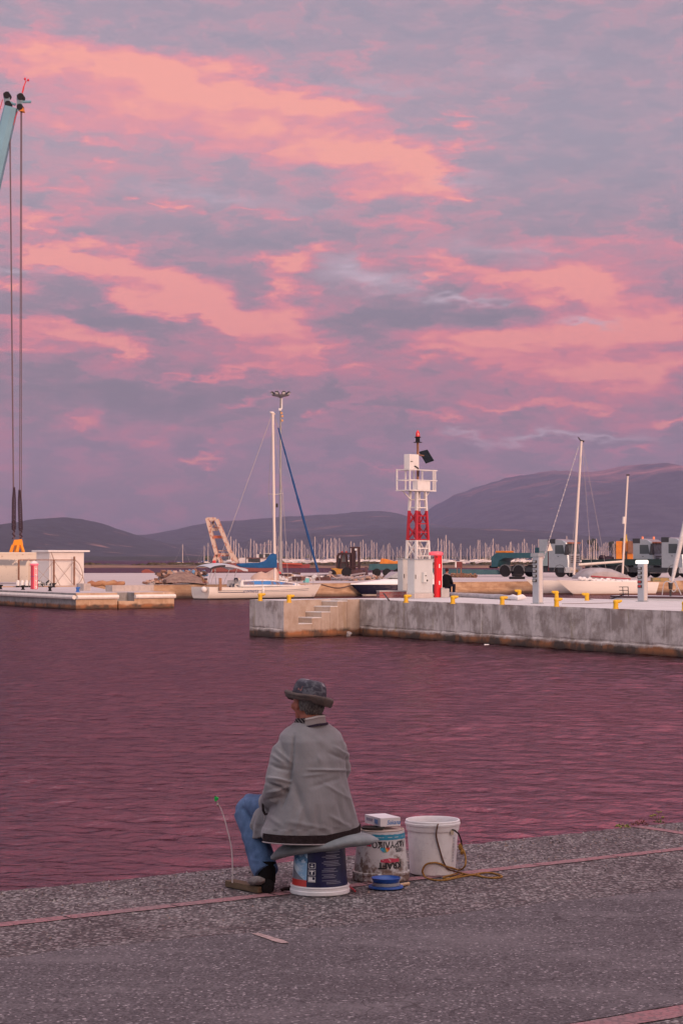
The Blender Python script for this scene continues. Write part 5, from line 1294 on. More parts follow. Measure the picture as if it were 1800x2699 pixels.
# black mooring rope, ladder
rb0 = G(1550, 1582, .0); m = MB()
pts = [P(1546,1577,91.5), P(1560,1581,92.0), P(1590,1582.5,92.5), P(1615,1577,93.5), P(1640,1568,94.5), P(1647,1565,94.6)]
m.tube(smoothpath(pts, 5), .024, 8); tag(m.build('mooring_rope', material('black_rope', (.012,.010,.014), .8), smooth=True), 'black mooring rope running from a bollard to the white boat', 'rope')
m = MB(); a_ = [P(1466,1591,84), P(1520,1589.5,86), P(1578,1588.5,88), P(1618,1588,89)]; 
for q_ in a_: q_.z = .012
m.tube(smoothpath([G(1480,1591.5,.012), G(1530,1591,.012), G(1590,1589.5,.012), G(1617,1589,.012)], 4), .012, 6); tag(m.build('cable', material('grey_cable', (.2,.16,.15), .7)), 'thin grey cable lying on the pier deck beside the bollards', 'cable')
# litter on the water
p = G(917, 1677, WZ); m = MB(); m.lathe([(.05,0),(.07,.13),(.075,.14),(.065,.14),(.045,.02)], (0,0,0), 14); o = m.build('plastic_cup', material('dull_plastic', (.4,.38,.38), .4), smooth=True); o.location = (p.x, p.y, WZ-.03); o.rotation_euler = (.4,.3,0); o.scale=(1.5,)*3; tag(o, 'pale plastic cup floating below the pier steps', 'litter')
p = G(1282, 1701.5, WZ); m = MB(); m.box((0,0,.03), (.18,.12,.05)); o = m.build('foam_scrap', white_p, bevel=.01); o.location = (p.x, p.y, WZ); tag(o, 'white foam scrap floating beside the long pier wall', 'litter')

# ================================================================ boats
def frame(p, d):     # matrix: local x along the boat (towards the bow), z up
    d = Vector((d[0], d[1], 0)).normalized(); return Matrix(((d.x, -d.y, 0, p[0]), (d.y, d.x, 0, p[1]), (0, 0, 1, p[2]), (0, 0, 0, 1)))
def hull_rings(L, B, hb, hs, draft=.35, n=15, bowrake=1.0, stern=.75, sheer=.12, fine=1.6, sternrake=0.3):
    rings = []
    for k in range(n + 1):
        t = k / n; x = -L/2 + L * t
        w = B/2 * (stern + (1-stern) * math.sin(min(1, t/.45)*math.pi/2)) * (1 - max(0, (t-.45)/.55)**fine) + .01
        top = hs + (hb-hs)*t - sheer * math.sin(math.pi*t); rg = []
        for (u, v) in ((-1,1),(-.99,.7),(-.93,.35),(-.72,0),(-.35,-.6),(0,-1),(.35,-.6),(.72,0),(.93,.35),(.99,.7),(1,1)):
            z = v * top if v >= 0 else v * draft * (1 - .7*t)
            xx = x - (bowrake * (1 - (z + draft) / (top + draft)) * max(0, (t-.6)/.4)) + (sternrake*(1-max(0,z)/top) if k == 0 else 0)
            rg.append(Vector((xx, u * w * (1 if v > 0 else 1), z)))
        rings.append(rg)
    return rings
def loft_hull(m, rings):
    m.loft(rings, cap=True, closed=True)
    return m
# ---- white cruising sailboat with blue sail cover
sA, sB = Vector((-11.35, 171.8)), Vector((-1.70, 179.4)); mid = (sA+sB)/2; LB = (sB-sA).length; dS = (sB-sA).normalized()
yt = empty('sailboat', (mid.x, mid.y, WZ), math.atan2(dS.y, dS.x), label='white sailboat with blue boom cover moored along the far quay', cat='sailboat')
def loc_of(e): return Matrix.Translation(e.location) @ Matrix.Rotation(e.rotation_euler.z, 4, 'Z')
yi = loc_of(yt).inverted()
def onplane(e, px, py, v=0.0):     # point of the thing's local plane y = v seen at a pixel
    M = loc_of(e); Mi = M.inverted(); o = Mi @ Vector((0,0,CAMZ)); d = Mi.to_3x3() @ ray(px, py); t = (v - o.y) / d.y; return o + d * t
hullw = TN('white_gelcoat', .35); hz_ = hullw.n('ShaderNodeSeparateXYZ', {0: hullw.tc.outputs['Object']})
hullw.col(hullw.mix(hullw.rng(hz_.outputs[2], .12, .05), hullw.mix(hullw.rng(hullw.noise(hullw.map((.3,1,3)), 2, 4), .45, .75, 0, .35), (.70,.65,.60), (.60,.50,.42)), (.035,.03,.035)))
rings = hull_rings(LB, 3.4, 1.14, 1.00, bowrake=1.05, sternrake=.0)
m = MB(); loft_hull(m, rings); m.build('hull', hullw.m, yt, smooth=True, ang=60)
m = MB()
def side_strip(m, rings, v0, v1, off, k0=0, k1=None, side=0):
    k1 = len(rings)-1 if k1 is None else k1; vs = []
    for k in range(k0, k1+1):
        rg = rings[k]; a, b = (rg[0], rg[3]) if side == 0 else (rg[10], rg[7])
        tz = a.z
        for v in (v0, v1):
            z = v * tz; 
            seq = rg[0:4] if side == 0 else rg[10:6:-1]
            for q0, q1 in zip(seq, seq[1:]):
                if q0.z >= z >= q1.z - 1e-6: t = (q0.z - z) / max(1e-6, q0.z - q1.z); p_ = q0.lerp(q1, t); break
            vs.append(p_ + Vector((0, -off if side == 0 else off, 0)))
    m.add(vs, [(2*i, 2*i+1, 2*i+3, 2*i+2) for i in range(k1-k0)])
side_strip(m, rings, .62, .56, .014, 1, 4); side_strip(m, rings, .74, .71, .014, 1, 13); side_strip(m, rings, .62, .595, .014, 6, 13)
m.build('hull_stripe', material('navy_stripe', (.04,.05,.10), .4), yt)
m = MB(); flat_text(m, 'cometa', .42, (-2.35, -1.685, .66), (1,0,0), (0,0,1), .02, shear=.3, sx=1.2); m.build('hull_lettering', material('blue_lettering', (.06,.08,.2), .5), yt)
m = MB(); m.loft([[Vector((x, s_*w_, z)) for s_, z in ((-1,z0),(-.93,z1),(.93,z1),(1,z0))] for x, w_, z0, z1 in ((-2.9,.98,1.0,1.02),(-2.8,1.05,1.0,1.52),(-.5,1.10,1.0,1.56),(1.6,.98,1.0,1.44),(3.2,.62,1.02,1.22),(3.8,.3,1.04,1.10))]); m.build('cabin', material('cabin_white', (.68,.65,.64), .4), yt, bevel=.03)
wb = material('blue_window', (.05,.20,.50), .3, col2=(.16,.13,.17), vscale=.9, lo_hi=(.48,.52)); m = MB()
vs = []
for x, w_, z0, z1 in ((-2.6,1.042,1.16,1.42),(-1.5,1.075,1.16,1.46),(0,1.075,1.15,1.45),(1.5,.995,1.13,1.34),(2.8,.745,1.12,1.20)): vs += [(x, -w_-.02, z0), (x, -w_*.955-.02, z1)]
m.add(vs, [(2*i, 2*i+2, 2*i+3, 2*i+1) for i in range(4)]); m.build('cabin_window', wb, yt)
# mast, boom, rigging
mt_b = onplane(yt, 725, 1524); mt_t = onplane(yt, 719.3, 1090)
mastm = material('pale_mast', (.66,.57,.52), .4); m = MB(); m.cyl(mt_b - Vector((0,0,.3)), mt_t, .115, .105, 12); m.build('mast', mastm, yt, smooth=True)
m = MB(); m.tube([mt_t + Vector((-.30,0,.12)), mt_t + Vector((0,0,.03)), mt_t + Vector((.22,0,-.06))], [.04,.14,.05], 8); m.build('masthead', mastm, yt)
m = MB(); s1_ = onplane(yt, 724, 1304); m.bar(s1_ + Vector((0,0,0)), s1_ + Vector((.1,-1.0,.1)), .06); m.bar(s1_, s1_ + Vector((.1,1.0,.1)), .06); m.build('spreader', mastm, yt)
m = MB(); c = onplane(yt, 727, 1332); m.box(c + Vector((.12,0,0)), (.14,.1,.32)); m.build('deck_light', dkgrey, yt)
bc = [(624,1486),(632,1485),(655,1483.5),(686,1483),(700,1479),(707,1474),(712,1467),(719,1458.5),(727.5,1460),(729,1480),(729,1497),(690,1497.5),(655,1496.5),(635,1494.5),(626,1490)]
bc3 = [onplane(yt, *q_) for q_ in bc]; m = MB()
ctr = sum(bc3, Vector())/len(bc3)
m.loft([[Vector((q_.x, -.02, q_.z)) + (Vector((ctr.x,0,ctr.z))-Vector((q_.x,0,q_.z)))*.10 + Vector((0,-.15,0)) for q_ in bc3], [Vector((q_.x, -.08, q_.z)) for q_ in bc3], [Vector((q_.x, .08, q_.z)) for q_ in bc3], [Vector((q_.x, .17, q_.z)) + (Vector((ctr.x,0,ctr.z))-Vector((q_.x,0,q_.z)))*.10 for q_ in bc3]])
m.build('sail_cover', material('blue_canvas', (.006,.085,.24), .75, var=.2, vscale=3, bump=.7, bscale=4), yt, smooth=True, ang=60)
m = MB(); fs0, fs1 = onplane(yt, 733.5, 1127), onplane(yt, 838.5, 1508); m.tube([fs0.lerp(fs1, i/24) for i in range(25)], [.055+.045*min(1, i/14)+.012*math.sin(i*2.2) for i in range(25)], 8); m.build('furled_sail', material('blue_sail_strip', (.006,.06,.20), .7, col2=(.35,.38,.42), vscale=2.0, lo_hi=(.66,.68), stretch=(.6,.6,.6)), yt, smooth=True)
wire = material('rig_wire', (.40,.34,.34), .5); m = MB()
m.bar(mt_t + Vector((.1,0,-.1)), fs0, .035); m.bar(fs1, onplane(yt, 843, 1530), .04)
bk0 = onplane(yt, 592, 1400); m.bar(mt_t - Vector((.1,0,.1)), onplane(yt, 556, 1538), .028)
for px_, v in ((760,-1.4),(752,1.4),(735,-1.5)): m.bar(s1_ + Vector((.1, math.copysign(1.0, v), .1)), onplane(yt, px_, 1537, v), .022)
m.bar(mt_t - Vector((0,0,.3)), s1_ + Vector((.1,-1,.1)), .022); m.bar(mt_t - Vector((0,0,.3)), s1_ + Vector((.1,1,.1)), .022); m.build('rigging', wire, yt)
# bimini
bi0, bi1 = onplane(yt, 533, 1494), onplane(yt, 632, 1494); m = MB(); rgs = []
for i in range(11):
    t = i/10; x = bi0.x + (bi1.x-bi0.x)*t; zc = bi0.z + .02 + .30*math.sin(math.pi*min(1,t*1.15))**.6 - .12*t; rgs.append([Vector((x, -1.15+2.3*j/10, zc + .16*math.sin(math.pi*j/10) - .12)) for j in range(11)])
rr2 = [[q_ - Vector((0,0,.045)) for q_ in rg] for rg in rgs]
for i in range(10):
    for j in range(10): m.add([rgs[i][j], rgs[i+1][j], rgs[i+1][j+1], rgs[i][j+1]], [(0,1,2,3)]); m.mat(1 if i < 3 else 0); m.add([rr2[i][j], rr2[i][j+1], rr2[i+1][j+1], rr2[i+1][j]], [(0,1,2,3)]); m.mat(0)
for i in range(10): m.mat(1 if i < 4 else 0); m.add([rgs[i][0], rgs[i+1][0], rgs[i+1][0]-Vector((0,0,.16)), rgs[i][0]-Vector((0,0,.2 if i<4 else .14))], [(0,1,2,3)])
m.build('bimini', [material('pale_canvas', (.44,.45,.50), .85, var=.1, vscale=2), material('dark_canvas', (.05,.045,.05), .9)], yt, smooth=True, ang=70)
m = MB()
for (x0, x1) in ((567,570),(606,588),(625,612),(560,548)): 
    for v in (-1.1, 1.1): a_, b_ = onplane(yt, x0, 1499, v), onplane(yt, x1, 1542, v); m.bar(a_, b_, .035)
for i in range(9): q_ = onplane(yt, 640+i*24, 1545 - i*.6, -1.3); m.bar(Vector((q_.x,-1.55+.03*i*i*.3,1.05)), Vector((q_.x,-1.55+.03*i*i*.3,1.65)), .025)
m.build('stanchions', galv, yt)
m = MB(); q_ = onplane(yt, 579.5, 1540, -1.45); m.bb(q_.x-.13, q_.x+.13, -1.56, -1.50, q_.z-.5, q_.z+.5); m.build('boarding_plank', material('brown_plank', (.30,.16,.10), .8, var=.2), yt)
m = MB(); q_ = onplane(yt, 626, 1529, -.3); m.box(q_, (.35,.5,.38)); m.box(q_ + Vector((-.1,0,-.45)), (.9,.8,.35)); m.build('cockpit_gear', material('cockpit_gear', (.03,.035,.07), .7, col2=(.5,.46,.44), vscale=3, lo_hi=(.48,.52)), yt, bevel=.03)
for nm_, px, py, r0, sq in (('ball_fender', 538, 1554, .25, (1,1,1)), ('fender', 694, 1556, .11, (1,1,3.0))):
    m = MB(); q_ = onplane(yt, px, py, -1.72 if nm_ == 'fender' else -.9); m.sphere(q_, r0, 14, 10, sq); m.build(nm_, paint_w, yt, smooth=True)
m = MB(); q0, q1 = onplane(yt, 545, 1543, -.6), onplane(yt, 521, 1503, -.6); m.bar(q0, q1, .04); m.build('flagstaff', dkgrey, yt)
m = MB(); f0, f1, f2, f3 = [onplane(yt, *q_, -.62) for q_ in ((524,1507),(531,1517),(546,1536),(536,1536))]; m.loft([[f0, f1, f2, f3], [q_ + Vector((0,.03,0)) for q_ in (f0, f1, f2, f3)]]); m.build('flag', material('furled_flag', (.16,.03,.03), .8, col2=(.22,.13,.07), vscale=4, lo_hi=(.47,.53)), yt)
# ---- speedboat
sp0, sp1 = P(924, 1560, 186.5), P(1172, 1560, 190.5); dV = Vector((sp0.x-sp1.x, sp0.y-sp1.y, 0)).normalized(); mid = (sp0+sp1)/2
sb_ = empty('speedboat', (mid.x, mid.y, WZ), math.atan2(dV.y, dV.x), label='white and navy cabin speedboat half hidden behind the grey cabinets', cat='speedboat')
Ls = (Vector(sp0.to_2d())-Vector(sp1.to_2d())).length
rings = hull_rings(Ls, 2.7, 1.0, 1.0, bowrake=1.7, stern=.9, sheer=.0, draft=.4)
hv = TN('navy_gelcoat', .25); hz2 = hv.n('ShaderNodeSeparateXYZ', {0: hv.tc.outputs['Object']}); hv.col(hv.mix(hv.rng(hz2.outputs[2], .16, .14), (.010,.011,.028), (.62,.55,.50))); m = MB(); loft_hull(m, rings); m.build('hull', hv.m, sb_, smooth=True, ang=60)
m = MB(); rg = []
for k, q_ in enumerate(rings):
    t = k/(len(rings)-1); a, b = q_[0], q_[10]; rise = .62*max(0, math.sin(min(1, (1-t)*1.35)*math.pi/2)) + .06; rg.append([a + Vector((0,-.03,.0)), a + Vector((0,.0,.10)), a*.0 + Vector((a.x, a.y*.72, a.z+rise*.85)), Vector((a.x, 0, a.z+rise)), Vector((b.x, b.y*.72, b.z+rise*.85)), b + Vector((0,0,.10)), b + Vector((0,.03,.0))])
m.loft(rg); m.build('deck', material('deck_white', (.72,.69,.68), .35), sb_, smooth=True, ang=50)
m = MB(); m.loft([[Vector((x, s_*w_, z)) for s_, z in ((-1,z0),(-.8,z1),(.8,z1),(1,z0))] for x, w_, z0, z1 in ((1.2,.5,1.60,1.63),(.5,1.0,1.55,2.05),(.3,1.08,1.5,2.12),(.1,1.1,1.4,2.1),(-1.2,1.12,1.4,2.06))]); m.build('windscreen', material('tinted_screen', (.40,.38,.38), .15, col2=(.3,.3,.3)), sb_)
m = MB(); m.tube([(-2.9,-1.2,1.5),(-2.7,-1.15,2.25),(-2.6,-.9,2.5),(-2.6,.9,2.5),(-2.7,1.15,2.25),(-2.9,1.2,1.5)], .08, 8); m.build('roll_bar', paint_w, sb_, smooth=True)
m = MB(); m.sphere((1.5,-.98,1.37), .16, 14, 8, (1.3,.3,.5)); m.build('porthole', material('porthole_maroon', (.06,.02,.03), .3), sb_, smooth=True)
m = MB(); m.tube([(3.2,-.9,1.02),(3.15,-.92,.75),(3.1,-.92,.35)], [.03,.11,.10], 10); m.build('fender', material('stained_fender', (.5,.45,.36), .6), sb_, smooth=True)
# line between the two boats
m = MB(); m.tube(smoothpath([P(845,1540,179.5), P(870,1547,181), P(893,1550,183), P(918,1545,186), P(930,1541,187)], 4), .05, 6); tag(m.build('mooring_line', material('brown_line', (.09,.05,.04), .8)), 'brown mooring line sagging between the sailboat bow and the speedboat', 'rope')
# ---- catamaran
cA, cB = P(1467, 1560, 192.5), P(1729, 1560, 196.5); dC = Vector((cA.x-cB.x, cA.y-cB.y, 0)).normalized(); mid = (cA+cB)/2; Lc = (cA.to_2d()-cB.to_2d()).length
ct = empty('catamaran', (mid.x, mid.y, WZ), math.atan2(dC.y, dC.x), label='white catamaran with covered deckhouse moored behind the pier', cat='catamaran')
cat_m = TN('cream_gelcoat', .4); hz3 = cat_m.n('ShaderNodeSeparateXYZ', {0: cat_m.tc.outputs['Object']}); cat_m.col(cat_m.mix(cat_m.rng(hz3.outputs[2], .12, .04), cat_m.mix(cat_m.rng(cat_m.noise(cat_m.map((.4,1,2)), 1.5, 4), .5, .8, 0, .3), (.70,.65,.61), (.52,.48,.46)), (.26,.12,.07)))
for yy, dx in ((0, 0), (-4.3, .9)):
    rings = hull_rings(Lc, 1.35, 1.34, 1.1, bowrake=2.1, stern=.7, sheer=.03, fine=2.4, draft=.3)
    rings = [[q_ + Vector((dx, yy, 0)) for q_ in rg] for rg in rings]; m = MB(); loft_hull(m, rings); m.build('hull', cat_m.m, ct, smooth=True, ang=60)
m = MB(); m.bb(-4.2, 1.6, -4.0, -.2, .62, 1.26); m.build('bridge_deck', paint_w, ct, bevel=.05)
def cpt(px, py, v): return onplane(ct, px, py, v)
tp = [(1543,1524),(1546,1514),(1556,1505),(1566,1500),(1588,1496.5),(1612,1500),(1632,1508),(1655,1517),(1662,1524)]
t3 = [cpt(x, y, -.9) for x, y in tp]; m = MB(); m.loft([[Vector((q_.x, v, zz)) for q_, zz in ((q_, (q_.z-1.26)*k2+1.26) for q_ in t3)] for v, k2 in ((-3.6,.75),(-3.0,1.0),(-1.0,1.0),(-.55,.7))])
m.build('deckhouse_cover', material('grey_tarpaulin', (.36,.32,.33), .85, var=.15, vscale=1.5, bump=.5, bscale=3), ct, smooth=True, ang=50)
m = MB(); a_, b_ = cpt(1557,1519,-.5), cpt(1660,1526,-.5); m.bar(a_, b_, .14, .12); m.build('red_trim', material('maroon_trim', (.28,.03,.04), .6), ct)
m = MB(); random.seed(21)
for i in range(34):
    q_ = cpt(1528 + i*5.2, 1526 + i*.28 + random.uniform(-2.5,1.5), -.35); m.sphere(q_, random.uniform(.12,.24), 8, 6, (1.2,.8,.8))
m.build('deck_gear', material('white_deck_gear', (.62,.59,.60), .7, col2=(.22,.2,.22), vscale=2, lo_hi=(.55,.7)), ct, smooth=True)
m = MB(); a_, b_ = cpt(1511.5,1515,-2.1), cpt(1531.6,1163,-2.1); m.cyl(a_, b_, .125, .10, 10); m.build('mast', mastm, ct, smooth=True)
m = MB(); m.tube([b_ + Vector((.35,0,.35)), b_ + Vector((.1,0,.08)), b_ + Vector((-.25,0,-.02))], [.05,.07,.09], 6); m.build('masthead', dkgrey, ct)
m = MB(); q0, q1 = cpt(1523.5,1488.5,-2.1), cpt(1640,1480,-2.1); m.cyl(q0, q1, .12, .11, 10); m.build('boom', cream, ct, smooth=True)
m = MB(); q0, q1 = cpt(1524.5,1175,-2.1), cpt(1427,1487,-2.1)
for i in range(46):
    u0, u1 = i/46, (i+.62)/46; m.bar(q0.lerp(q1,u0), q0.lerp(q1,u1), .10 if i%2 else .05)
m.bar(q0, q1, .03); m.bar(q1, cpt(1408,1526,-2.1), .05); m.build('rigging', material('striped_stay', (.40,.38,.42), .6), ct)
m = MB(); 
for (x0,y0,x1,y1) in ((1535,1170,1600,1520),(1534,1180,1560,1515),(1533,1172,1500,1518)): m.bar(cpt(x0,y0,-2.1), cpt(x1,y1,-1), .018)
m.build('shrouds', wire, ct)
m = MB(); fl_ = [cpt(x, y, -2.1) for x, y in ((1448,1430),(1455.5,1451),(1441,1453))]; m.loft([fl_, [q_+Vector((0,.04,0)) for q_ in fl_]]); m.build('pennant', material('cream_sailcloth', (.66,.58,.50), .7), ct)
# ---- small boat mast behind the catamaran (its hull is hidden)
m2 = P(1640, 1520, 197.5)
sm = empty('ketch_mast', (m2.x, m2.y, -.55), label='slim pale mast with white radar dome right of the catamaran boom', cat='mast')
m = MB(); a_, b_ = P(1639.6,1512,197.5), P(1653.6,1255,197.5); o = m.cyl(a_, b_, .10, .085, 10).build('pole', mastm, smooth=True); shift(o, sm)
m = MB(); m.cyl(P(1642.5,1381,197.5), P(1643.5,1362,197.5), .14, .14, 12); shift(m.build('radar_reflector', paint_w, smooth=True, bevel=.03), sm)
m = MB(); m.box(P(1653.8,1252,197.5), (.3,.1,.12)); shift(m.build('wind_vane', dkgrey), sm)
# ---- low white boat at the right, furled forestay and pulpit
w0, w1 = P(1608, 1575, 99.5), P(1900, 1575, 97.0); dW = Vector((w0.x-w1.x, w0.y-w1.y, 0)).normalized(); mid = (w0+w1)/2; Lw = (w0.to_2d()-w1.to_2d()).length
wt = empty('yacht', (mid.x, mid.y, WZ), math.atan2(dW.y, dW.x), label='low white yacht with bow rail and leaning furled sail at the right edge', cat='yacht')
rings = hull_rings(Lw, 1.5, 1.60, 1.58, bowrake=.1, stern=.8, sheer=.0, fine=9, draft=.4); m = MB(); loft_hull(m, rings); m.build('hull', material('cool_white', (.60,.62,.66), .4), wt, smooth=True, ang=60)
m = MB(); side_strip(m, rings, 1.0, .94, .03, 1, 15, 1); side_strip(m, rings, 1.0, .94, .03, 1, 15, 0); m.build('rub_rail', material('maroon_rail', (.09,.05,.06), .6), wt)
m = MB(); q0, q1 = onplane(wt, 1770, 1533, 0), onplane(wt, 1806, 1370, 0); m.tube([q0, q0.lerp(q1,.2), q0.lerp(q1,.7), q1], [.07,.10,.115,.11], 10); m.build('furled_sail', material('grey_sailcloth', (.60,.58,.58), .7, var=.1, vscale=6), wt, smooth=True)
m = MB(); c = onplane(wt, 1766, 1543, 0); m.cyl(c - Vector((0,0,.18)), c + Vector((0,0,.14)), .09, .11, 10); m.cyl(c - Vector((0,0,.6)), c - Vector((0,0,.2)), .05, .05, 8); m.build('furling_drum', dkgrey, wt)
m = MB()
for v in (-.5, .5):
    m.tube(smoothpath([onplane(wt, *q_, v) for q_ in ((1744,1568),(1748,1540),(1756,1532),(1768,1536),(1778,1532),(1784,1545),(1794,1567))], 4), .022, 6)
m.tube(smoothpath([onplane(wt, *q_, 0) for q_ in ((1775,1532),(1782,1550),(1774,1560),(1768,1552))], 4), .02, 6); m.build('bow_rail', material('steel_rail', (.55,.52,.52), .3, .6), wt, smooth=True)
m = MB()
for px in (1640, 1654): m.bar(onplane(wt, px, 1547, .6), onplane(wt, px+2, 1578, .6), .03)
for py in (1547, 1556, 1565): m.bar(onplane(wt, 1631, py, .6), onplane(wt, 1655, py, .6), .03)
m.build('boarding_ladder', dkgrey, wt)
# ================================================================ far quay: vehicles, sheds, clutter
def crop(x0, y0, s, bpx, bpy, Y, ang=0.0):
    k = Y / FPX; ca = math.cos(ang)
    return lambda cx, cy: ((x0 + cx / s - bpx) * k / ca, (bpy - (y0 + cy / s)) * k)
def root_at(name, px, py, Y, z, ang, **kw):
    X = (px - 900) * Y / FPX; return empty(name, (X, Y, z), ang, **kw)
def wheel(parent, x, y, r, w=.32, name='wheel', hub=True, rim=None):
    m = MB(); m.lathe([(r*.55,-w/2),(r*.93,-w/2),(r,-w*.36),(r,w*.36),(r*.93,w/2),(r*.55,w/2)], (0,0,0), 24, Matrix.Rotation(R(90), 3, 'X')); o = m.build(name, blackm, parent, smooth=True, ang=40); o.location = (x, y, r)
    if hub:
        m = MB(); m.lathe([(.03,-w*.30),(r*.50,-w*.45),(r*.56,-w*.48),(r*.56,w*.48),(r*.50,w*.45),(.03,w*.30)], (0,0,0), 18, Matrix.Rotation(R(90), 3, 'X')); h = m.build('rim', rim or material('steel_rim', (.22,.18,.17), .5, .3), o, smooth=True, ang=40)
    return o
teal = material('teal_paint', (.010,.065,.085), .5, col2=(.03,.09,.11), vscale=1.5); silver = material('silver_paint', (.28,.30,.33), .35, .35, var=.05); orange = material('orange_paint', (.68,.22,.012), .5, col2=(.50,.14,.02), vscale=2)
truck_black = material('truck_plastic', (.022,.022,.026), .5)
# ---- tractor truck
def cab(parent, x0, col, visor=True, beacons=False):      # cab front at +x, x0 = rear wall
    L, W, z0, z1 = 2.25, 2.5, .95, 3.55
    m = MB(); prof_ = [(x0,z0),(x0,3.35),(x0+.1,3.62),(x0+.6,3.78),(x0+1.5,3.70),(x0+2.0,3.42),(x0+2.18,2.35),(x0+2.25,1.6),(x0+2.25,z0)]
    m.loft([[Vector((p_[0] if p_[0] < x0+1.9 else p_[0]-.10, v, p_[1]-(.05 if p_[1] > 3 else 0))) for p_ in prof_] if abs(v) > 1.2 else [Vector((p_[0], v, p_[1])) for p_ in prof_] for v in (-W/2, -W/2+.10, W/2-.10, W/2)])
    m.build('cab', col, parent, smooth=True, ang=30)
    m = MB(); m.slab([(x0+.72,2.30),(x0+.72,3.18),(x0+1.62,3.18),(x0+1.78,2.30)], -W/2-.015, -W/2-.002); m.build('side_window', glass, parent)
    m = MB(); m.slab([(x0+.12,2.35),(x0+.12,3.20),(x0+.62,3.20),(x0+.62,2.35)], -W/2-.012, -W/2-.002); m.build('side_panel', silver, parent)
    m = MB(); m.loft([[Vector(q_) for q_ in ((x0+2.19,-1.05,2.32),(x0+2.0,-1.02,3.30),(x0+2.0,1.02,3.30),(x0+2.19,1.05,2.32))], [Vector(q_) for q_ in ((x0+2.225,-1.05,2.33),(x0+2.045,-1.02,3.31),(x0+2.045,1.02,3.31),(x0+2.225,1.05,2.33))]]); m.build('windscreen', material('windscreen_glass', (.05,.06,.06), .15, var=.6, vscale=1.2, spec=.6), parent)
    m = MB(); m.slab([(x0+1.75,2.2),(x0+1.9,3.28),(x0+2.06,3.28),(x0+2.2,2.2)], -W/2-.02, -1.06); m.build('windscreen_pillar', truck_black, parent)
    if visor:
        m = MB(); m.bar((x0+2.15,-1.15,3.40), (x0+2.15,1.15,3.40), .26, .14); m.build('sun_visor', material('visor_orange', (.30,.10,.05), .5, var=.3, vscale=3), parent)
    m = MB(); m.bb(x0-.05, x0+.75, -W/2-.02, -W/2+.35, 3.32, 3.80); m.build('air_intake', truck_black, parent, bevel=.03)
    m = MB()
    for k in range(4): m.bb(x0+2.25, x0+2.29, -.85, .85, 1.42+k*.19, 1.52+k*.19)
    m.build('grille', material('grille_dark', (.06,.05,.05), .4), parent)
    m = MB(); m.cyl((x0+2.30,0,1.75), (x0+2.325,0,1.75), .20, .20, 20); 
    m.build('emblem_disc', truck_black, parent)
    m = MB(); m.tube([(x0+2.34, .17*math.cos(2*math.pi*i/20), 1.75+.17*math.sin(2*math.pi*i/20)) for i in range(21)], .018, 5)
    for a_ in (90, 210, 330): m.bar((x0+2.34,0,1.75), (x0+2.34,.17*math.cos(R(a_)),1.75+.17*math.sin(R(a_))), .03)
    m.build('emblem', material('chrome', (.7,.68,.66), .2, .9), parent)
    m = MB(); m.bb(x0+1.75, x0+2.42, -W/2-.02, W/2+.02, .42, .98); m.build('bumper', material('bumper_silver', (.48,.46,.46), .4, .2), parent, bevel=.05)
    m = MB(); m.bb(x0+2.42, x0+2.45, -.35, .35, .50, .74); m.build('number_plate', material('amber_plate', (.5,.30,.14), .6), parent)
    for v in (-.95, .95):
        m = MB(); m.bb(x0+2.42, x0+2.46, v-.2, v+.2, .66, .88); m.build('headlight', material('headlight_glass', (.6,.55,.5), .1), parent, bevel=.02)
    m = MB(); m.bar((x0+1.95,-W/2,3.0), (x0+2.2,-W/2-.35,3.0), .05); m.bb(x0+2.1, x0+2.25, -W/2-.55, -W/2-.25, 2.35, 3.05); m.build('mirror', truck_black, parent, bevel=.03)
    m = MB(); m.bb(x0+1.0, x0+1.7, -W/2-.01, -W/2+.4, .45, .95); m.build('step', truck_black, parent)
    m = MB(); m.bb(x0+1.0, x0+1.14, -W/2-.04, -W/2-.002, 2.02, 2.08); m.build('door_handle', truck_black, parent)
    if beacons:
        for x_, y_ in ((x0+.8,-.8),(x0+1.35,.5)):
            m = MB(); m.cyl((x_,y_,3.72),(x_,y_,3.98),.11,.09,12); m.build('beacon', material('orange_beacon', (.75,.16,.06), .3, emis=(1,.2,.05,.25)), parent)
ANG = -R(35)
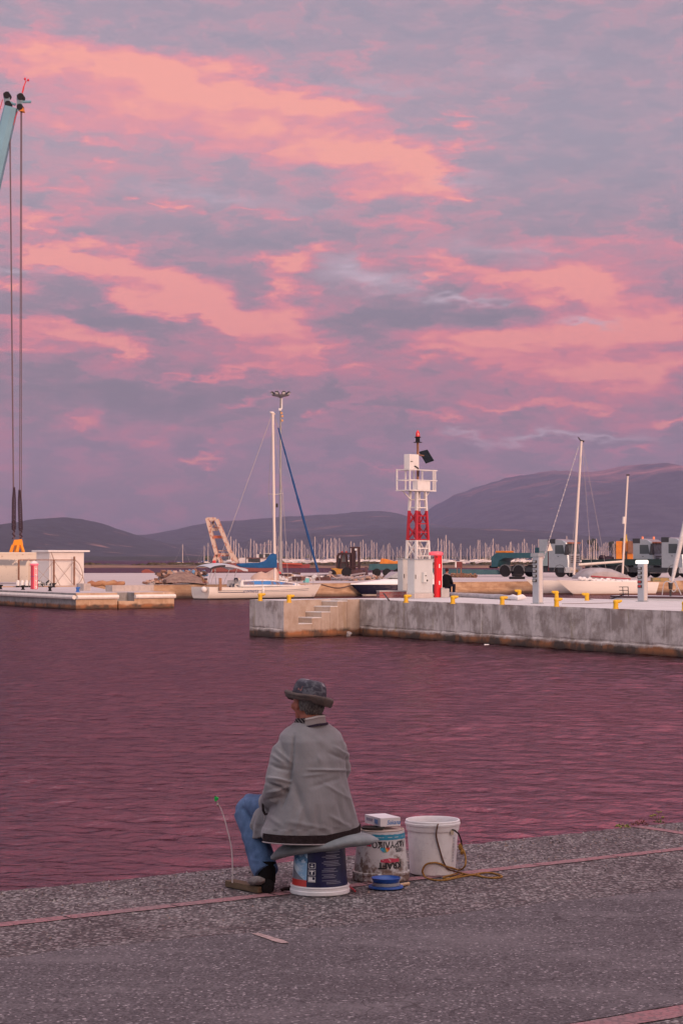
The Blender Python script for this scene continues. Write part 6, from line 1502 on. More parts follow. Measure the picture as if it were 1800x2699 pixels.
def truck(px, Y, label, name='truck', long=True, teal_deck=True, beacons=False, s=1.15):
    e = root_at(name, px, 0, Y, FZ + .004, ANG, label=label, cat='truck', group='silver heavy trucks on the far quay'); e.scale = (s, s, s)
    cab(e, .2, silver, True, beacons)
    m = MB(); m.bb(-6.0 if long else -5.5, 2.4, -.45, .45, .80, 1.10); m.bb(-3.2, 1.0, -1.1, -.5, .5, .95); m.build('chassis', truck_black, e)
    if long:
        m = MB(); m.slab([(-6.5,1.0),(-6.5,2.0),(-5.9,2.42),(-1.0,2.42),(-1.0,1.9),(-5.0,1.9),(-5.6,1.6),(-5.8,1.0)], -1.22, 1.22); m.build('ballast_deck', teal, e, bevel=.02)
        m = MB(); m.bb(-6.54,-6.5,-1.2,-.75,1.15,1.55); m.build('tail_light', material('tail_red', (.5,.08,.05), .4), e)
        m = MB(); m.bb(-6.2,-4.9,-.9,.6,2.425,2.62); m.build('orange_sling', orange, e, bevel=.05)
        m = MB(); m.bb(-1.6,-.7,-.9,.9,2.43,2.95); m.build('winch_box', teal, e, bevel=.03)
        m = MB(); m.bb(-.95, .05, -1.2, 1.2, 1.10, 2.55); m.build('equipment_locker', material('grey_green_paint', (.20,.26,.27), .5), e, bevel=.03)
        m = MB(); m.bb(-.95, .05, -1.2, 1.2, 2.555, 3.75); m.build('side_fairing', silver, e, bevel=.05)
        m = MB(); m.cyl((-.55,-1.202,2.0),(-.55,-1.215,2.0),.2,.2,18); m.build('orange_disc', orange, e)
        m = MB(); m.bb(.07,.14,-1.2,-1.1,.6,3.6); m.build('exhaust_stack', material('dark_red_pipe', (.13,.03,.04), .6), e)
    else:
        m = MB(); m.bb(-5.5, .1, -1.2, 1.2, 1.15, 1.75); m.build('flat_bed', material('dark_green_deck', (.02,.035,.035), .7), e, bevel=.02)
    for x_, nm in ((-4.9,1),(-3.3,1),(1.45,2)) if long else ((-4.0,1),(1.45,2)):
        for v in (-1.08, 1.08): wheel(e, x_, v, .60)
        m = MB(); m.loft([[Vector((x_ + rr*math.cos(R(a_)), v, .56 + rr*math.sin(R(a_)))) for a_ in (0,30,60,90,120,150,180) for rr in (.70,)] + [Vector((x_ + .64*math.cos(R(a_)), v, .56 + .64*math.sin(R(a_)))) for a_ in (180,150,120,90,60,30,0)] for v in (-1.27, -.75)])
        m.build('mudguard', material('grey_mudguard', (.13,.13,.14), .6), e)
    return e
truck(1457, 246, 'silver tractor truck with teal rear deck parked nearest the beacon tower')
truck(1678, 240, 'silver truck with two orange roof beacons behind the lit power pedestal', long=False, beacons=True)
truck(1753, 237, 'silver truck cut off at the right edge of the picture', long=False, s=1.18)
# lamp on the third truck
# ---- low loader trailer (teal), runs behind the cabinets
f = crop(860, 1420, 7.84, 971, 1520.5, 250)
tr = root_at('low_loader_trailer', 971, 0, 250, FZ + .004, R(0), label='long teal low loader trailer with small wheels behind the forklift', cat='trailer')
m = MB(); m.slab([(0,.75),(.1,1.45),(.6,1.5),(4.6,1.5),(5.4,.95),(15.6,.80),(15.9,1.0),(15.9,.25),(5.2,.25),(4.4,.8)], -1.2, 1.3); m.build('deck', teal, tr, bevel=.02)
for x_ in (.95, 2.15, 3.4, 4.4):
    for v in (-1.1, 1.2): wheel(tr, x_, v, .48, .3, rim=material('dusty_rim', (.30,.21,.17), .7))
m = MB(); m.slab([(1.3,1.505),(1.5,2.15),(2.2,2.05),(3.0,1.8),(3.9,1.9),(5.0,2.1),(5.3,1.9),(5.2,1.505)], -.8, .8); m.build('orange_beam', orange, tr, bevel=.04)
m = MB(); m.bb(4.3,4.8,-.5,.1,1.95,2.12); m.build('white_lamp', paint_w, tr)
m = MB(); m.lathe([(.2,0),(.5,.02),(.5,.28),(.2,.3)], (14.6,-.2,1.0), 16); m.build('spare_wheel', blackm, tr, smooth=True, ang=40)
# ---- forklift
f = crop(860, 1420, 7.84, 920, 1519.8, 243)
fk = root_at('forklift', 920, 0, 243, FZ + .004, R(-4), label='big brown and yellow forklift with tall mast, at the left end of the trailer', cat='forklift')
def pl(*pts): return [f(*p_) for p_ in pts]
yb = material('ochre_paint', (.42,.20,.035), .6, var=.2, vscale=2); brn = material('brown_frame', (.055,.030,.032), .7)
m = MB(); m.slab(pl((108,600),(215,590),(260,608),(385,610),(375,720),(200,730),(180,640),(112,615)), -1.0, 1.0); m.build('body', yb, fk, bevel=.03)
m = MB()
for v in (-.85, .85):
    for a_, b_ in (((235,330),(225,600)),((330,290),(300,590)),((400,300),(450,600)),((240,335),(300,285)),((300,285),(500,290)),((330,480),(440,480)),((500,290),(500,600))):
        x0_, z0_ = f(*a_); x1_, z1_ = f(*b_); m.bar((x0_,v,z0_),(x1_,v,z1_),.16)
m.slab(pl((240,320),(250,280),(510,280),(510,310)), -.9, .9); m.build('cab_frame', brn, fk)
m = MB(); m.slab(pl((300,490),(310,595),(440,600),(430,490)), -.84, .84); m.slab(pl((228,380),(222,600),(300,600),(305,400)), -.7, .7); m.build('engine_cover', material('dark_cover', (.045,.038,.040), .7), fk)
m = MB(); m.slab(pl((310,320),(300,470),(425,470),(390,320)), -.5, -.47); m.build('cab_glass', material('pale_glass', (.18,.18,.19), .2), fk)
m = MB()
for a_, b_, w_ in (((548,175),(548,760),.24),((670,165),(680,760),.22),((590,190),(590,740),.12)):
    (x0_, z0_), (x1_, z1_) = f(*a_), f(*b_)
    for v in (-.45, .45): m.bar((x0_,v,z0_),(x1_,v,z1_),w_)
for cy_ in (170, 560, 640, 740): (x0_, z0_), (x1_, z1_) = f(490 if cy_ == 170 else 520, cy_), f(695, cy_); m.bar((x0_,-.5,z0_),(x1_,-.5,z1_),.16); m.bar((x0_,.5,z0_),(x1_,.5,z1_),.16)
m.build('lift_mast', brn, fk)
m = MB(); m.slab(pl((500,640),(500,745),(770,745),(790,640),(700,620)), -.8, .8); m.slab(pl((800,570),(800,750),(860,740),(835,570)), -.9, .9); m.build('fork_carriage', material('maroon_carriage', (.07,.028,.032), .7, var=.3, vscale=2), fk)
m = MB(); x_, z_ = f(612, 215); m.sphere((x_,-.6,z_), .14, 10, 8); m.build('work_light', paint_w, fk, smooth=True)
for cx_ in (322, 412): 
    m = MB(); x_, z_ = f(cx_, 262); m.cyl((x_,0,z_-.1),(x_,0,z_+.1),.13,.1,10); m.build('beacon', material('red_beacon', (.4,.05,.04), .4), fk)
for cx_, r_2 in ((142, .42), (428, .56)):
    x_, _ = f(cx_, 700)
    for v in (-.95, .95): wheel(fk, x_, v, r_2, .35, rim=yb if r_2 > .5 else material('grey_rim', (.35,.30,.29), .5))
# ---- orange crane body on dark flatbed
oc = root_at('truck_crane', 1648, 0, 262, FZ + .004, R(-10), label='folded orange truck crane on a dark green flatbed between the silver trucks', cat='truck crane')
m = MB(); m.bb(-3.6,2.2,-1.2,1.2,1.0,1.75); m.build('flat_bed', material('dark_green_bed', (.015,.028,.026), .7), oc, bevel=.03)
m = MB(); m.bb(-1.15,-.45,-.9,-.3,.9,4.25); m.bb(-1.1,-.4,.3,.9,.9,4.2); m.build('left_column', orange, oc, bevel=.05)
m = MB(); m.slab([(-.42,1.0),(-.42,4.0),(.1,4.25),(.35,4.25),(.5,2.8),(.9,2.7),(.95,.9)], -.7, .4); m.build('crane_base', orange, oc, bevel=.05)
m = MB(); m.bb(.32,1.15,-.95,-.75,2.75,4.25); m.bb(-.38,.1,-.78,-.72,2.6,4.0); m.build('cover_plate', material('brown_cover_plate', (.20,.085,.05), .6, var=.15), oc)
m = MB(); m.bb(.0,.22,-.85,-.75,1.5,3.0); m.cyl((.5,-.8,1.3),(.5,-1.0,1.3),.25,n=14); m.cyl((-.1,-.6,1.0),(.7,-.6,3.6),.09,n=10); m.build('hydraulic_ram', dkgrey, oc)
m = MB(); m.tube([(.1,0,4.2),(.05,0,4.7),(.12,0,5.1)], [.16,.10,.05], 8); m.build('boom_tip', material('yellow_boom', (.5,.33,.05), .6), oc)
for x_ in (-2.8, -1.6, 1.3):
    for v in (-1.05, 1.05): wheel(oc, x_, v, .52)
m = MB(); random.seed(3)
for _ in range(5): m.sphere((random.uniform(-3.3,-1.5), random.uniform(-.6,.4), random.uniform(1.9,2.3)), random.uniform(.25,.45), 9, 7, (1.4,1,.8))
m.build('tarp_bundle', material('dark_bundle', (.04,.025,.035), .9), oc, smooth=True)
# ---- box on posts, tyres, weeds
eb = root_at('meter_cabinet', 1207, 0, 236, FZ + .004, R(-15), label='small red brown box on two thin posts in front of the teal trailer', cat='box on posts')
m = MB(); m.bb(-.14,.42,-.2,.2,1.12,1.78); m.build('box_body', material('red_brown_box', (.16,.035,.030), .6), eb); m = MB(); m.bb(-.30,-.145,-.2,.2,1.15,1.72); m.build('box_side', paint_w, eb)
for x_ in (-.12, .33): m = MB(); m.bar((x_,0,0),(x_,0,1.12),.06 if x_ < 0 else .12); m.build('post', rust, eb)
def heap(name, pts, mats, n, lo_, hi_, label, cat, seed, hgt, flat=.6, kind=None):
    random.seed(seed); m = MB()
    for _ in range(n):
        t = random.random() * (len(pts)-1); i = int(t); p_ = Vector(pts[i]).lerp(Vector(pts[i+1]), t-i); h = hgt * random.random()**1.6
        c = p_ + Vector((random.uniform(-.6,.6), random.uniform(-1.2,1.2), h)); d = [random.uniform(lo_, hi_) for _ in range(3)]; d[2] *= flat
        m.mat(random.randrange(len(mats))); M_ = Matrix.Rotation(random.uniform(0,6.3), 3, 'Z') @ Matrix.Rotation(random.uniform(-.7,.7), 3, 'X')
        m.box(c, d, M_, taper=(random.uniform(.4,1), random.uniform(.4,1)))
    return tag(m.build(name, mats), label, cat, kind=kind)
rub = [material('rubble_'+n_, c_, .9) for n_, c_ in (('tan',(.40,.24,.17)),('grey',(.30,.25,.24)),('pink',(.45,.30,.25)),('dark',(.09,.055,.05)),('brown',(.22,.11,.075)))]
blu = material('blue_scrap', (.12,.25,.42), .8)
def gq(px, py): return G(px, py, FZ)
heap('rubble_pile', [gq(430,1539), gq(462,1537), gq(500,1537), gq(528,1539)], rub + rub + [blu], 420, .18, .55, 'heap of pinkish rubble on the far quay left of the sailboat', 'rubble', 4, 1.05, kind='stuff')
heap('rubble_pile', [gq(395,1541), gq(430,1540)], rub, 60, .15, .4, 'grey brown debris at the left foot of the rubble heap', 'rubble', 9, .35, kind='stuff')
mdl = MB(); rg = []
heapm = material('heap_earth', (.33,.21,.16), .95, col2=(.18,.10,.08), vscale=2.5, bump=1, bscale=4)
for j in range(8):
    t = j/7; y_ = 176.5 + 5*t; rg.append([Vector((-14.9 + 3.1*i/14*1.35 - .5, y_, FZ + .02 + 1.0*math.sin(math.pi*i/14)**.8*math.sin(math.pi*(t*.9+.05))*(1+.25*mnoise.noise(Vector((i*.6,j,0)))))) for i in range(15)])
mdl.loft(rg, cap=False, closed=False); tag(mdl.build('rubble_mound', heapm, smooth=True), 'earth mound under the rubble heap left of the sailboat', 'mound')
# poles, planks, sheets lying along the quay between the boats
random.seed(14); gp_m = material('grey_pole', (.33,.28,.28), .7, var=.2); bp_m = material('brown_plank_wood', (.13,.06,.05), .85, var=.3)
lst = [((705,1526),(845,1521),.09,gp_m),((760,1531),(870,1524),.10,gp_m),((800,1521),(905,1514),.14,gp_m),((850,1529),(925,1531),.16,gp_m),((775,1533),(800,1534),.35,bp_m),((835,1535),(870,1536),.30,bp_m),((860,1526),(915,1527),.2,bp_m),((772,1516),(790,1519),.22,bp_m),((930,1533),(985,1522),.12,gp_m),((888,1534),(922,1533),.18,gp_m),((870,1519),(900,1513),.28,gp_m),((925,1527),(962,1519),.15,gp_m),((735,1529),(765,1530),.25,bp_m)]
def quay_line(px):     # y pixel on the quay just behind its edge
    return 1545 + (px-450)*(1534-1545)/800
for i, (a_, b_, w_, mt) in enumerate(lst):
    ya = min(a_[1]+3, quay_line(a_[0])-1); yb2 = min(b_[1]+3, quay_line(b_[0])-1)
    p0, p1 = gq(a_[0], ya), gq(b_[0], yb2); p0.z += .1 + w_/2 + .1*i*.3; p1.z += .1 + w_/2 + .1*i*.3; m = MB(); m.bar(p0, p1, w_) if mt is bp_m else m.cyl(p0, p1, w_*.6, n=8)
    tag(m.build('timber' if mt is bp_m else 'pole', mt), 'dark brown timber lying on the far quay between sailboat and speedboat' if mt is bp_m else 'grey pole lying on the far quay between sailboat and speedboat', 'timber' if mt is bp_m else 'pole', 'dark timbers piled on the far quay' if mt is bp_m else 'grey poles piled on the far quay')
heap('quay_clutter', [gq(900,1530), gq(930,1531), gq(975,1528), gq(1010,1526)], rub, 130, .15, .5, 'pinkish debris on the quay edge behind the speedboat bow', 'debris', 17, .35, kind='stuff')
heap('quay_clutter', [gq(690,1535), gq(760,1533), gq(840,1530), gq(900,1529)], [rub[1], rub[1], rub[2], rub[3], paint_w], 150, .2, .7, 'grey debris and white scraps on the quay behind the sailboat bow', 'debris', 18, .4, kind='stuff')
def simple_box(name, px, py, w, d, h, mat, label, cat, rz=.3, z=None, bev=.03):
    g = gq(px, py); m = MB(); m.bb(-w/2,w/2,-d/2,d/2,0,h); o = m.build(name, mat, bevel=bev); o.location = (g.x, g.y, FZ+.004+(z or 0)); o.rotation_euler = (0,0,rz); return tag(o, label, cat)
simple_box('crate', 807, 1535.5, .45, .45, .38, material('turquoise_crate', (.12,.42,.42), .6), 'turquoise crate on the quay beside the sailboat bow', 'crate')
# pale tarpaulin and sand mounds
tpm = material('peach_tarpaulin', (.52,.33,.24), .85, col2=(.56,.38,.30), vscale=1.2, bump=.8, bscale=2)
m = MB(); rg = []
for j in range(6):
    y_ = 190 + j*.9; rg.append([Vector(((x_-900)*y_/FPX, y_, FZ + max(.02, (h*(1.0+.1*mnoise.noise(Vector((x_*.3,j,0)))) * math.sin(math.pi*(j*.8+.6)/5.2))))) for x_, h in ((658,0.02),(662,.5),(670,.75),(682,.95),(690,1.0),(700,.85),(708,.95),(716,1.15),(724,1.25),(731,1.2),(735,.8),(737,.02))])
m.loft(rg, cap=True, closed=False); tag(m.build('tarpaulin_stack', tpm, smooth=True), 'peach tarpaulin covered stack behind the sailboat mast', 'covered stack')
m = MB(); g = gq(757, 1530); m.sphere((0,0,.1), 1, 22, 12); o = m.build('sand_bag', material('tan_sacking', (.40,.26,.17), .9, var=.3, vscale=2, bump=1, bscale=4), smooth=True); o.scale = (.85,.5,.42); o.location = (g.x, g.y, FZ + .25); tag(o, 'tan rounded sack behind the sailboat beside the person in red', 'sack')
g = gq(735.5, 1532); 
figure('person', Vector((g.x, g.y, FZ+.01)), R(120), {'body': seated(.3), 'wear': [('red_top', material('red_cloth', (.55,.02,.025), .85), cp_['wear'][0][2] and [(k_[0], [(p_[0], p_[1], p_[2]-.15) for p_ in k_[1]], k_[2]) for k_ in cp_['wear'][0][2]]), ('hair', material('dark_red_hair', (.07,.025,.02), .9), [('e', (0,-.015,1.07), (.085,.098,.095))])]}, 'person in a red top sitting on the far quay behind the sailboat mast', skin, 1.05)
heap('dry_weeds', [gq(1188,1522), gq(1215,1522), gq(1245,1523)], [material('dry_grass', (.26,.15,.08), .9), rub[4]], 160, .05, .35, 'dry brown weeds growing on the far quay below the trailer', 'weeds', 31, .45, kind='stuff')
for i, (px, py, z) in enumerate(((1355,1526.5,0),(1369,1526.5,0),(1362,1526,.26))):
    g = gq(px, py); m = MB(); m.lathe([(.30,.02),(.50,.0),(.56,.06),(.56,.20),(.50,.26),(.30,.24)], n=22); m.f = m.f[:-2]; m.m = m.m[:-2]; m.add([], []); o = m.build('tyre', blackm, smooth=True, ang=40); o.location = (g.x, g.y, FZ+.004+z)
    tag(o, ['black tyre on the far quay, left of the two lying flat', 'black tyre on the far quay, right of the two lying flat', 'black tyre lying on top of the other two by the catamaran bow'][i], 'tyre', 'tyres on the far quay edge')
# extra clutter right of the lit pedestal
simple_box('net_heap', 1738, 1533, 1.6, .8, .35, material('green_net', (.14,.18,.12), .9, col2=(.45,.25,.08), vscale=3), 'green and orange net heap on the quay under the silver truck', 'net', .1)

# ---- left: rolled orange tarpaulin, shed, container wall, column, bollards
m = MB(); a_, b_ = gq(232, 1545), gq(330, 1545); pts = [a_.lerp(b_, i/10) + Vector((0, 0, .2 + .07*math.sin(i*2.1))) for i in range(11)]; m.tube(pts, [.12,.2,.19,.22,.2,.23,.21,.24,.22,.2,.12], 10)
tag(m.build('tarpaulin_roll', material('orange_canvas', (.42,.22,.11), .85, col2=(.28,.11,.06), vscale=1.5, bump=.8, bscale=4), smooth=True), 'long orange brown canvas roll lying right of the white shed', 'roll')
exa = math.atan2(ex.y, ex.x)
SY = 170.5; sg = P(130.5, 1545, SY); sh = empty('shed', (sg.x, sg.y, PZ + .004), exa, label='white flat roofed shed on the landing stage', cat='shed')
shw = material('shed_white', (.66,.60,.57), .6, var=.04, vscale=1.2)
SW, SD, SH = 3.15, 2.1, 2.75
m = MB(); m.bb(0,SW,0,SD,0,SH); m.build('wall', shw, sh)
m = MB(); m.bb(-.28,SW+.38,-.35,SD+.3,SH+.004,SH+.15); m.build('roof', paint_w, sh, bevel=.02)
m = MB(); m.bb(.02,.12,-.02,-.002,0,SH-.02); m.bb(SW-.08,SW+.004,-.02,-.002,0,SH-.02); m.build('corner_trim', paint_w, sh)
fr_ = empty('steel_frame', (sg.x, sg.y, PZ+.004), exa, label='rusty cross braced steel frame standing in front of the white shed', cat='frame')
m = MB(); xs_ = (-3.0, .15, 2.0); 
for x_ in xs_: m = MB(); m.bar((x_,-.5,0),(x_,-.5,2.15 if x_ < 2 else 2.4),.11); m.build('post', rust, fr_)
m = MB(); m.bar((-3.0,-.5,2.12),(2.1,-.5,2.12),.07); m.build('top_rail', rust, fr_)
wb_ = material('brace_wire', (.33,.24,.20), .7); m = MB(); m.bar((.15,-.52,2.05),(2.0,-.52,.05),.035); m.bar((2.0,-.55,2.05),(.15,-.55,.05),.035); m.bar((-1.6,-.52,.1),(.15,-.52,2.05),.03); m.bar((-1.6,-.55,1.6),(.15,-.55,.1),.03); m.bar((-.1,-.5,2.75),(.15,-.5,2.1),.06); m.bar((.18,-.5,1.0),(.75,-.5,.02),.04); m.build('brace', wb_, fr_)
hs_ = MB(); hs_.tube(smoothpath([Vector((2.02,-.6,2.1)), Vector((2.35,-.6,1.85)), Vector((2.6,-.6,1.4)), Vector((2.72,-.6,.95)), Vector((2.6,-.6,.5)), Vector((2.2,-.6,.1))], 4), .035, 6); hs_.tube([(2.68,-.6,.9),(3.0,-.6,.05)], .03, 6); hs_.tube([(2.05,-.6,1.5),(2.65,-.6,.85)], .03, 6); hs_.build('hanging_hose', wb_, fr_, smooth=True)
# container wall
cg = P(102, 1538, 183); ch = empty('container', (cg.x, cg.y, FZ+.004), R(5), label='long pale container with peeling grey patches behind the pink column', cat='container')
pe = TN('peeling_cream_paint', .8); pz = pe.n('ShaderNodeSeparateXYZ', {0: pe.tc.outputs['Object']}); pn_ = pe.noise(pe.map((1,1,1.2)), 1.3, 5, .6, .3)
bandf = pe.math('MULTIPLY', pe.rng(pz.outputs[2], 1.45, 1.62), pe.rng(pz.outputs[2], 2.12, 2.02)); thr = pe.math('MULTIPLY', bandf, pe.rng(pn_, .455, .475))
cpl = pe.mix(pe.rng(pe.noise(pe.map((1,1,1), loc=(4,1,1)), 3.4, 6, .7), .62, .67), (.60,.50,.41), (.26,.15,.11)); cpl = pe.mix(thr, cpl, (.20,.195,.205)); pe.col(cpl)
m = MB(); m.bb(-16, 0, 0, 2.4, .12, 2.55); m.build('box_body', pe.m, ch); m = MB(); m.bb(-16.05,.05,-.05,2.45,2.555,2.68); m.build('top_rail', material('cream_rail', (.66,.56,.46), .6), ch, bevel=.02)
m = MB(); m.bb(-15.8,-3.5,.3,2.2,0,.115); m.build('base', blackm, ch)
# clutter in front of container
ob = empty('outboard_rack', (P(48,1547,166).x, 166, PZ+.004), 0, label='row of white outboard motors and black gear beside the pink column', cat='boat gear')
for k in range(4):
    m = MB(); m.tube([(k*.34,0,.12),(k*.34,0,.3),(k*.34+.02,.0,.55)], [.13,.15,.10], 10); m.build('cylinder', paint_w, ob, smooth=True); m = MB(); m.cyl((k*.34,0,0),(k*.34,0,.12),.15,n=10); m.build('foot', blackm, ob)
for k, h_ in ((2.2, 1.9), (2.9, 1.2), (3.3, 2.1)): m = MB(); m.bar((k*.34+.1,.2,0),(k*.34+.1,.2,h_),.06); m.build('upright', material('buff_upright', (.5,.33,.22), .7), ob)
m = MB(); random.seed(6)
for _ in range(9): m.sphere((1.5+random.random()*1.1, random.uniform(-.1,.2), .12+random.random()*.35), random.uniform(.1,.2), 8, 6)
m.build('gear_heap', material('mixed_gear', (.03,.03,.03), .8, col2=(.6,.57,.55), vscale=5, lo_hi=(.5,.52)), ob, smooth=True)
# pink red column
pg_ = G(91, 1553, PZ+.004); pcn = empty('fire_pedestal', pg_, exa, label='red and white pedestal with white dome on the landing stage in front of the shed', cat='pedestal')
m = MB(); m.bb(-.2,.2,-.2,.2,0,1.74); m.build('column', material('faded_red_paint', (.60,.055,.09), .5), pcn, bevel=.03)
m = MB(); m.bb(-.075,.125,-.208,-.202,.05,1.70); m.build('text_panel', paint_w, pcn)
m = MB()
for i in range(11): m.bb(-.035,.085,-.214,-.209,.12+i*.145,.21+i*.145) if i % 3 else m.bb(-.035,.06,-.214,-.209,.12+i*.145,.19+i*.145)
m.build('panel_lettering', redm, pcn)
m = MB(); m.bb(-.207,.207,-.207,.207,.93,.96); m.build('blue_band', material('blue_band', (.05,.05,.25), .5), pcn)
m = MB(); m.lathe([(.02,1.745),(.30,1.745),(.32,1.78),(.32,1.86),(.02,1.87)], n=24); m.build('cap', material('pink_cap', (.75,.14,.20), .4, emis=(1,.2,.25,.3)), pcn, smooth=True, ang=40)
m = MB(); m.lathe([(.02,1.875),(.27,1.875),(.24,1.97),(.14,2.04),(.02,2.06)], n=24); m.build('dome', paint_w, pcn, smooth=True, ang=40)
for cx_, cy_, bl_ in ((15,742,0),(372,752,0),(800,772,0),(858,712,0),(1250,722,0),(1240,786,1)):
    px, py = cx_/6.03, 1430+cy_/6.03; g = G(px, py, PZ+.004); e = empty('mooring_bollard', g, 0, cat='bollard', group='dark bollards on the landing stage')
    e['label'] = {15:'black bollard at the left edge of the picture on the landing stage',372:'black bollard left of the red and white pedestal',800:'black bollard right of the red and white pedestal, near the front edge',858:'black bollard at the foot of the white shed',1250:'black bollard at the right corner of the white shed',1240:'blue bollard near the landing stage corner'}[cx_]
    m = MB(); m.lathe([(.02,0),(.16,0),(.15,.03),(.10,.05),(.095,.20),(.13,.25),(.13,.31),(.02,.34)], n=16); m.tube([(0,0,.26),(.18,0,.29)], [.08,.04], 8); m.build('bollard_body', material('blue_bollard_paint', (.02,.12,.40), .5) if bl_ else blackm, e, smooth=True, ang=40)
# ---- mobile crane with hanging hook block
CY = 190.0; ck = CY / FPX
base = P(-244, 1540, CY)
cr = empty('mobile_crane', (base.x, CY, FZ+.004), 0, label='tall pale blue crane boom with two sheave heads at the left edge', cat='crane')
def cp(px, py, dy=0.0): return P(px, py, CY + dy) - Vector(cr.location)
boomm = material('pale_blue_boom', (.15,.29,.37), .45, var=.08, vscale=.6); b_top = cp(30, 284); b_bot = Vector((0, 0, 3.2))
m = MB(); d_ = (b_top - b_bot); ux_ = d_.cross(Vector((0,1,0))).normalized()
def sect(p_, w_, dp): return [p_ + ux_*w_ + Vector((0,-dp,0)), p_ + ux_*w_*.75 + Vector((0,-dp*1.35,0)), p_ - ux_*w_*.3 + Vector((0,-dp*1.35,0)), p_ - ux_*w_ + Vector((0,-dp*.8,0)), p_ - ux_*w_ + Vector((0,dp,0)), p_ + ux_*w_ + Vector((0,dp,0))]
m.loft([sect(b_bot, .95, .8), sect(b_bot.lerp(b_top,.5), .82, .7), sect(b_top, .55, .5)]); m.build('boom', boomm, cr)
m = MB(); m.bb(-2.5,2.5,-1.6,1.6,1.2,3.4); m.build('superstructure', boomm, cr, bevel=.1); m = MB(); m.bb(-6,6,-1.4,1.4,.5,1.19); m.build('carrier', dkgrey, cr, bevel=.05)
for x_ in (-5,-3.5,-2,2,3.5,5):
    for v in (-1.3, 1.3): wheel(cr, x_, v, .6)
for nm_, (x0_, y0_), (x1_, y1_) in (('sheave_head', (11,243),(24,284)), ('sheave_head', (47,247),(55,292))):
    h = None; m = MB(); cc_ = cp((x0_+x1_)/2, (y0_+y1_)/2)
    m.loft([[cp(x0_-2,y0_+2,-.35), cp(x0_+14,y0_-3,-.35), cp(x1_+5,y1_-6,-.35), cp(x1_-10,y1_+3,-.35)], [cp(x0_-2,y0_+2,.35), cp(x0_+14,y0_-3,.35), cp(x1_+5,y1_-6,.35), cp(x1_-10,y1_+3,.35)]]); h = m.build(nm_, material('grey_blue_steel', (.16,.22,.27), .5, var=.4, vscale=3), cr, bevel=.03)
    m = MB(); q_ = cp(x0_+10, y0_+10); m.cyl(q_+Vector((0,-.5,0)), q_+Vector((0,.5,0)), .30, n=20); q_ = cp(x1_+0, y1_-8); m.cyl(q_+Vector((0,-.45,0)), q_+Vector((0,.45,0)), .28, n=16); m.build('sheave', blackm, h)
m = MB(); m.slab([(cp(52,278).x, cp(52,278).z), (cp(63,284).x, cp(63,284).z), (cp(66,296).x, cp(66,296).z), (cp(54,294).x, cp(54,294).z)], -.4, .4); m.build('orange_guard', orange, cr)
m = MB(); m.cyl(cp(50,269), cp(83,268), .13, n=10); m.cyl(cp(28,270), cp(42,276), .12, n=10); m.build('lamp_arm', boomm, cr)
m = MB(); m.bar(cp(59,250), cp(64,228), .12); m.bar(cp(64,228), cp(69,215), .08); m.bar(cp(69,215), cp(67,209), .05); m.bar(cp(69,215), cp(75,211), .05); m.build('aerial', redm, cr)
for q_ in ((67,208),(75.5,211)): m = MB(); m.sphere(cp(*q_), .1, 10, 7, (1,1,1.3)); m.build('warning_lamp', material('red_lamp_glass', (.55,.01,.03), .3), cr, smooth=True)
for a_, b_ in ((cp(47,294), cp(36,330)), (cp(8,262), cp(-2,300))): m = MB(); m.bar(a_, b_, .06); m.build('guy_rope', redm, cr)
hb = empty('hook_block', P(46, 1457, CY), 0, label='orange four legged lifting frame hanging on two chains above the container', cat='lifting frame')
def hp(px, py, dy=0.0): return P(px, py, CY + dy) - Vector(hb.location)
ropes = material('wire_rope', (.13,.085,.10), .7)
for (xt, yt_, xb) in ((26,284,37.0),(27.5,284,38.5),(56,294,52.5),(58.5,294,57)):
    m = MB(); m.cyl(hp(xt, yt_), hp(xb, 1421), .040, n=6); m.build('hoist_rope', ropes, hb)
chm = material('chain_steel', (.045,.022,.030), .7)
for xa, xb, y0_ in ((38.2,37,1286),(52.5,56.5,1293)):
    m = MB(); n = 74
    for i in range(n):
        t = i/n; py = y0_ + (1421-y0_)*t; px = xa + (xb-xa)*t; w_ = .06 + .10*min(1, t*4) if t < .8 else .10
        for s_ in (-1, 1):
            q_ = hp(px, py) + Vector((s_*w_*math.cos(i*.9), s_*w_*math.sin(i*.9), 0)); m.sphere(q_, .056, 6, 5, (1,1,1.3)) if (t < .82 or s_ > 0) else None
    m.build('chain', chm, hb)
orn = material('bright_orange_paint', (.80,.27,.015), .5)
m = MB(); m.loft([[hp(x, y, v) for x, y in ((35,1433),(38,1423),(59,1421),(61,1429),(62,1437),(33,1438))] for v in (-.5,.5)]); m.build('spreader_beam', orn, hb, bevel=.03)
for (x0_, x1_, v) in ((35.5,29.5,-.5),(50,46.5,-.55),(57,63,-.45),(45,41,.6)): m = MB(); m.bar(hp(x0_,1437,v), hp(x1_,1455.5,v*1.6), .20); m.build('leg', orn, hb)
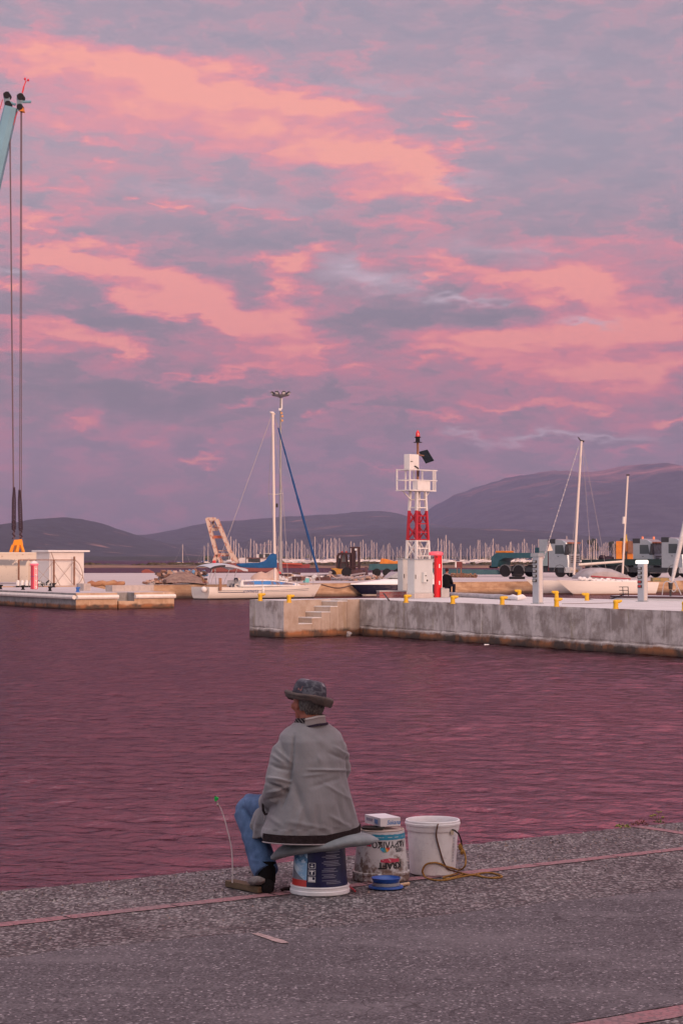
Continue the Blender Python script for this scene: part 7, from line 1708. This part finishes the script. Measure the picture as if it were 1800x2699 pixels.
# ---- floodlight mast
fm = root_at('floodlight_mast', 739.5, 0, 268, FZ+.004, 0, label='tall grey floodlight mast with a ring of lamps behind the sailboat mast', cat='light mast')
kf = 268/FPX; mh = (1521-1052)*kf
greyp2 = material('grey_mast', (.25,.235,.24), .5, .2, var=.1); m = MB(); m.cyl((0,0,0),(0,0,mh),.22,.09,12); m.build('pole', greyp2, fm, smooth=True)
m = MB(); m.cyl((.16,-.1,mh-.1),(.16,-.1,mh-1.45),.08,n=8); m.bb(-.22,.12,-.3,0,mh-1.65,mh-1.35); m.build('winch_tube', paint_w, fm)
m = MB(); m.lathe([(.1,mh-.05),(.4,mh+.08),(1.05,mh+.22),(1.12,mh+.34),(.3,mh+.30),(.1,mh+.36)], n=28); m.build('lamp_ring', material('ring_steel', (.14,.13,.14), .5, .4), fm, smooth=True, ang=30)
for i in range(8):
    a_ = R(22 + i*45); u = Vector((math.cos(a_), math.sin(a_), 0)); c = u*1.05 + Vector((0,0,mh+.56)); m = MB(); Mx = Matrix.Rotation(a_, 3, 'Z') @ Matrix.Rotation(R(-35), 3, 'Y'); m.box(c, (.50,.46,.20), Mx, taper=(.8,.8)); m.mat(1); m.box(c - Mx @ Vector((0,0,.115)), (.40,.36,.02), Mx); m.build('floodlight', [truck_black, paint_w], fm)
for z_, x_ in ((mh-1.95,.14),(mh-2.35,.24),(mh-2.9,.22)): m = MB(); m.box((x_,-.15,z_), (.25,.2,.26)); m.build('orange_fitting', material('orange_fitting', (.55,.28,.12), .5), fm, bevel=.03)

# ================================================================ lagoon: work boat with A frame, red boat, small boats
WKY = 520.0
f = crop(440, 1340, 3.267, 600, 1470 + 3.35*FPX/WKY, WKY)
wk = root_at('work_boat', 600, 0, WKY, WZ, 0, label='work boat with tall rusty white A frame and pale wheelhouse across the lagoon', cat='work boat')
def fz(cx, cy, y=0.0): x_, z_ = f(cx, cy); return Vector((x_, y, z_))
af = material('rusty_white_paint', (.56,.42,.34), .7, col2=(.36,.11,.06), vscale=.9, lo_hi=(.5,.6)); afr = material('orange_red_paint', (.50,.14,.07), .7)
for v in (-1.8, 1.8):
    m = MB(); m.bar(fz(350,85,v), fz(432,400,v), .85); m.bar(fz(432,390,v), fz(405,475,v), .8); m.bar(fz(432,390,v), fz(475,470,v), .8); m.build('a_frame_leg', af, wk); m = MB(); m.bar(fz(432,95,v), fz(545,370,v), .85); m.bar(fz(545,370,v), fz(612,465,v), .8); m.bar(fz(545,370,v), fz(575,450,v), .7); m.build('a_frame_leg', af, wk)
m = MB()
for a_, b_ in (((345,92),(425,92)),((375,180),(440,180))): m.bar(fz(*a_), fz(*b_), .8)
m.bar(fz(405,105),fz(380,175),.4); m.bar(fz(385,105),fz(435,175),.4); m.build('head_frame', af, wk)
m = MB(); m.bar(fz(392,246), fz(492,246), .7); m.build('cross_beam', afr, wk); m = MB(); m.bar(fz(432,398), fz(562,398), .8); m.bar(fz(440,365), fz(545,366), .2); m.build('cross_beam', af, wk)
m = MB(); m.slab([f(380,478),(f(400,505)[0],-.6),(f(940,505)[0],-.6),f(990,455),f(960,468),f(640,470)], -3, 3); m.build('hull', material('dull_red_hull', (.22,.06,.05), .7), wk)
wh = material('wheelhouse_white', (.55,.50,.50), .6, var=.15, vscale=.5); m = MB()
for (xa, xb, ya, yb3) in ((630,680,425,470),(690,930,430,472),(775,905,395,432),(835,905,386,400)): (x0_, z1_), (x1_, z0_) = f(xa, ya), f(xb, yb3); m.bb(x0_, x1_, -2.2, 2.2, z0_, z1_)
m.build('superstructure', wh, wk)
m = MB(); (x0_, z1_), (x1_, z0_) = f(690, 424), f(940, 431); m.bb(x0_, x1_, -2.4, 2.4, z0_, z1_); m.build('roof', material('dark_red_roof', (.12,.04,.04), .7), wk)
for cx_, cy_ in ((722,446),(755,448),(790,448),(868,406),(815,410)): m = MB(); x_, z_ = f(cx_, cy_); m.bb(x_-.5, x_+.5, -2.26, -2.21, z_-.45, z_+.45); m.build('window', glass, wk)
m = MB(); x_, z_ = f(308/6.03*3.267+0, 0); q_ = fz(415, 462, -3.1); m.sphere(q_, .45, 8, 6); m.build('buoy', redm, wk)
# red open boat
rbt = root_at('fishing_boat', 779, 0, 470, WZ, 0, label='long orange red boat lying across the lagoon behind the forestay', cat='boat')
f2 = crop(700, 1460, 6.03, 779, 1470 + 3.35*FPX/470, 470); m = MB(); m.loft([[Vector((x_, v*w_, z_)) for x_, z_ in [f2(*q_) for q_ in ((255,140),(262,222),(700,222),(708,160),(590,170),(560,150),(300,160))]] for v, w_ in ((-1,1.3),(-.6,2),(.6,2),(1,1.3))]); m.build('hull', material('deep_red_hull', (.24,.035,.035), .6), rbt)
m = MB(); a_, b_ = f2(262,150), f2(580,160); m.bar((a_[0],-1.4,a_[1]), (b_[0],-1.4,b_[1]), 1.5, .3); m.build('gunwale', material('orange_red_gunwale', (.50,.09,.05), .6), rbt)
m = MB(); a_, b_ = f2(205,95), f2(300,150); m.bar((a_[0],0,a_[1]), (b_[0],0,b_[1]), .6); m.build('foredeck', material('olive_cover', (.14,.12,.06), .9), rbt)
bu = P(388, 1508.5, 450); m = MB(); m.loft([[Vector((x_, v, z_)) for x_, z_ in ((-.9,-.1),(-1.2,.5),(-.3,.95),(.3,.9),(1.6,.25),(1.0,-.1))] for v in (-.5,.5)]); o = m.build('rowing_boat', material('maroon_boat_paint', (.25,.06,.04), .7), bevel=.1); o.location = (bu.x, 450, WZ); tag(o, 'tiny red brown boat floating on the lagoon left of the A frame', 'boat')
# marina: each moored yacht one mesh
def yacht(seed):
    random.seed(seed); m = MB(); L_ = 10.5; 
    m.loft([[Vector((x_, v*w_, z_)) for v, z_ in ((-1,t_),(-.7,-.2),(.7,-.2),(1,t_))] for x_, w_, t_ in ((-5.2,1.1,1.1),(-3,1.6,1.05),(0,1.7,1.1),(3,1.2,1.25),(5.4,.1,1.45))])
    m.loft([[Vector((x_, v*w_, z_)) for v, z_ in ((-1,1.05),(-.8,t_),(.8,t_),(1,1.05))] for x_, w_, t_ in ((-1.8,1.1,1.1),(-1.5,1.1,1.85),(1,.9,1.7),(2.4,.5,1.25))])
    m.mat(1); h = 12.5; m.cyl((.4,0,1.2),(.4 + random.uniform(-.15,.15),0,h), .18, .13, 6); m.bar((.4,0,1.9),(-3.6,0,2.0),.22); m.bar((.4,-1,6.5),(.4,1,6.5),.08)
    m.mat(2); m.bar((.4,0,h-.2),(5.2,0,1.4),.10 if seed % 2 else .05); m.bar((.4,0,h-.2),(-5,0,1.3),.04); m.bar((.4,0,h-.5),(.4,-1.5,1.2),.04)
    if seed % 3 == 0: m.mat(3); m.tube([(-3.6,0,2.25),(-1,0,2.35),(.3,0,2.7)], [.18,.24,.28], 6)
    o = m.build('sailboat', [material('marina_hull', (.70,.64,.62), .4), material('marina_mast', (.66,.52,.45), .5), material('marina_stay', (.5,.42,.42), .5), material('marina_blue_cover', (.03,.06,.16), .8)]); return o
protos = [yacht(i) for i in range(6)]
random.seed(77); GRP = 'yachts moored in the far marina'; LBL = 'distant moored yacht with a bare mast in the marina across the lagoon'
spots = []
x = 596.0
while x < 1800:
    dens = 1.0
    if 905 < x < 925 or 1135 < x < 1165 or 1215 < x < 1235: dens = 1.8
    if x > 1255: dens = .82
    x += random.choice([4.5, 5.5, 7.5, 9.5, 6.0]) * dens * random.uniform(.7, 1.3)
    Y = random.uniform(1180, 1480); spots.append((x, Y, random.choice([.62,.75,.85,.9,.95,1.0,1.05,1.12,1.25])*random.uniform(.94,1.06)))
for i, (x, Y, s_) in enumerate(spots):
    o = protos[i] if i < 6 else protos[random.randrange(6)].copy()
    if i >= 6: COL.objects.link(o)
    o.location = ((x-900)*Y/FPX, Y, WZ); o.rotation_euler = (0, R(random.uniform(-.8,.8)), random.uniform(-.6,.6) + (math.pi if random.random() < .5 else 0)); o.scale = (s_,)*3; tag(o, LBL, 'yacht', GRP)
for px, Y, s_, lb_ in ((480,900,.72,'small white yacht moored alone left of the A frame boat, nearest the left'), (537,880,.66,'white yacht moored left of the A frame, the left one of a close pair'), (547,960,.80,'white yacht moored left of the A frame, the right one of a close pair')):
    o = protos[0].copy(); COL.objects.link(o); o.location = ((px-900)*Y/FPX, Y, WZ); o.rotation_euler = (0,0,.4); o.scale = (s_,)*3; tag(o, lb_, 'yacht', 'white yachts moored near the sandbar')
# ---- trees behind the marina
leafm = [material('tree_leaves_a', (.035,.045,.022), .9), material('tree_leaves_b', (.06,.068,.033), .9)]
def tree(px, topy, Y, w_px, label, seed, base_z=0.0):
    random.seed(seed); k = Y/FPX; H = (1470-topy)*k + CAMZ - base_z; Wd = w_px*k/2; e = empty('tree', ((px-900)*k, Y, base_z), 0, label=label, cat='tree', group='dark trees behind the marina')
    m = MB(); m.cyl((0,0,0),(0,0,H*.5),H*.035,H*.02,8)
    for a_ in (0, 2.1, 4.2): m.cyl((0,0,H*.3),(math.cos(a_)*Wd*.5,math.sin(a_)*Wd*.3,H*.65),H*.02,H*.008,6)
    m.build('trunk', material('bark', (.08,.06,.045), .9), e)
    m = MB(); cl = [(random.uniform(-.65,.65)*Wd, random.uniform(-.5,.5)*Wd, H*random.uniform(.38,.80), random.uniform(.28,.46)*Wd) for _ in range(13)]
    cl.append((0,0,H*.80,Wd*.42))
    for cx_, cy_, cz_, r0 in cl:
        for _ in range(150):
            d = Vector((random.gauss(0,1), random.gauss(0,1), random.gauss(0,1))).normalized()*r0*random.uniform(.55,1.0); c = Vector((cx_,cy_,cz_)) + Vector((d.x, d.y, d.z*.75)); c.z = min(c.z, H); s_ = Wd*random.uniform(.05,.10)
            u = Vector((random.uniform(-1,1),random.uniform(-1,1),random.uniform(-1,1))).normalized(); v = u.orthogonal().normalized(); m.mat(random.randrange(2)); m.add([c-u*s_-v*s_*.6, c+u*s_-v*s_*.6, c+u*s_+v*s_*.6, c-u*s_+v*s_*.6], [(0,1,2,3)])
    m.build('crown', leafm, e)
tree(1562, 1412, 1560, 34, 'round dark tree behind the masts, nearer the beacon tower', 1); tree(1640, 1409, 1580, 34, 'tall dark tree behind the masts above the orange truck crane', 2); tree(1612, 1422, 1600, 36, 'low dark tree between the two taller trees', 3); tree(1668, 1426, 1570, 26, 'low dark tree right of the orange truck crane', 5)
random.seed(40); sh_m = MB()
for _ in range(5200):
    px = random.uniform(540, 1800); 
    if mnoise.noise(Vector((px*.02, 2.0, 0))) < .0: continue
    Y = random.uniform(1560, 1640); k = Y/FPX; X = (px-900)*k; z = random.uniform(0, 1)**1.2 * (2.5 + 4.5*max(0, mnoise.noise(Vector((px*.03, 7.0, 0))))) - 1.2; s_ = random.uniform(.4,1.0)
    u = Vector((random.uniform(-1,1),random.uniform(-1,1),random.uniform(-1,1))).normalized(); v = u.orthogonal().normalized(); c = Vector((X,Y,z)); sh_m.mat(random.randrange(2)); sh_m.add([c-u*s_-v*s_, c+u*s_-v*s_, c+u*s_+v*s_, c-u*s_+v*s_], [(0,1,2,3)])
tag(sh_m.build('shore_bushes', leafm), 'dark bushes along the marina shore behind the yachts', 'bushes', kind='stuff')
